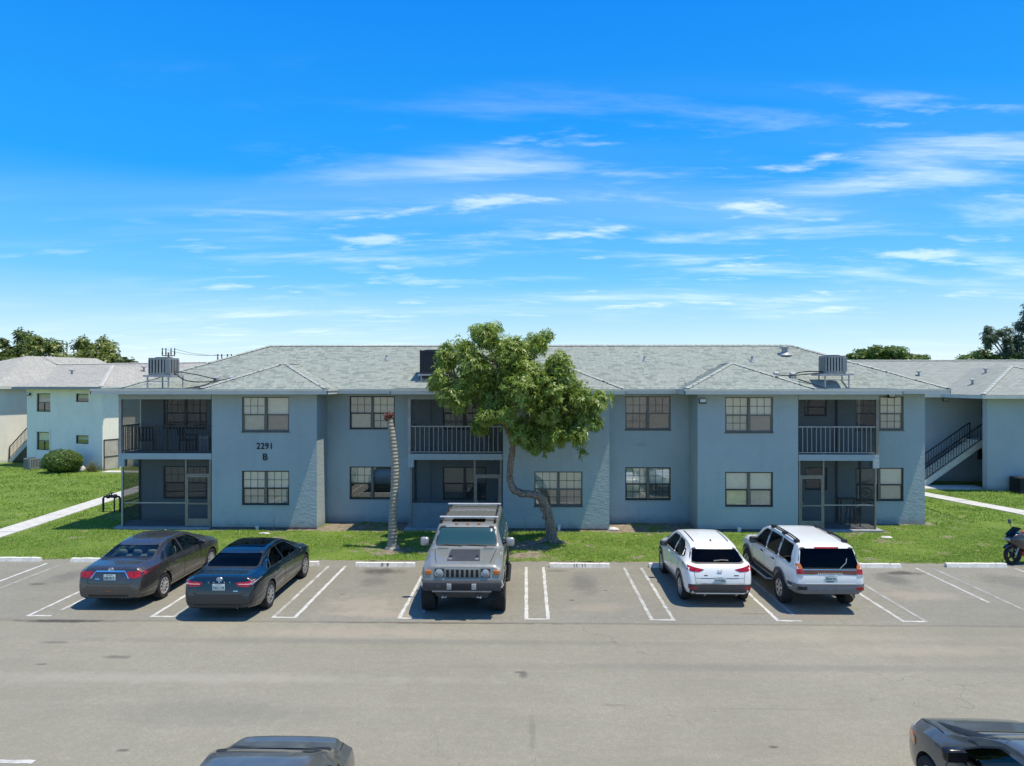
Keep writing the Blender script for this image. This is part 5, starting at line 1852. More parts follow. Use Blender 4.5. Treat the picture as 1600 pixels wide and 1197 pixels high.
def pchip(tab, x):
    xs, ys = np.array([p[0] for p in tab], float), np.array([p[1] for p in tab], float)
    h = np.diff(xs)
    dl = np.diff(ys) / h
    m_ = np.zeros(len(xs))
    m_[0], m_[-1] = dl[0], dl[-1]
    for i in range(1, len(xs) - 1):
        if dl[i - 1] * dl[i] > 0:
            w1, w2 = 2 * h[i] + h[i - 1], h[i] + 2 * h[i - 1]
            m_[i] = (w1 + w2) / (w1 / dl[i - 1] + w2 / dl[i])
    x = np.clip(x, xs[0], xs[-1])
    i = np.clip(np.searchsorted(xs, x) - 1, 0, len(xs) - 2)
    t_ = (x - xs[i]) / h[i]
    return (2 * t_ ** 3 - 3 * t_ ** 2 + 1) * ys[i] + (t_ ** 3 - 2 * t_ ** 2 + t_) * h[i] * m_[i] + (-2 * t_ ** 3 + 3 * t_ ** 2) * ys[i + 1] + (t_ ** 3 - t_ ** 2) * h[i] * m_[i + 1]


class Car:
    """a vehicle lofted from its side and plan curves; local x right, y from rear bumper forward, z up"""

    def __init__(s, name, spec, loc, rz, label, cat, body_mat, glass_mat, rear_glass=None, seats=None):
        s.sp, s.mat = spec, body_mat
        s.root = tag(empty(name, loc, rz), label, cat)
        L_ = spec['L']
        ys = sorted({*np.round(np.linspace(0, L_, 64), 3).tolist(), *np.round(np.linspace(0, .35, 14), 3).tolist(), *np.round(np.linspace(L_ - .35, L_, 14), 3).tolist()})
        s.ys = np.array(ys)
        c = {k: pchip(spec[k], s.ys) for k in ('top', 'belt', 'w', 'rw', 'bot')}
        box = spec.get('box', 0.0)
        secs = [s.section(c['bot'][i], c['w'][i], min(c['belt'][i], c['top'][i] - .03), c['top'][i], min(c['rw'][i], c['w'][i] * .97), box) for i in range(len(ys))]
        body = s.loft(secs, s.ys)
        s.bvh = BVHTree.FromBMesh(body)
        bo = s.obj(body, 'body')
        cut = []
        # cabin hollow
        c0, c1 = spec['cabin']
        yc = np.linspace(c0, c1, 22)
        cc = {k: pchip(spec[k], yc) for k in ('top', 'belt', 'w', 'rw')}
        ins = []
        for i in range(len(yc)):
            T = cc['top'][i] - .06
            B = min(cc['belt'][i] - .02, T - .04)
            w_ = cc['w'][i] - .09
            r_ = cc['rw'][i] - .055
            ins.append([(0, spec.get('floor', .34)), (w_ * .9, spec.get('floor', .34)), (w_, B * .7), (w_ - .02, B), (r_ + .01, T - .09), (r_ * .85, T - .02), (0, T)])
        cut.append(s.obj(s.loft(ins, yc), 'cut'))
        # wheel wells
        m = MB()
        for ay in spec['axles']:
            for sg in (-1, 1):
                xa, xb = sorted((sg * (spec['w_max'] - .36), sg * (spec['w_max'] + .3)))
                m.lathe([(spec['arch'], xa), (spec['arch'], xb)], 36, 'x', (0, ay, spec['wr']))
                n = len(m.v)
                m.f += [tuple(range(n - 72, n - 36)), tuple(range(n - 36, n))[::-1]]
        cut.append(m.build('cut', rim_dark))
        # window openings
        m = MB()
        for poly in spec['side_glass']:
            m.prism(rounded(poly, .05, 3), 'x', -1.4, 1.4)
        cut.append(m.build('cut', black_trim))
        m = MB()
        m.prism(rounded(s.mir(spec['rear_glass']), .06, 3), 'y', -.3, c0 + .45)
        m.prism(rounded(s.mir(spec['front_glass']), .06, 3), 'y', c1 - .5, L_ + .3)
        cut.append(m.build('cut', black_trim))
        for k, co in enumerate(cut):
            md = bo.modifiers.new('cut%d' % k, 'BOOLEAN')
            md.operation = 'DIFFERENCE'
            md.object = co
            md.solver = 'EXACT'
        dg = bpy.context.evaluated_depsgraph_get()
        me = bpy.data.meshes.new_from_object(bo.evaluated_get(dg))
        for o in (bo, *cut):
            d_ = o.data
            bpy.data.objects.remove(o)
        me.name = 'body'
        s.body = link('body', me, body_mat, s.root, 32)
        s.body.modifiers.new('weighted', 'WEIGHTED_NORMAL').keep_sharp = True
        # cabin floor lining hides the paint-coloured inside
        s.part(MB().box(-spec['w_max'] + .13, spec['w_max'] - .13, c0 + .05, c1 - .1, spec.get('floor', .34) + .002, spec.get('floor', .34) + .03), 'cabin_floor', cabin_mat)
        # panes
        s.side = []
        for k, poly in enumerate(spec['side_glass']):
            for ax in ('x-', 'x+'):
                s.side.append(s.patch(rounded(poly, .05, 3), ax, 'side_window', glass_mat if k else (spec.get('g0') or glass_mat), -.012, 0, .12, grow=.012))
        s.rear = s.patch(rounded(s.mir(spec['rear_glass']), .06, 3), 'y-', 'rear_window', rear_glass or glass_mat, -.012, 0, .07, grow=.012)
        s.front = s.patch(rounded(s.mir(spec['front_glass']), .06, 3), 'y+', 'windscreen', glass_mat, -.012, 0, .07, grow=.012)
        # black seal round every opening
        for poly in spec['side_glass']:
            for ax in ('x-', 'x+'):
                s.ring(rounded(poly, .05, 3), ax, .022 if 'seal' not in spec else .014, spec.get('seal', black_trim))
        s.ring(rounded(s.mir(spec['rear_glass']), .06, 3), 'y-', .03, black_trim)
        s.ring(rounded(s.mir(spec['front_glass']), .06, 3), 'y+', .03, black_trim)
        if seats:
            s.seats(seats)

    @staticmethod
    def mir(poly):
        return [(-x, z) for x, z in poly] + [(x, z) for x, z in reversed(poly)]

    @staticmethod
    def section(zb, w, B, T, r_, box):
        e = min(.10, max(.012, (T - B) * .35)) * (1 - box * .55)
        h = B - zb
        pts = [(0, zb), (.45 * w, zb), (.80 * w, zb), (.92 * w, zb + min(.05, .1 * h)), (.975 * w, zb + .22 * h), (.995 * w, zb + .42 * h), (w, zb + .60 * h), (.992 * w, zb + .78 * h), (.978 * w, zb + .91 * h), (.955 * w, B)]
        S, E = (.955 * w, B), (r_, T - e)
        for t_ in (.12, .35, .6, .85, 1.0):
            pts.append((S[0] + (E[0] - S[0]) * t_ + .012 * math.sin(math.pi * t_) * (T - B > .2), S[1] + (E[1] - S[1]) * t_))
        pts += [(r_ * .965, T - e * .5), (r_ * .90, T - e * .24), (r_ * .75, T - e * .12), (r_ * .5, T - e * .05), (r_ * .25, T - e * .01), (0, T)]
        return pts

    @staticmethod
    def loft(secs, ys):
        bm = bmesh.new()
        rows = []
        for sec, y in zip(secs, ys):
            row = [bm.verts.new((x, y, z)) for x, z in sec]
            row += [bm.verts.new((-x, y, z)) for x, z in sec[-2:0:-1]]
            rows.append(row)
        n = len(rows[0])
        for a, b in zip(rows, rows[1:]):
            for k in range(n):
                bm.faces.new((a[k], a[(k + 1) % n], b[(k + 1) % n], b[k]))
        bm.faces.new(rows[0])
        bm.faces.new(rows[-1][::-1])
        bmesh.ops.recalc_face_normals(bm, faces=bm.faces[:])
        return bm

    def obj(s, bm, name):
        me = bpy.data.meshes.new(name)
        bm.to_mesh(me)
        bm.free()
        o = bpy.data.objects.new(name, me)
        COL.objects.link(o)
        return o

    def ray(s, u, v, ax):
        o_, d_ = {'x+': ((5, u, v), (-1, 0, 0)), 'x-': ((-5, u, v), (1, 0, 0)), 'y-': ((u, -5, v), (0, 1, 0)), 'y+': ((u, 12, v), (0, -1, 0)), 'z': ((u, v, 6), (0, 0, -1))}[ax]
        d_ = Vector(d_)
        loc, nrm, _, _ = s.bvh.ray_cast(Vector(o_), d_)
        if loc is None:
            k = {'x+': (s.sp['w_max'], u, v), 'x-': (-s.sp['w_max'], u, v), 'y-': (u, 0, v), 'y+': (u, s.sp['L'], v), 'z': (u, v, 1)}[ax]
            loc, nrm, _, _ = s.bvh.find_nearest(Vector(k))
        if nrm.dot(d_) > 0:
            nrm = -nrm
        return loc, nrm

    def patch(s, poly, ax, name, material, off=.004, skirt=.012, step=.07, parent=None, grow=0.0, smooth=50):
        """a panel cut to an outline and laid on the body surface, seen along an axis"""
        if grow:
            cx, cy = sum(p[0] for p in poly) / len(poly), sum(p[1] for p in poly) / len(poly)
            poly = [(x + grow * np.sign(x - cx), y + grow * np.sign(y - cy)) for x, y in poly]
        bm = bmesh.new()
        f = bm.faces.new([bm.verts.new((u, v, 0)) for u, v in poly])
        us, vs_ = [p[0] for p in poly], [p[1] for p in poly]
        for lo, hi, nrm in ((min(us), max(us), (1, 0, 0)), (min(vs_), max(vs_), (0, 1, 0))):
            k = int((hi - lo) / step)
            for i in range(1, k + 1):
                t_ = lo + (hi - lo) * i / (k + 1)
                co = (t_, 0, 0) if nrm[0] else (0, t_, 0)
                bmesh.ops.bisect_plane(bm, geom=bm.verts[:] + bm.edges[:] + bm.faces[:], plane_co=co, plane_no=nrm)
        nr = {}
        for v in bm.verts:
            loc, n_ = s.ray(v.co.x, v.co.y, ax)
            v.co = loc + n_ * off
            nr[v] = n_
        if skirt:
            be = [e for e in bm.edges if e.is_boundary]
            lower = {}
            for e in be:
                for v in e.verts:
                    if v not in lower:
                        lower[v] = bm.verts.new(v.co - nr[v] * (skirt + off))
            for e in be:
                a, b = e.verts
                bm.faces.new((a, b, lower[b], lower[a]))
        bmesh.ops.recalc_face_normals(bm, faces=bm.faces[:])
        bm.normal_update()
        out_ = {'x+': (1, 0, 0), 'x-': (-1, 0, 0), 'y-': (0, -1, 0), 'y+': (0, 1, 0), 'z': (0, 0, 1)}[ax]
        if sum(f.normal.dot(Vector(out_)) * f.calc_area() for f in bm.faces) < 0:
            bmesh.ops.reverse_faces(bm, faces=bm.faces[:])
        return MB().bm(bm).build(name, material, parent or s.root, smooth, recalc=False)

    def ring(s, poly, ax, w_, material, name='window_seal', off=.003):
        """a flat band following an outline, outside it"""
        cx, cy = sum(p[0] for p in poly) / len(poly), sum(p[1] for p in poly) / len(poly)
        n = len(poly)
        m = MB()
        P, Q = [], []
        for i in range(n):
            a, b = Vector(poly[i - 1]), Vector(poly[(i + 1) % n])
            d = (b - a)
            if d.length < 1e-6:
                d = Vector((1, 0))
            nn = Vector((d.y, -d.x)).normalized()
            p = Vector(poly[i])
            if nn.dot(p - Vector((cx, cy))) < 0:
                nn = -nn
            for store, k in ((P, -.002), (Q, w_)):
                q = p + nn * k
                loc, nr = s.ray(q.x, q.y, ax)
                store.append(loc + nr * off)
        m.add(P + Q, [(i, (i + 1) % n, n + (i + 1) % n, n + i) for i in range(n)])
        return m.build(name, material, s.root, 60)

    def strip(s, pts, ax, w_, name, material, off=.003, sub=8, parent=None):
        """a narrow band along a polyline on the surface"""
        q = []
        for a, b in zip(pts, pts[1:]):
            for k in range(sub):
                q.append(Vector(a).lerp(Vector(b), k / sub))
        q.append(Vector(pts[-1]))
        m = MB()
        A, B = [], []
        for i, p in enumerate(q):
            d = (q[min(i + 1, len(q) - 1)] - q[max(i - 1, 0)])
            nn = Vector((-d.y, d.x)).normalized() * w_ / 2
            for store, sg in ((A, 1), (B, -1)):
                loc, nr = s.ray(p.x + nn.x * sg, p.y + nn.y * sg, ax)
                store.append(loc + nr * off)
        n = len(q)
        m.add(A + B, [(i, i + 1, n + i + 1, n + i) for i in range(n - 1)])
        return m.build(name, material, parent or s.root, 60)

    def part(s, mb, name, material, smooth=40, parent=None):
        return mb.build(name, material, parent or s.root, smooth)

    def pod(s, c, size, name, material, sub=3, sq=3.5, rz=0.0, parent=None):
        """a superellipsoid lump (mirrors, headrests, cushions)"""
        bm = bmesh.new()
        bmesh.ops.create_uvsphere(bm, u_segments=16, v_segments=10, radius=1)
        ca, sa = math.cos(rz), math.sin(rz)
        for v in bm.verts:
            k = (abs(v.co.x) ** sq + abs(v.co.y) ** sq + abs(v.co.z) ** sq) ** (-1 / sq)
            p = Vector((v.co.x * k * size[0], v.co.y * k * size[1], v.co.z * k * size[2]))
            v.co = Vector((p.x * ca - p.y * sa, p.x * sa + p.y * ca, p.z)) + Vector(c)
        return MB().bm(bm).build(name, material, parent or s.root, 60)

    def seats(s, q):
        m_, rows = q
        for (y, z, tilt, kind) in rows:
            if kind == 'bench':
                st = s.pod((0, y + .25, z), (.60, .27, .10), 'rear_seat', m_)
                s.pod((0, y - .02, z + .30), (.60, .09, .28), 'backrest', m_, parent=st)
                for x in (-.40, 0, .40):
                    s.pod((x, y - .06, z + .62), (.12, .05, .075), 'headrest', m_, parent=st)
            else:
                for x in (-.36, .36):
                    st = s.pod((x, y + .25, z), (.25, .27, .10), 'front_seat', m_)
                    s.pod((x, y - .02, z + .32), (.24, .09, .32), 'backrest', m_, parent=st)
                    s.pod((x, y - .06, z + .70), (.13, .05, .085), 'headrest', m_, parent=st)
        sp = s.sp
        s.pod((0, sp['cabin'][1] - .55, sp['belt_z'] - .12), (sp['w_max'] - .2, .28, .13), 'dashboard', cabin_mat)
        MB().lathe([(.165, 0), (.185, .012), (.185, -.012)], 18, 'y', (-.36, sp['cabin'][1] - .85, sp['belt_z'] - .05), True).build('steering_wheel', cabin_mat, s.root, 60)

    def wheels(s, spokes, tw=.21, rr=.66, off=.02, wide=1.0, hub=rim_mat, knobs=False):
        """four wheels; tyre and rim are pieces of each wheel"""
        R_ = s.sp['wr']
        ri = R_ * rr
        ty = MB().lathe([(ri * .98, -tw * .40), (ri * 1.04, -tw * .47), (R_ * .90, -tw * .5), (R_ * .975, -tw * .42), (R_, -tw * .30), (R_, tw * .30), (R_ * .975, tw * .42), (R_ * .90, tw * .5), (ri * 1.04, tw * .47), (ri * .98, tw * .40)], 40, 'x')
        if knobs:
            for k in range(36):
                a = math.tau * k / 36
                for x0, x1, sh in ((-tw * .5, -tw * .2, 0), (-tw * .14, tw * .14, .5), (tw * .2, tw * .5, 0)):
                    b = math.tau * (k + sh) / 36
                    vs_ = []
                    for rad_, ww in ((R_ * .96, .030), (R_ * 1.025, .024)):
                        for xx in (x0, x1):
                            for sg in (-1, 1):
                                aa = b + sg * ww / R_
                                vs_.append((xx, rad_ * math.cos(aa), rad_ * math.sin(aa)))
                    ty.add(vs_, [(0, 1, 3, 2), (4, 6, 7, 5), (0, 4, 5, 1), (2, 3, 7, 6), (0, 2, 6, 4), (1, 5, 7, 3)])
        core = MB().lathe([(ri * .97, -tw * .38), (ri * .97, tw * .30), (ri * .5, tw * .20), (0, tw * .20)], 28, 'x')
        rim = MB().lathe([(ri * 1.0, tw * .42), (ri * .93, tw * .47), (ri * .87, tw * .42), (ri * .86, tw * .30)], 36, 'x')
        rim.lathe([(ri * .24, tw * .36), (ri * .22, tw * .44), (ri * .10, tw * .47), (0, tw * .47)], 20, 'x')
        for k in range(spokes):
            a = math.tau * k / spokes
            ca, sa = math.cos(a), math.sin(a)
            w0, w1 = ri * .13 * wide, ri * .17 * wide
            P = []
            for rad_, ww, xx in ((ri * .14, w0, tw * .45), (ri * .55, w0 * .85, tw * .43), (ri * .92, w1, tw * .44)):
                for sg in (-1, 1):
                    P.append((xx, rad_ * ca - sg * ww * sa, rad_ * sa + sg * ww * ca))
                for sg in (-1, 1):
                    P.append((xx - .03, rad_ * ca - sg * ww * sa, rad_ * sa + sg * ww * ca))
            F_ = []
            for i in range(2):
                o_ = i * 4
                F_ += [(o_, o_ + 1, o_ + 5, o_ + 4), (o_ + 2, o_ + 6, o_ + 7, o_ + 3), (o_, o_ + 4, o_ + 6, o_ + 2), (o_ + 1, o_ + 3, o_ + 7, o_ + 5)]
            rim.add(P, F_)
        first = None
        for ay in s.sp['axles']:
            for sg in (-1, 1):
                x = sg * (s.sp['track'] + off)
                if first is None:
                    w_ = core.build('wheel', rim_dark, s.root, 50)
                    ty.build('tyre', tyre_mat, w_, 35)
                    rim.build('rim', hub, w_, 40)
                    first = w_
                else:
                    w_ = copy_tree(first, s.root)
                w_.location = (x, ay, R_)
                w_.rotation_euler = (random.uniform(0, 6), 0, 0) if sg > 0 else (random.uniform(0, 6), 0, math.pi)
        m = MB()
        for ay in s.sp['axles']:
            m.tube([(-s.sp['track'], ay, R_), (s.sp['track'], ay, R_)], .05, 8)
        m.box(-s.sp['w_max'] * .55, s.sp['w_max'] * .55, .5, s.sp['L'] - .5, s.sp['bot'][2][1] - .03, s.sp['bot'][2][1] + .05)
        s.part(m, 'underbody', rim_dark, None)

    def mirrors(s, y, z, size=(.11, .06, .075), m_=None, out=.10, mg=None):
        for sg, ax in ((-1, 'x-'), (1, 'x+')):
            loc, _ = s.ray(y, z - .03, ax)
            o = s.pod((loc.x + sg * out, y, z), size, 'wing_mirror', m_ or s.mat, sq=4)
            MB().bar((loc.x - sg * .03, y, z - .05), (loc.x + sg * out, y, z - .04), .05, .03).build('mirror_arm', black_trim, o)
            MB().cbox(loc.x + sg * out - size[0] * .85, loc.x + sg * out + size[0] * .85, y - size[1] - .006, y - size[1] + .01, z - size[2] * .75, z + size[2] * .75, .004).build('mirror_glass', mg or dark_mirror, o)

    def handles(s, pts, m_=None):
        for y, z in pts:
            for sg, ax in ((-1, 'x-'), (1, 'x+')):
                loc, _ = s.ray(y, z, ax)
                s.part(MB().cbox(loc.x - .02 if sg > 0 else loc.x - .022, loc.x + .022 if sg > 0 else loc.x + .02, y - .10, y + .10, z - .016, z + .016, .008), 'door_handle', m_ or s.mat)

    def doors(s, lines):
        for ln in lines:
            for ax in ('x-', 'x+'):
                s.strip(ln, ax, .011, 'door_gap', seam_mat)

    def plate(s, x, z, ax='y-', w_=.305, h_=.155, marks=6):
        loc, nr = s.ray(x, z, ax)
        sg = -1 if ax == 'y-' else 1
        y = loc.y + sg * .012
        o = s.part(MB().cbox(x - w_ / 2, x + w_ / 2, min(y, y + sg * .008), max(y, y + sg * .008), z - h_ / 2, z + h_ / 2, .004), 'number_plate', plate_mat)
        yy = y + sg * .010
        m = MB()
        for i in range(marks):
            cx = x - w_ * .36 + w_ * .72 * i / (marks - 1)
            a, b = random.choice(((.014, .030), (.017, .026), (.012, .032)))
            m.box(cx - a, cx - a + .008, min(yy, yy + sg * .002), max(yy, yy + sg * .002), z - b - .01, z + b - .01)
            m.box(cx - a + .008, cx + a, min(yy, yy + sg * .002), max(yy, yy + sg * .002), z + random.choice((-b, 0, b - .01)) - .01, z + random.choice((0, b - .008)))
        m.box(x - .08, x + .08, min(yy, yy + sg * .002), max(yy, yy + sg * .002), z + h_ * .34, z + h_ * .42)
        m.build('plate_marking', plate_ink, o)
        return o

    def oval_emblem(s, z, ax, rw_, rh, m_=None, x=0.0):
        """three interlocking ovals"""
        loc, nr = s.ray(x, z, ax)
        sg = -1 if ax == 'y-' else 1
        m = MB()
        for (cx, cz, a, b) in ((0, 0, rw_, rh), (0, rh * .38, rw_ * .62, rh * .42), (0, 0, rw_ * .30, rh * .95)):
            n = 24
            P = [Vector((x + cx + a * math.cos(math.tau * k / n), loc.y + sg * .018, z + cz + b * math.sin(math.tau * k / n))) for k in range(n + 1)]
            m.tube(P, .009, 5, False)
        return s.part(m, 'emblem', m_ or chrome)


def sedan_spec(**kw):
    sp = dict(
        L=4.85, w_max=.91, wr=.335, arch=.385, axles=(1.06, 3.84), track=.775, cabin=(.98, 3.62), floor=.36, belt_z=.97,
        top=[(0, .46), (.02, .64), (.06, .78), (.105, .93), (.15, 1.02), (.24, 1.06), (.50, 1.085), (.72, 1.105), (1.30, 1.335), (1.62, 1.43), (2.0, 1.465), (2.4, 1.47), (2.75, 1.44), (3.05, 1.355), (3.70, 1.075), (3.85, 1.035), (4.35, .94), (4.62, .84), (4.76, .70), (4.82, .58), (4.85, .46)],
        belt=[(0, .40), (.06, .72), (.16, .93), (.6, .985), (1.2, .985), (2.2, .955), (3.3, .925), (3.85, .915), (4.3, .84), (4.65, .70), (4.85, .40)],
        w=[(0, .70), (.04, .76), (.12, .815), (.28, .865), (.6, .903), (1.1, .91), (2.4, .90), (3.8, .91), (4.25, .88), (4.5, .82), (4.7, .72), (4.8, .62), (4.85, .52)],
        rw=[(0, .55), (.16, .66), (.65, .74), (.85, .74), (1.35, .635), (1.8, .60), (2.7, .60), (3.05, .635), (3.65, .74), (3.9, .76), (4.5, .68), (4.85, .42)],
        bot=[(0, .33), (.10, .27), (.5, .22), (1.2, .19), (3.8, .19), (4.5, .22), (4.75, .24), (4.85, .30)],
        rear_glass=[(.655, 1.125), (.585, 1.345)], front_glass=[(.675, 1.128), (.575, 1.385)],
        side_glass=[[(2.19, .995), (3.40, .975), (3.08, 1.19), (2.80, 1.325), (2.19, 1.355)], [(1.24, 1.025), (2.11, .998), (2.11, 1.355), (1.80, 1.335), (1.45, 1.22)], [(.96, 1.035), (1.18, 1.028), (1.36, 1.18), (1.30, 1.19)]])
    sp.update(kw)
    return sp


DOORS_SEDAN = [[(2.15, .30), (2.15, .95)], [(3.42, .36), (3.45, .80), (3.40, .95)], [(1.30, .62), (1.22, .80), (1.20, .98)], [(1.42, .32), (3.35, .32)]]

# ---- grey mid-size sedan
P_GREY = paint('grey_paint', (.060, .058, .055), .28, .5, .05)
car = Car('parked_sedan', sedan_spec(), (-10.52, 17.52, GZ), 0, 'charcoal grey sedan parked nose-in, leftmost of the parked cars', 'car', P_GREY, car_glass, seats=(seat_grey, [(1.42, .53, 0, 'bench'), (2.25, .53, 0, 'front')]))
car.wheels(10, .215, .66, .015, .62, plain('hub_cap', (.52, .52, .51), .4, .5))
car.mirrors(3.12, 1.02)
car.handles([(1.62, .86), (2.62, .85)])
car.doors(DOORS_SEDAN)
for sg in (-1, 1):
    car.patch(rounded([(sg * .40, .905), (sg * .50, .79), (sg * .72, .80), (sg * .885, .915), (sg * .885, .965), (sg * .42, .945)], .02), 'y-', 'tail_light', red_lens, .008)
    car.strip([(sg * .375, .94), (sg * .485, .785)], 'y-', .022, 'chrome_trim', chrome, .012)
    car.patch(rounded([(sg * .45, .72), (sg * .80, .68), (sg * .66, .80)], .02), 'y+', 'headlight', clear_lens, .006)
    car.part(MB().lathe([(.035, -.02), (.042, -.03), (.042, .05)], 14, 'y', (sg * .45 if sg > 0 else .36, .06, .315)), 'exhaust_tip', chrome)
car.strip([(-.375, .955), (.375, .955)], 'y-', .035, 'chrome_bar', chrome, .012)
car.strip([(-.60, .70), (-.5, .66), (.5, .66), (.60, .70)], 'y-', .010, 'bumper_gap', seam_mat)
car.strip([(-.62, .98), (-.56, .72)], 'y-', .008, 'boot_gap', seam_mat)
car.strip([(.62, .98), (.56, .72)], 'y-', .008, 'boot_gap', seam_mat)
car.patch(rounded([(-.48, .31), (.48, .31), (.52, .40), (-.52, .40)], .02), 'y-', 'bumper_insert', black_trim, .004)
car.plate(0, .815)
car.oval_emblem(1.0, 'y-', .062, .042)
car.patch([(-.37, .765), (-.26, .765), (-.26, .785), (-.37, .785)], 'y-', 'badge', chrome, .006)
car.patch(rounded([(-.07, .47), (.07, .47), (.07, .50), (-.07, .50)], .01), 'y-', 'reflector', plain('bronze_scuff', (.16, .075, .03), .5), .003)

# ---- dark teal-blue sedan, sharper lines
P_BLUE = paint('blue_paint', (.0015, .010, .019), .25, .1, .008)
sp2 = sedan_spec(
    L=4.88, w_max=.92, wr=.340, arch=.39, axles=(1.05, 3.87), track=.785,
    top=[(0, .46), (.02, .62), (.05, .76), (.09, .92), (.13, 1.01), (.24, 1.045), (.45, 1.06), (.70, 1.08), (1.25, 1.29), (1.60, 1.395), (2.0, 1.44), (2.35, 1.445), (2.75, 1.41), (3.1, 1.30), (3.72, 1.04), (3.88, 1.0), (4.4, .90), (4.66, .80), (4.80, .66), (4.88, .46)],
    belt=[(0, .40), (.05, .72), (.13, .92), (.6, .965), (1.2, .965), (2.2, .935), (3.3, .905), (3.88, .89), (4.3, .82), (4.7, .66), (4.88, .40)],
    w=[(0, .72), (.04, .79), (.12, .845), (.28, .885), (.6, .918), (1.1, .92), (2.4, .905), (3.85, .92), (4.3, .88), (4.55, .82), (4.72, .72), (4.83, .62), (4.88, .52)],
    rw=[(0, .55), (.16, .68), (.65, .75), (.85, .74), (1.35, .63), (1.8, .595), (2.7, .59), (3.05, .63), (3.65, .74), (3.9, .76), (4.5, .68), (4.88, .42)],
    seal=chrome, rear_glass=[(.66, 1.10), (.575, 1.315)], front_glass=[(.675, 1.098), (.57, 1.355)],
    side_glass=[[(2.19, .975), (3.40, .955), (3.08, 1.17), (2.80, 1.30), (2.19, 1.33)], [(1.24, 1.0), (2.11, .978), (2.11, 1.33), (1.80, 1.31), (1.42, 1.18)], [(.98, 1.01), (1.18, 1.003), (1.34, 1.14), (1.28, 1.15)]])
car = Car('parked_sedan', sp2, (-7.42, 16.80, GZ), 0, 'dark teal-blue sedan with dark glass roof, second car from the left', 'car', P_BLUE, dark_glass, seats=(seat_dark, [(1.42, .53, 0, 'bench'), (2.25, .53, 0, 'front')]))
car.wheels(9, .215, .69, .02, .55)
car.mirrors(3.12, 1.0)
car.handles([(1.62, .83), (2.62, .82)], P_BLUE)
car.doors(DOORS_SEDAN)
for sg in (-1, 1):
    car.patch(rounded([(sg * .40, .90), (sg * .46, .815), (sg * .70, .80), (sg * .82, .86), (sg * .90, .965), (sg * .70, .925)], .02), 'y-', 'tail_light', red_lens, .008)
    car.strip([(sg * .47, .865), (sg * .74, .865)], 'y-', .022, 'light_strip', plain('pale_lens', (.75, .35, .33), .2), .013)
    car.patch(rounded([(sg * .72, .87), (sg * .79, .85), (sg * .885, .95)], .015), 'y-', 'reversing_lens', clear_lens, .014)
    car.patch(rounded([(sg * .45, .70), (sg * .82, .66), (sg * .66, .78)], .02), 'y+', 'headlight', clear_lens, .006)
    car.strip([(sg * .60, .40), (sg * .78, .44), (sg * .84, .55)], 'y-', .012, 'bumper_crease', seam_mat)
car.strip([(1.55, .56), (1.75, .60), (3.5, .50)], 'x+', .010, 'door_crease', P_BLUE, .010)
car.patch(rounded([(-.50, 1.66), (.50, 1.66), (.50, 2.75), (-.50, 2.75)], .08), 'z', 'glass_roof', dark_glass, .004)
car.strip([(-.62, .66), (-.5, .62), (.5, .62), (.62, .66)], 'y-', .010, 'bumper_gap', seam_mat)
car.patch(rounded([(-.55, .30), (.55, .30), (.6, .42), (-.6, .42)], .02), 'y-', 'bumper_insert', black_trim, .004)
car.plate(0, .80)
car.oval_emblem(.975, 'y-', .068, .046)
for i, ch in enumerate('CAMRY'):
    loc, _ = car.ray(-.26 + .13 * i, .905, 'y-')
    tm = text_mb(ch, .045, .002, 1, .002)
    tm.v = [(a - .26 + .13 * i, b + loc.y - .012, c + .905) for a, b, c in tm.v]
    car.part(tm, 'letter', chrome, None)
car.patch([(.36, .70), (.47, .70), (.47, .72), (.36, .72)], 'y-', 'badge', chrome, .006)
car.part(MB().lathe([(.038, -.02), (.044, -.03), (.044, .06)], 14, 'y', (.50, .05, .31)), 'exhaust_tip', chrome)

# ---- small white crossover
P_WHITE = paint('white_paint', (.80, .79, .74), .30, 0)
sp3 = dict(
    L=4.28, w_max=.885, wr=.335, arch=.385, axles=(.78, 3.35), track=.755, cabin=(.32, 3.15), floor=.40, belt_z=1.0,
    top=[(0, .52), (.02, .70), (.06, .86), (.10, .97), (.16, 1.035), (.28, 1.12), (.56, 1.335), (.68, 1.42), (.80, 1.465), (1.3, 1.52), (1.9, 1.54), (2.35, 1.515), (2.65, 1.435), (3.30, 1.085), (3.45, 1.045), (3.9, .95), (4.12, .84), (4.22, .68), (4.28, .48)],
    belt=[(0, .46), (.06, .80), (.15, .985), (.4, 1.06), (1.0, 1.035), (2.0, .97), (2.9, .935), (3.4, .92), (3.9, .83), (4.15, .68), (4.28, .42)],
    w=[(0, .69), (.04, .76), (.12, .82), (.28, .862), (.55, .88), (.85, .885), (2.0, .872), (3.35, .885), (3.8, .85), (4.05, .77), (4.2, .66), (4.28, .54)],
    rw=[(0, .55), (.15, .66), (.3, .70), (.6, .63), (.9, .605), (2.2, .60), (2.65, .635), (3.25, .73), (3.5, .75), (4.0, .66), (4.28, .44)],
    bot=[(0, .36), (.08, .31), (.4, .27), (1.0, .22), (3.3, .22), (4.0, .25), (4.2, .27), (4.28, .33)],
    rear_glass=[(.58, 1.09), (.675, 1.12), (.565, 1.36)], front_glass=[(.69, 1.105), (.585, 1.455)],
    side_glass=[[(1.80, 1.03), (3.0, .995), (2.68, 1.225), (2.42, 1.385), (1.80, 1.42)], [(.86, 1.13), (1.30, 1.075), (1.74, 1.035), (1.74, 1.42), (1.30, 1.405), (1.02, 1.31)], [(.66, 1.165), (.82, 1.14), (.96, 1.29), (.90, 1.29)]])
car = Car('parked_crossover', sp3, (4.95, 18.05, GZ), 0, 'small white crossover with sloping rear window, left of the white boxy SUV', 'car', P_WHITE, dark_glass, seats=(seat_dark, [(1.05, .60, 0, 'bench'), (1.85, .60, 0, 'front')]))
car.wheels(10, .215, .68, .01, .55)
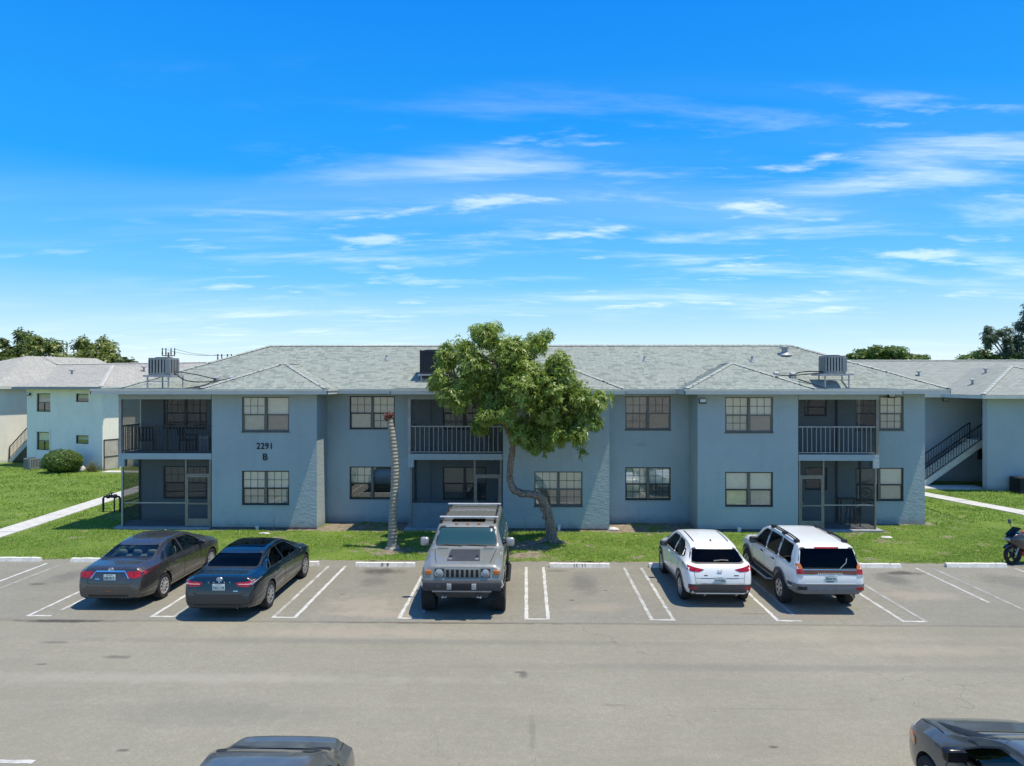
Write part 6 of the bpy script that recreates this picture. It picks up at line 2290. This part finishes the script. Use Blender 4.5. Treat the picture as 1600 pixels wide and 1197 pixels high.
car.mirrors(2.72, 1.03, m_=black_trim)
car.handles([(2.25, .92)])
car.doors([[(1.77, .34), (1.77, 1.0)], [(3.02, .40), (3.05, .85), (3.0, .99)], [(1.05, .72), (.95, .90), (.98, 1.1)]])
for sg in (-1, 1):
    car.patch(rounded([(sg * .38, .945), (sg * .52, .89), (sg * .72, .90), (sg * .84, .95), (sg * .87, 1.06), (sg * .70, 1.015)], .03), 'y-', 'tail_light', red_lens, .008)
    car.patch(rounded([(sg * .45, .76), (sg * .78, .70), (sg * .64, .84)], .02), 'y+', 'headlight', clear_lens, .006)
    car.part(MB().lathe([(.034, -.03), (.042, -.04), (.042, .05)], 14, 'y', (sg * .40, .06, .34)), 'exhaust_tip', chrome)
    car.patch(rounded([(sg * .60, .46), (sg * .78, .47), (sg * .80, .53), (sg * .62, .52)], .015), 'y-', 'reflector', red_lens, .012)
    ax = 'x+' if sg > 0 else 'x-'
    for ay in sp3['axles']:
        n = 20
        car.strip([(ay + .43 * math.cos(math.pi * k / n), .335 + .43 * math.sin(math.pi * k / n)) for k in range(n + 1)], ax, .075, 'arch_cladding', grey_clad, .012, 1)
    car.strip([(1.20, .345), (2.94, .345)], ax, .14, 'sill_cladding', grey_clad, .012)
    car.strip([(sg * .46, .95), (sg * .46, 2.10)], 'z', .03, 'roof_rail', black_trim, .006)
    car.strip([(sg * .66, .96), (sg * .60, .60)], 'y-', .008, 'tailgate_gap', seam_mat)
car.patch(rounded([(-.74, .325), (.74, .325), (.80, .59), (-.80, .59)], .03), 'y-', 'bumper_cladding', plain('brown_cladding', (.055, .046, .044), .6), .010)
car.strip([(-.78, .605), (.78, .605)], 'y-', .022, 'chrome_bar', chrome, .010)
car.strip([(-.6, .74), (.6, .74)], 'y-', .012, 'tailgate_crease', seam_mat)
car.plate(0, .70)
loc, _ = car.ray(0, .915, 'y-')
m = MB().tube([(.058 * math.cos(math.tau * k / 24), loc.y - .02, .905 + .046 * math.sin(math.tau * k / 24)) for k in range(25)], .008, 5, False)
m.tube([(-.045, loc.y - .02, .925), (-.015, loc.y - .022, .895), (0, loc.y - .022, .89), (.015, loc.y - .022, .895), (.045, loc.y - .02, .925)], .007, 5)
car.part(m, 'emblem', chrome)
car.patch([(-.40, .80), (-.31, .80), (-.31, .82), (-.40, .82)], 'y-', 'badge', rim_dark, .005)
car.patch([(.36, .80), (.48, .80), (.48, .82), (.36, .82)], 'y-', 'badge', rim_dark, .005)
car.part(MB().add([(-.02, .92, 1.47), (.02, .92, 1.47), (.02, 1.08, 1.49), (-.02, 1.08, 1.49), (0, .93, 1.545), (0, 1.0, 1.52)], [(0, 1, 4), (1, 2, 5, 4), (2, 3, 5), (3, 0, 4, 5)]), 'aerial_fin', grey_clad)
car.strip([(-.10, 1.115), (.12, 1.135), (.28, 1.125)], 'y-', .022, 'rear_wiper', grey_clad, .02)

# ---- white boxy SUV
sp4 = dict(
    L=4.62, w_max=.90, wr=.385, arch=.435, axles=(1.02, 3.72), track=.765, cabin=(.16, 3.42), floor=.55, belt_z=1.12, box=.6,
    top=[(0, .78), (.02, .92), (.05, 1.04), (.08, 1.16), (.16, 1.40), (.24, 1.58), (.30, 1.645), (.6, 1.685), (1.4, 1.72), (2.2, 1.72), (2.6, 1.69), (2.85, 1.62), (3.46, 1.205), (3.60, 1.165), (4.2, 1.09), (4.45, 1.0), (4.56, .82), (4.62, .66)],
    belt=[(0, .70), (.04, .95), (.09, 1.095), (.5, 1.12), (2.0, 1.11), (3.3, 1.08), (3.6, 1.06), (4.2, .98), (4.5, .82), (4.62, .60)],
    w=[(0, .76), (.04, .82), (.12, .855), (.3, .875), (.9, .89), (3.7, .89), (4.2, .86), (4.45, .79), (4.62, .64)],
    rw=[(0, .66), (.08, .76), (.2, .70), (.35, .68), (1.0, .665), (2.6, .65), (2.9, .68), (3.45, .76), (3.8, .77), (4.4, .70), (4.62, .52)],
    bot=[(0, .56), (.1, .50), (.4, .46), (1.0, .40), (3.7, .40), (4.4, .44), (4.62, .50)],
    rear_glass=[(.745, 1.13), (.645, 1.585)], front_glass=[(.72, 1.225), (.62, 1.63)],
    side_glass=[[(2.28, 1.15), (3.20, 1.115), (2.78, 1.50), (2.60, 1.59), (2.28, 1.605)], [(1.36, 1.165), (2.20, 1.15), (2.20, 1.605), (1.36, 1.61)], [(.42, 1.18), (1.28, 1.168), (1.28, 1.61), (.58, 1.585)]])
P_WHITE2 = paint('old_white_paint', (.76, .765, .72), .36, 0)
car = Car('parked_suv', sp4, (7.52, 17.55, GZ), 0, 'white boxy SUV with brown tailgate band and roof rails, rightmost parked car', 'car', P_WHITE2, dark_glass, seats=(seat_dark, [(1.35, .80, 0, 'bench'), (2.25, .80, 0, 'front')]))
car.wheels(6, .265, .60, .02, .9)
car.mirrors(2.98, 1.20, (.11, .06, .095), black_trim, .12)
car.handles([(1.55, 1.02), (2.45, 1.02)], black_trim)
car.doors([[(2.24, .52), (2.24, 1.62)], [(3.22, .55), (3.26, .95), (3.2, 1.11)], [(1.50, .62), (1.34, .85), (1.32, 1.62)]])
for sg in (-1, 1):
    ax = 'x+' if sg > 0 else 'x-'
    car.patch(rounded([(sg * .66, 1.115), (sg * .80, 1.10), (sg * .80, 1.20), (sg * .775, 1.235), (sg * .70, 1.235)], .015), 'y-', 'indicator_lens', amber, .012)
    car.patch(rounded([(sg * .66, .99), (sg * .81, .985), (sg * .805, 1.10), (sg * .66, 1.115)], .012), 'y-', 'tail_light', red_lens, .012)
    car.patch(rounded([(sg * .66, .935), (sg * .81, .935), (sg * .81, .985), (sg * .66, .99)], .012), 'y-', 'reversing_lens', clear_lens, .012)
    car.patch(rounded([(sg * .45, .80), (sg * .72, .78), (sg * .70, .95), (sg * .45, .95)], .02), 'y+', 'headlight', clear_lens, .006)
    for ay in sp4['axles']:
        n = 20
        car.strip([(ay + .485 * math.cos(math.pi * k / n), .385 + .485 * math.sin(math.pi * k / n)) for k in range(n + 1)], ax, .08, 'arch_flare', grey_clad, .022, 1)
    car.strip([(1.52, .60), (3.22, .60)], ax, .12, 'side_cladding', grey_clad, .014)
    car.strip([(1.52, .665), (3.22, .665)], ax, .018, 'chrome_trim', chrome, .018)
    car.strip([(.04, .66), (.50, .62)], ax, .20, 'bumper_corner', grey_clad, .014)
    # tubular running board
    rb = car.part(MB().cbox(sg * .93 - .10, sg * .93 + .10, 1.55, 3.20, .41, .46, .015), 'running_board', black_trim)
    car.part(MB().tube([(sg * .90, 1.50, .47), (sg * 1.02, 1.58, .46), (sg * 1.03, 1.7, .46), (sg * 1.03, 3.05, .46), (sg * 1.02, 3.18, .46), (sg * .90, 3.26, .47)], .022, 8), 'step_tube', alu_mat, 50, rb)
    # roof rails on feet
    zr = lambda y: car.ray(sg * .56, y, 'z')[0].z
    rr_ = car.part(MB().tube([(sg * .56, y, zr(y) + .055) for y in (.62, 1.0, 1.4, 1.8, 2.25)], .018, 8).tube([(sg * .62, y, zr(y) + .045) for y in (.62, 1.0, 1.4, 1.8, 2.25)], .014, 8), 'roof_rail', black_trim, 50)
    for y in (.60, 1.42, 2.27):
        car.part(MB().cbox(sg * .60 - .055, sg * .60 + .055, y - .08, y + .08, zr(y) - .02, zr(y) + .065, .015), 'rail_foot', black_trim, 40, rr_)
    car.part(MB().lathe([(.035, -.03), (.035, .1)], 12, 'y', (.60, .10, .42)), 'exhaust_tip', chrome) if sg > 0 else None
brown = plain('brown_band', (.13, .05, .032), .35, .0)
car.patch(rounded([(-.65, .985), (-.38, .985), (-.30, .995), (.30, .995), (.38, .985), (.65, .975), (.65, 1.09), (-.65, 1.09)], .012), 'y-', 'tailgate_band', brown, .010)
car.strip([(-.66, 1.098), (.66, 1.098)], 'y-', .012, 'chrome_bar', chrome, .014)
m = MB()
loc, _ = car.ray(0, 1.02, 'y-')
for i in range(13):
    x = -.28 + .047 * i
    m.box(x - .014, x + .014, loc.y - .022, loc.y - .012, 1.0, 1.028)
    m.box(x - .014, x - .006, loc.y - .022, loc.y - .012, 1.028, 1.038)
car.part(m, 'lettering', chrome, None)
car.patch(rounded([(-.84, .53), (.84, .53), (.86, .76), (-.86, .76)], .03), 'y-', 'bumper', plain('suv_bumper', (.16, .165, .165), .5, var=.1), .03, .03)
car.strip([(-.62, .785), (.62, .785)], 'y-', .03, 'bumper_step', P_WHITE2, .028)
car.patch(rounded([(.62, .62), (.80, .62), (.80, .69), (.62, .69)], .012), 'y-', 'reflector', red_lens, .036)
car.patch(rounded([(-.80, .615), (-.58, .615), (-.58, .70), (-.80, .70)], .02), 'y-', 'tow_recess', rim_dark, .033)
car.patch(rounded([(-.10, .80), (.08, .80), (.08, .825), (-.10, .825)], .01), 'y-', 'tailgate_latch', rim_dark, .006)
car.plate(.02, .905, w_=.30, h_=.15)
car.strip([(.25, 1.12), (.42, 1.26), (.45, 1.36)], 'y-', .020, 'rear_wiper', alu_mat, .022)
car.strip([(-.30, 1.60), (.30, 1.60)], 'y-', .03, 'brake_light', red_lens, .006)

# ---- silver off-roader, facing the camera
P_SILV = paint('champagne_paint', (.235, .235, .205), .36, .3)
sp5 = dict(
    L=4.70, w_max=1.02, wr=.465, arch=.53, axles=(.92, 3.98), track=.845, cabin=(.14, 3.42), floor=.72, belt_z=1.40, box=.85,
    top=[(0, 1.30), (.02, 1.70), (.05, 1.93), (.12, 1.975), (.5, 1.985), (2.6, 1.985), (3.0, 1.965), (3.12, 1.90), (3.46, 1.475), (3.54, 1.435), (3.8, 1.42), (4.45, 1.30), (4.58, 1.26), (4.63, 1.20), (4.66, .96), (4.70, .86)],
    belt=[(0, 1.10), (.04, 1.38), (.5, 1.41), (3.3, 1.395), (3.55, 1.375), (4.0, 1.31), (4.5, 1.20), (4.63, 1.12), (4.70, .80)],
    w=[(0, .95), (.06, 1.0), (.3, 1.02), (3.9, 1.02), (4.45, 1.01), (4.58, .985), (4.66, .94), (4.70, .90)],
    rw=[(0, .74), (.05, .80), (.5, .80), (2.9, .785), (3.10, .79), (3.48, .85), (3.6, .88), (4.4, .83), (4.60, .80), (4.66, .76), (4.70, .72)],
    bot=[(0, .66), (.3, .58), (.9, .50), (3.9, .50), (4.4, .58), (4.6, .70), (4.70, .76)],
    rear_glass=[(.66, 1.45), (.62, 1.80)], front_glass=[(.79, 1.495), (.715, 1.895)],
    side_glass=[[(2.32, 1.44), (3.26, 1.44), (3.02, 1.82), (2.32, 1.84)], [(1.38, 1.44), (2.22, 1.44), (2.22, 1.84), (1.38, 1.84)], [(.30, 1.44), (1.28, 1.44), (1.28, 1.84), (.30, 1.84)]])
HUM_X, HUM_Y = -1.56, 17.86 + 3.98
car = Car('off_road_vehicle', sp5, (HUM_X, HUM_Y, GZ), math.pi, 'silver-beige boxy off-roader with roof bars, parked facing the camera', 'car', P_SILV, glass('teal_screen', (.22, .42, .42), .05, .03, .5, (.5, .85, .85, 1), ((.030, .105, .115), .6)), seats=(seat_dark, [(1.35, 1.0, 0, 'bench'), (2.35, 1.0, 0, 'front')]))
car.wheels(7, .33, .52, .03, .9, plain('dark_alloy', (.30, .30, .29), .4, .6), True)
car.handles([(1.55, 1.24), (2.5, 1.24)], black_trim)
car.doors([[(2.27, .62), (2.27, 1.88)], [(3.30, .62), (3.32, 1.38)], [(1.33, .80), (1.33, 1.88)]])
for sg, ax in ((-1, 'x-'), (1, 'x+')):
    loc, _ = car.ray(3.14, 1.5, ax)
    mo = car.pod((loc.x + sg * .20, 3.14, 1.52), (.11, .07, .11), 'wing_mirror', plain('mirror_silver', (.42, .42, .41), .3, .5), sq=5)
    MB().bar((loc.x - sg * .02, 3.14, 1.47), (loc.x + sg * .12, 3.14, 1.50), .05).bar((loc.x - sg * .02, 3.14, 1.56), (loc.x + sg * .12, 3.14, 1.55), .03).build('mirror_arm', black_trim, mo)
    for ay in sp5['axles']:
        n = 18
        car.strip([(ay + .58 * math.cos(math.pi * k / n), .465 + .58 * math.sin(math.pi * k / n)) for k in range(n + 1)], ax, .085, 'arch_flare', P_SILV, .028, 1)
    car.strip([(1.52, .60), (3.36, .60)], ax, .12, 'sill_cladding', grey_clad, .012)
    car.part(MB().tube([(sg * 1.04, 1.55, .55), (sg * 1.10, 1.7, .52), (sg * 1.10, 3.2, .52), (sg * 1.04, 3.35, .55)], .045, 10), 'side_step', black_trim, 50)
    # bonnet shut line and latch
    car.strip([(sg * .80, 3.60), (sg * .74, 4.10), (sg * .66, 4.50)], 'z', .014, 'bonnet_gap', seam_mat, .004)
    car.part(MB().cbox(sg * .93 - .02, sg * .93 + .02, 3.92, 4.08, 1.20, 1.25, .008), 'bonnet_latch', black_trim)
    # lamps
    y_ = car.ray(sg * .55, 1.08, 'y+')[0].y
    hl = car.part(MB().cbox(sg * .565 - .115, sg * .565 + .115, y_ - .03, y_ + .022, .965, 1.185, .02), 'headlight', black_trim)
    car.part(MB().lathe([(.088, y_ + .022), (.092, y_ + .032), (.07, y_ + .046), (0, y_ + .052)], 22, 'y', (sg * .565, 0, 1.075)), 'lens', clear_lens, 50, hl)
    car.part(MB().lathe([(.088, y_ + .02), (.104, y_ + .034), (.092, y_ + .036)], 22, 'y', (sg * .565, 0, 1.075)), 'bezel', chrome, 50, hl)
    y2 = car.ray(sg * .84, 1.09, 'y+')[0].y
    car.part(MB().cbox(sg * .84 - .075, sg * .84 + .075, y2 - .06, y2 + .03, 1.04, 1.15, .012), 'turn_signal', amber)
    # roof rack side rail
    car.part(MB().tube([(sg * .72, y, 2.025) for y in (.3, 1.2, 2.2, 2.95)], .022, 8), 'rack_rail', black_trim, 50)
    for y in (.35, 1.3, 2.2, 2.9):
        car.part(MB().cbox(sg * .72 - .03, sg * .72 + .03, y - .05, y + .05, 1.97, 2.045, .01), 'rack_foot', black_trim)
    # chrome bonnet vents
    zb_ = car.ray(sg * .33, 4.20, 'z')[0].z
    vo = car.part(MB().cbox(sg * .33 - .045, sg * .33 + .045, 4.08, 4.36, zb_ - .03, zb_ + .028, .012), 'bonnet_vent', chrome)
    for k in range(3):
        car.part(MB().box(sg * .33 - .032, sg * .33 + .032, 4.12 + .08 * k, 4.15 + .08 * k, zb_ + .029, zb_ + .034), 'vent_slot', rim_dark, None, vo)
    # marker lamps by the wipers, light cowl pieces
    z5 = car.ray(sg * .50, 3.60, 'z')[0].z
    car.part(MB().cbox(sg * .60 - .14, sg * .60 + .14, 3.54, 3.64, z5 - .01, z5 + .03, .01), 'cowl_cover', P_SILV)
y_ = car.ray(0, 1.08, 'y+')[0].y
gr = car.part(MB().cbox(-.43, .43, y_ - .02, y_ + .028, .955, 1.195, .02), 'grille', P_SILV)
for k in range(7):
    x = -.36 + .12 * k
    car.part(MB().cbox(x - .036, x + .036, y_ + .012, y_ + .031, .985, 1.17, .006), 'grille_slot', rim_dark, None, gr)
    car.part(MB().cbox(x - .036, x + .036, y_ + .03, y_ + .036, 1.07, 1.08, .002), 'slot_bar', rim_dark, None, gr)
car.patch(rounded([(-.37, 3.66), (.37, 3.66), (.41, 4.40), (-.41, 4.40)], .03), 'z', 'bonnet_panel', plain('bonnet_black', (.045, .046, .05), .45), .005)
# bumper with winch, tow hooks, lamps
bp = car.part(MB().cbox(-.95, .95, 4.62, 4.86, .70, .91, .035), 'front_bumper', plain('bumper_grey', (.05, .052, .055), .5, .2))
car.part(MB().cbox(-.34, .34, 4.84, 4.90, .725, .90, .015), 'winch_recess', rim_dark, 40, bp)
for sg in (-1, 1):
    car.part(MB().cbox(sg * .30 - .055, sg * .30 + .055, 4.86, 4.925, .75, .89, .012), 'tow_bracket', steel, 50, bp)
    car.part(MB().lathe([(.045, 4.855), (.05, 4.87), (0, 4.875)], 16, 'y', (sg * .58, 0, .81)), 'fog_lamp', grey_clad, 50, bp)
    car.part(MB().tube([(sg * .96, 4.70, .74), (sg * 1.0, 4.66, .80), (sg * .96, 4.62, .88)], .02, 6), 'bumper_trim', steel, 50, bp)
    car.part(MB().tube([(sg * .38, 4.70, .56), (sg * .38, 4.86, .55), (sg * .46, 4.87, .55), (sg * .46, 4.72, .56)], .02, 6), 'tow_hook', steel, 50, bp)
sk = car.part(MB().add([(-.72, 4.80, .70), (.72, 4.80, .70), (.60, 4.60, .47), (-.60, 4.60, .47), (-.72, 4.66, .70), (.72, 4.66, .70), (.60, 4.5, .47), (-.60, 4.5, .47)],
                       [(0, 1, 2, 3), (4, 7, 6, 5), (0, 4, 5, 1), (1, 5, 6, 2), (2, 6, 7, 3), (3, 7, 4, 0)]), 'skid_plate', plain('skid_grey', (.085, .088, .09), .55, .3))
car.part(MB().bar((-.72, 4.815, .685), (.72, 4.815, .685), .03), 'skid_bar', steel, None, sk)
# roof panel, cross bars, sunroof, visor lamps
car.patch(rounded([(-.45, 2.42), (.45, 2.42), (.45, 2.85), (-.45, 2.85)], .05), 'z', 'sunroof', dark_glass, .006)
for y in (.55, 2.62):
    car.part(MB().cbox(-.80, .80, y - .05, y + .05, 2.055, 2.09, .015), 'roof_bar', plain('bright_bar', (.72, .73, .72), .3, .4))
for k in range(7):
    car.strip([(-.54 + .18 * k, .4), (-.54 + .18 * k, 2.3)], 'z', .025, 'roof_rib', P_SILV, .012)
for x in (-.3, 0, .3):
    car.part(MB().cbox(x - .04, x + .04, 2.98, 3.05, 1.955, 1.985, .01), 'roof_lamp', amber)
for sg in (-.35, .30):
    car.strip([(sg - .18, 1.475), (sg + .30, 1.50)], 'y+', .022, 'wiper', black_trim, .02)
car.patch([(-.66, 1.80), (-.62, 1.80), (-.62, 1.86), (-.66, 1.86)], 'y+', 'windscreen_sticker', pvc, .004)
sp_ = car.part(MB().lathe([(.20, .14), (.40, .17), (.46, .10), (.46, -.08), (.40, -.12), (.2, -.1)], 28, 'y', (.0, -.16, 1.15)), 'spare_wheel', tyre_mat, 40)

# ---- dark sedan at the bottom edge, tail towards the drive
P_DARK = paint('dark_grey_paint', (.085, .088, .080), .36, .2)
sp6 = sedan_spec(L=4.7)
sp6['top'] = [(0, .50), (.02, .68), (.05, .83), (.08, .98), (.11, 1.055), (.30, 1.075), (.46, 1.10), (.95, 1.32), (1.35, 1.43), (2.0, 1.465), (2.4, 1.47), (2.75, 1.44), (3.05, 1.355), (3.6, 1.075), (3.75, 1.035), (4.25, .94), (4.5, .84), (4.62, .70), (4.7, .5)]
sp6['w'] = [(0, .74), (.04, .80), (.12, .85), (.28, .885), (.6, .905), (1.1, .91), (2.4, .90), (3.8, .91), (4.25, .86), (4.5, .76), (4.7, .52)]
sp6['rear_glass'] = [(.66, 1.125), (.58, 1.335)]
sp6['cabin'] = (.72, 3.55)
sp6['side_glass'] = [[(2.19, .995), (3.30, .975), (3.0, 1.19), (2.80, 1.325), (2.19, 1.355)], [(1.10, 1.025), (2.11, .998), (2.11, 1.355), (1.70, 1.335), (1.25, 1.22)], [(.80, 1.04), (1.02, 1.03), (1.16, 1.17), (1.10, 1.18)]]
sp6['axles'] = (1.02, 3.75)
for k in ('belt', 'rw', 'bot'):
    sp6[k] = [(min(y, 4.69) if y < 4.85 else 4.7, v) for y, v in sp6[k] if y < 4.66 or y == 4.85]
car = Car('foreground_sedan', sp6, (-3.12, 9.42, 0), math.pi, 'dark grey sedan cut off by the bottom edge of the photo', 'car', P_DARK, car_glass, seats=(seat_dark, [(1.3, .53, 0, 'bench'), (2.15, .53, 0, 'front')]))
car.wheels(8, .215, .66, .015, .7)
car.doors(DOORS_SEDAN)
for sg in (-1, 1):
    car.patch(rounded([(sg * .44, .88), (sg * .48, .78), (sg * .72, .80), (sg * .74, .90), (sg * .66, .92)], .02), 'y-', 'tail_light', red_lens, .008)
    car.strip([(sg * .70, .10), (sg * .74, .46)], 'z', .010, 'boot_gap', seam_mat, .004)
car.strip([(-.64, .085), (0, .065), (.64, .085)], 'z', .012, 'boot_lip', seam_mat, .004)
car.plate(0, .80)

# ---- dark car at the bottom right corner, nose towards the drive
P_DARK2 = paint('slate_paint', (.080, .082, .078), .34, .2)
sp7 = sedan_spec(wr=.35, arch=.40)
sp7['top'] = [(a, b + (.06 if 1.2 < a < 3.9 else .05)) for a, b in sp7['top']]
sp7['belt'] = [(a, b + .05) for a, b in sp7['belt']]
sp7['side_glass'] = [[(y, z + .05) for y, z in p] for p in sp7['side_glass']]
sp7['rear_glass'] = [(x, z + .055) for x, z in sp7['rear_glass']]
sp7['front_glass'] = [(x, z + .055) for x, z in sp7['front_glass']]
car = Car('foreground_car', sp7, (6.22, 5.72, 0), R(-1.5), 'dark slate car with black mirror in the bottom right corner', 'car', P_DARK2, glass('clearer_glass', (.40, .43, .42), .03, .02, .4), seats=(seat_dark, [(1.42, .56, 0, 'bench'), (2.25, .56, 0, 'front')]))
car.wheels(7, .225, .66, .02, .7)
car.mirrors(3.18, 1.10, (.14, .075, .085), plain('mirror_black', (.012, .012, .013), .25), .14, plain('mirror_dark', (.01, .01, .011), .2))
car.handles([(1.62, .9), (2.62, .9)])
car.doors(DOORS_SEDAN)
for sg in (-1, 1):
    car.patch(rounded([(sg * .46, .80), (sg * .86, .70), (sg * .80, .86), (sg * .60, .88)], .02), 'y+', 'headlight', clear_lens, .008)
    car.patch(rounded([(sg * .80, .70), (sg * .88, .68), (sg * .87, .78), (sg * .80, .80)], .015), 'y+', 'turn_signal', amber, .012)
    car.strip([(sg * .74, 3.78), (sg * .70, 4.3), (sg * .60, 4.66)], 'z', .010, 'bonnet_gap', seam_mat, .004)
car.patch(rounded([(-.60, 3.735), (.60, 3.735), (.56, 3.775), (-.56, 3.775)], .01), 'z', 'cowl', black_trim, .004)
car.patch(rounded([(-.42, .58), (.42, .58), (.44, .72), (-.44, .72)], .03), 'y+', 'grille', black_trim, .006)

# ---- motorcycle at the right edge
mo = tag(empty('motorcycle', (16.05, 22.70, .02), R(12)), 'black and orange motorcycle at the right edge of the parking row', 'motorcycle')
bk_black = paint('bike_black', (.012, .012, .013), .25, 0)
bk_orange = paint('bike_orange', (.55, .085, .018), .28, 0)
bk_red = plain('bike_red', (.40, .03, .02), .35)
R_ = .31


def bike_wheel(x, w_):
    ty = MB().lathe([(R_ * .72, -w_ * .42), (R_ * .90, -w_ * .5), (R_ * .98, -w_ * .28), (R_, 0), (R_ * .98, w_ * .28), (R_ * .90, w_ * .5), (R_ * .72, w_ * .42)], 32, 'y')
    o = MB().lathe([(.06, -.06), (.06, .06), (.0, .06)], 14, 'y').lathe([(.14, -.075), (.15, -.07), (.07, -.07)], 20, 'y').build('wheel', rim_dark, mo, 50, loc=(x, 0, R_))
    ty.build('tyre', tyre_mat, o, 40)
    rm = MB().lathe([(R_ * .74, -w_ * .36), (R_ * .68, -w_ * .2), (R_ * .68, w_ * .2), (R_ * .74, w_ * .36)], 28, 'y')
    for k in range(5):
        a = math.tau * k / 5
        rm.bar((math.cos(a) * .05, 0, math.sin(a) * .05), (math.cos(a) * R_ * .70, 0, math.sin(a) * R_ * .70), .03, .04)
    rm.build('rim', rim_dark, o, 40)
    return o


bike_wheel(-.70, .13)
bike_wheel(.70, .18)


def hull(name, secs, mat_, parent=None):
    """loft of elliptical sections (x, zc, half-height, half-width)"""
    n = 16
    m = MB()
    vs_ = []
    for (x, zc, hh, hw) in secs:
        for k in range(n):
            a = math.tau * k / n
            vs_.append((x, hw * math.copysign(abs(math.cos(a)) ** .8, math.cos(a)), zc + hh * math.copysign(abs(math.sin(a)) ** .8, math.sin(a))))
    fs = [(i * n + k, i * n + (k + 1) % n, (i + 1) * n + (k + 1) % n, (i + 1) * n + k) for i in range(len(secs) - 1) for k in range(n)]
    fs += [tuple(range(n))[::-1], tuple((len(secs) - 1) * n + k for k in range(n))]
    return m.add(vs_, fs).build(name, mat_, parent or mo, 60)


hull('fairing', [(-.92, .80, .03, .04), (-.86, .80, .11, .14), (-.72, .80, .20, .20), (-.52, .76, .28, .22), (-.30, .68, .26, .20), (-.10, .60, .20, .18)], bk_black)
hull('tank', [(-.36, .92, .05, .08), (-.22, .94, .12, .16), (.0, .92, .14, .18), (.20, .86, .09, .13), (.28, .84, .04, .08)], bk_orange)
hull('belly_pan', [(-.42, .36, .05, .08), (-.25, .36, .14, .16), (.1, .36, .14, .16), (.35, .38, .06, .10)], bk_red)
hull('engine', [(-.30, .52, .10, .14), (-.05, .52, .18, .17), (.25, .50, .14, .15)], steel)
hull('seat', [(.16, .84, .04, .10), (.35, .82, .05, .15), (.62, .88, .05, .13), (.86, .96, .04, .09), (.95, .99, .02, .05)], bk_black)
hull('tail_unit', [(.30, .74, .06, .10), (.60, .80, .07, .12), (.90, .92, .04, .08)], bk_orange)
hull('front_mudguard', [(-1.0, .52, .02, .06), (-.92, .60, .03, .08), (-.72, .655, .03, .085), (-.52, .60, .03, .08)], bk_black)
for sg in (-1, 1):
    MB().tube([(-.70, sg * .10, R_), (-.56, sg * .10, .62), (-.44, sg * .10, .98)], [.028, .026, .024], 10).build('fork_leg', steel, mo, 60)
    MB().tube([(-.42, sg * .06, 1.0), (-.40, sg * .20, 1.03), (-.30, sg * .36, 1.0)], .016, 8).build('handlebar', rim_dark, mo, 60)
    MB().tube([(-.33, sg * .30, 1.0), (-.27, sg * .42, .99)], .022, 8).build('grip', rubber, mo, 60)
    ml = MB().tube([(-.44, sg * .20, 1.02), (-.50, sg * .27, 1.18), (-.48, sg * .30, 1.25)], .010, 6).build('mirror_stem', bk_black, mo, 60)
    bm = bmesh.new()
    bmesh.ops.create_uvsphere(bm, u_segments=14, v_segments=8, radius=1)
    for v in bm.verts:
        v.co = Vector((v.co.x * .028 - .48, v.co.y * .06 + sg * .32, v.co.z * .085 + 1.29))
    MB().bm(bm).build('mirror', plain('mirror_shell', (.10, .13, .15), .2), ml, 60)
    MB().tube([(.70, sg * .11, R_), (.30, sg * .12, .42), (.10, sg * .10, .50)], .028, 8).build('swingarm', steel, mo, 50)
MB().lathe([(.06, -.02), (.075, .05), (.075, .45), (.05, .5)], 14, 'x', (.32, -.20, .42)).build('silencer', steel, mo, 50)
MB().add([(-.88, -.13, .93), (-.88, .13, .93), (-.52, .16, 1.16), (-.52, -.16, 1.16), (-.5, -.02, 1.17)], [(0, 1, 2, 3)]).build('windshield', dark_glass, mo)
MB().cbox(-.93, -.88, -.10, .10, .76, .84, .015).build('headlight', clear_lens, mo)
MB().tube([(.1, -.12, .25), (.02, -.24, .02)], .014, 6).build('kickstand', steel, mo)
MB().tube([(.0, -.1, .78), (-.25, -.19, .62), (-.40, -.18, .50)], .03, 6).build('orange_frame_stripe', bk_orange, mo, 50)

scene.cycles.use_denoising = True
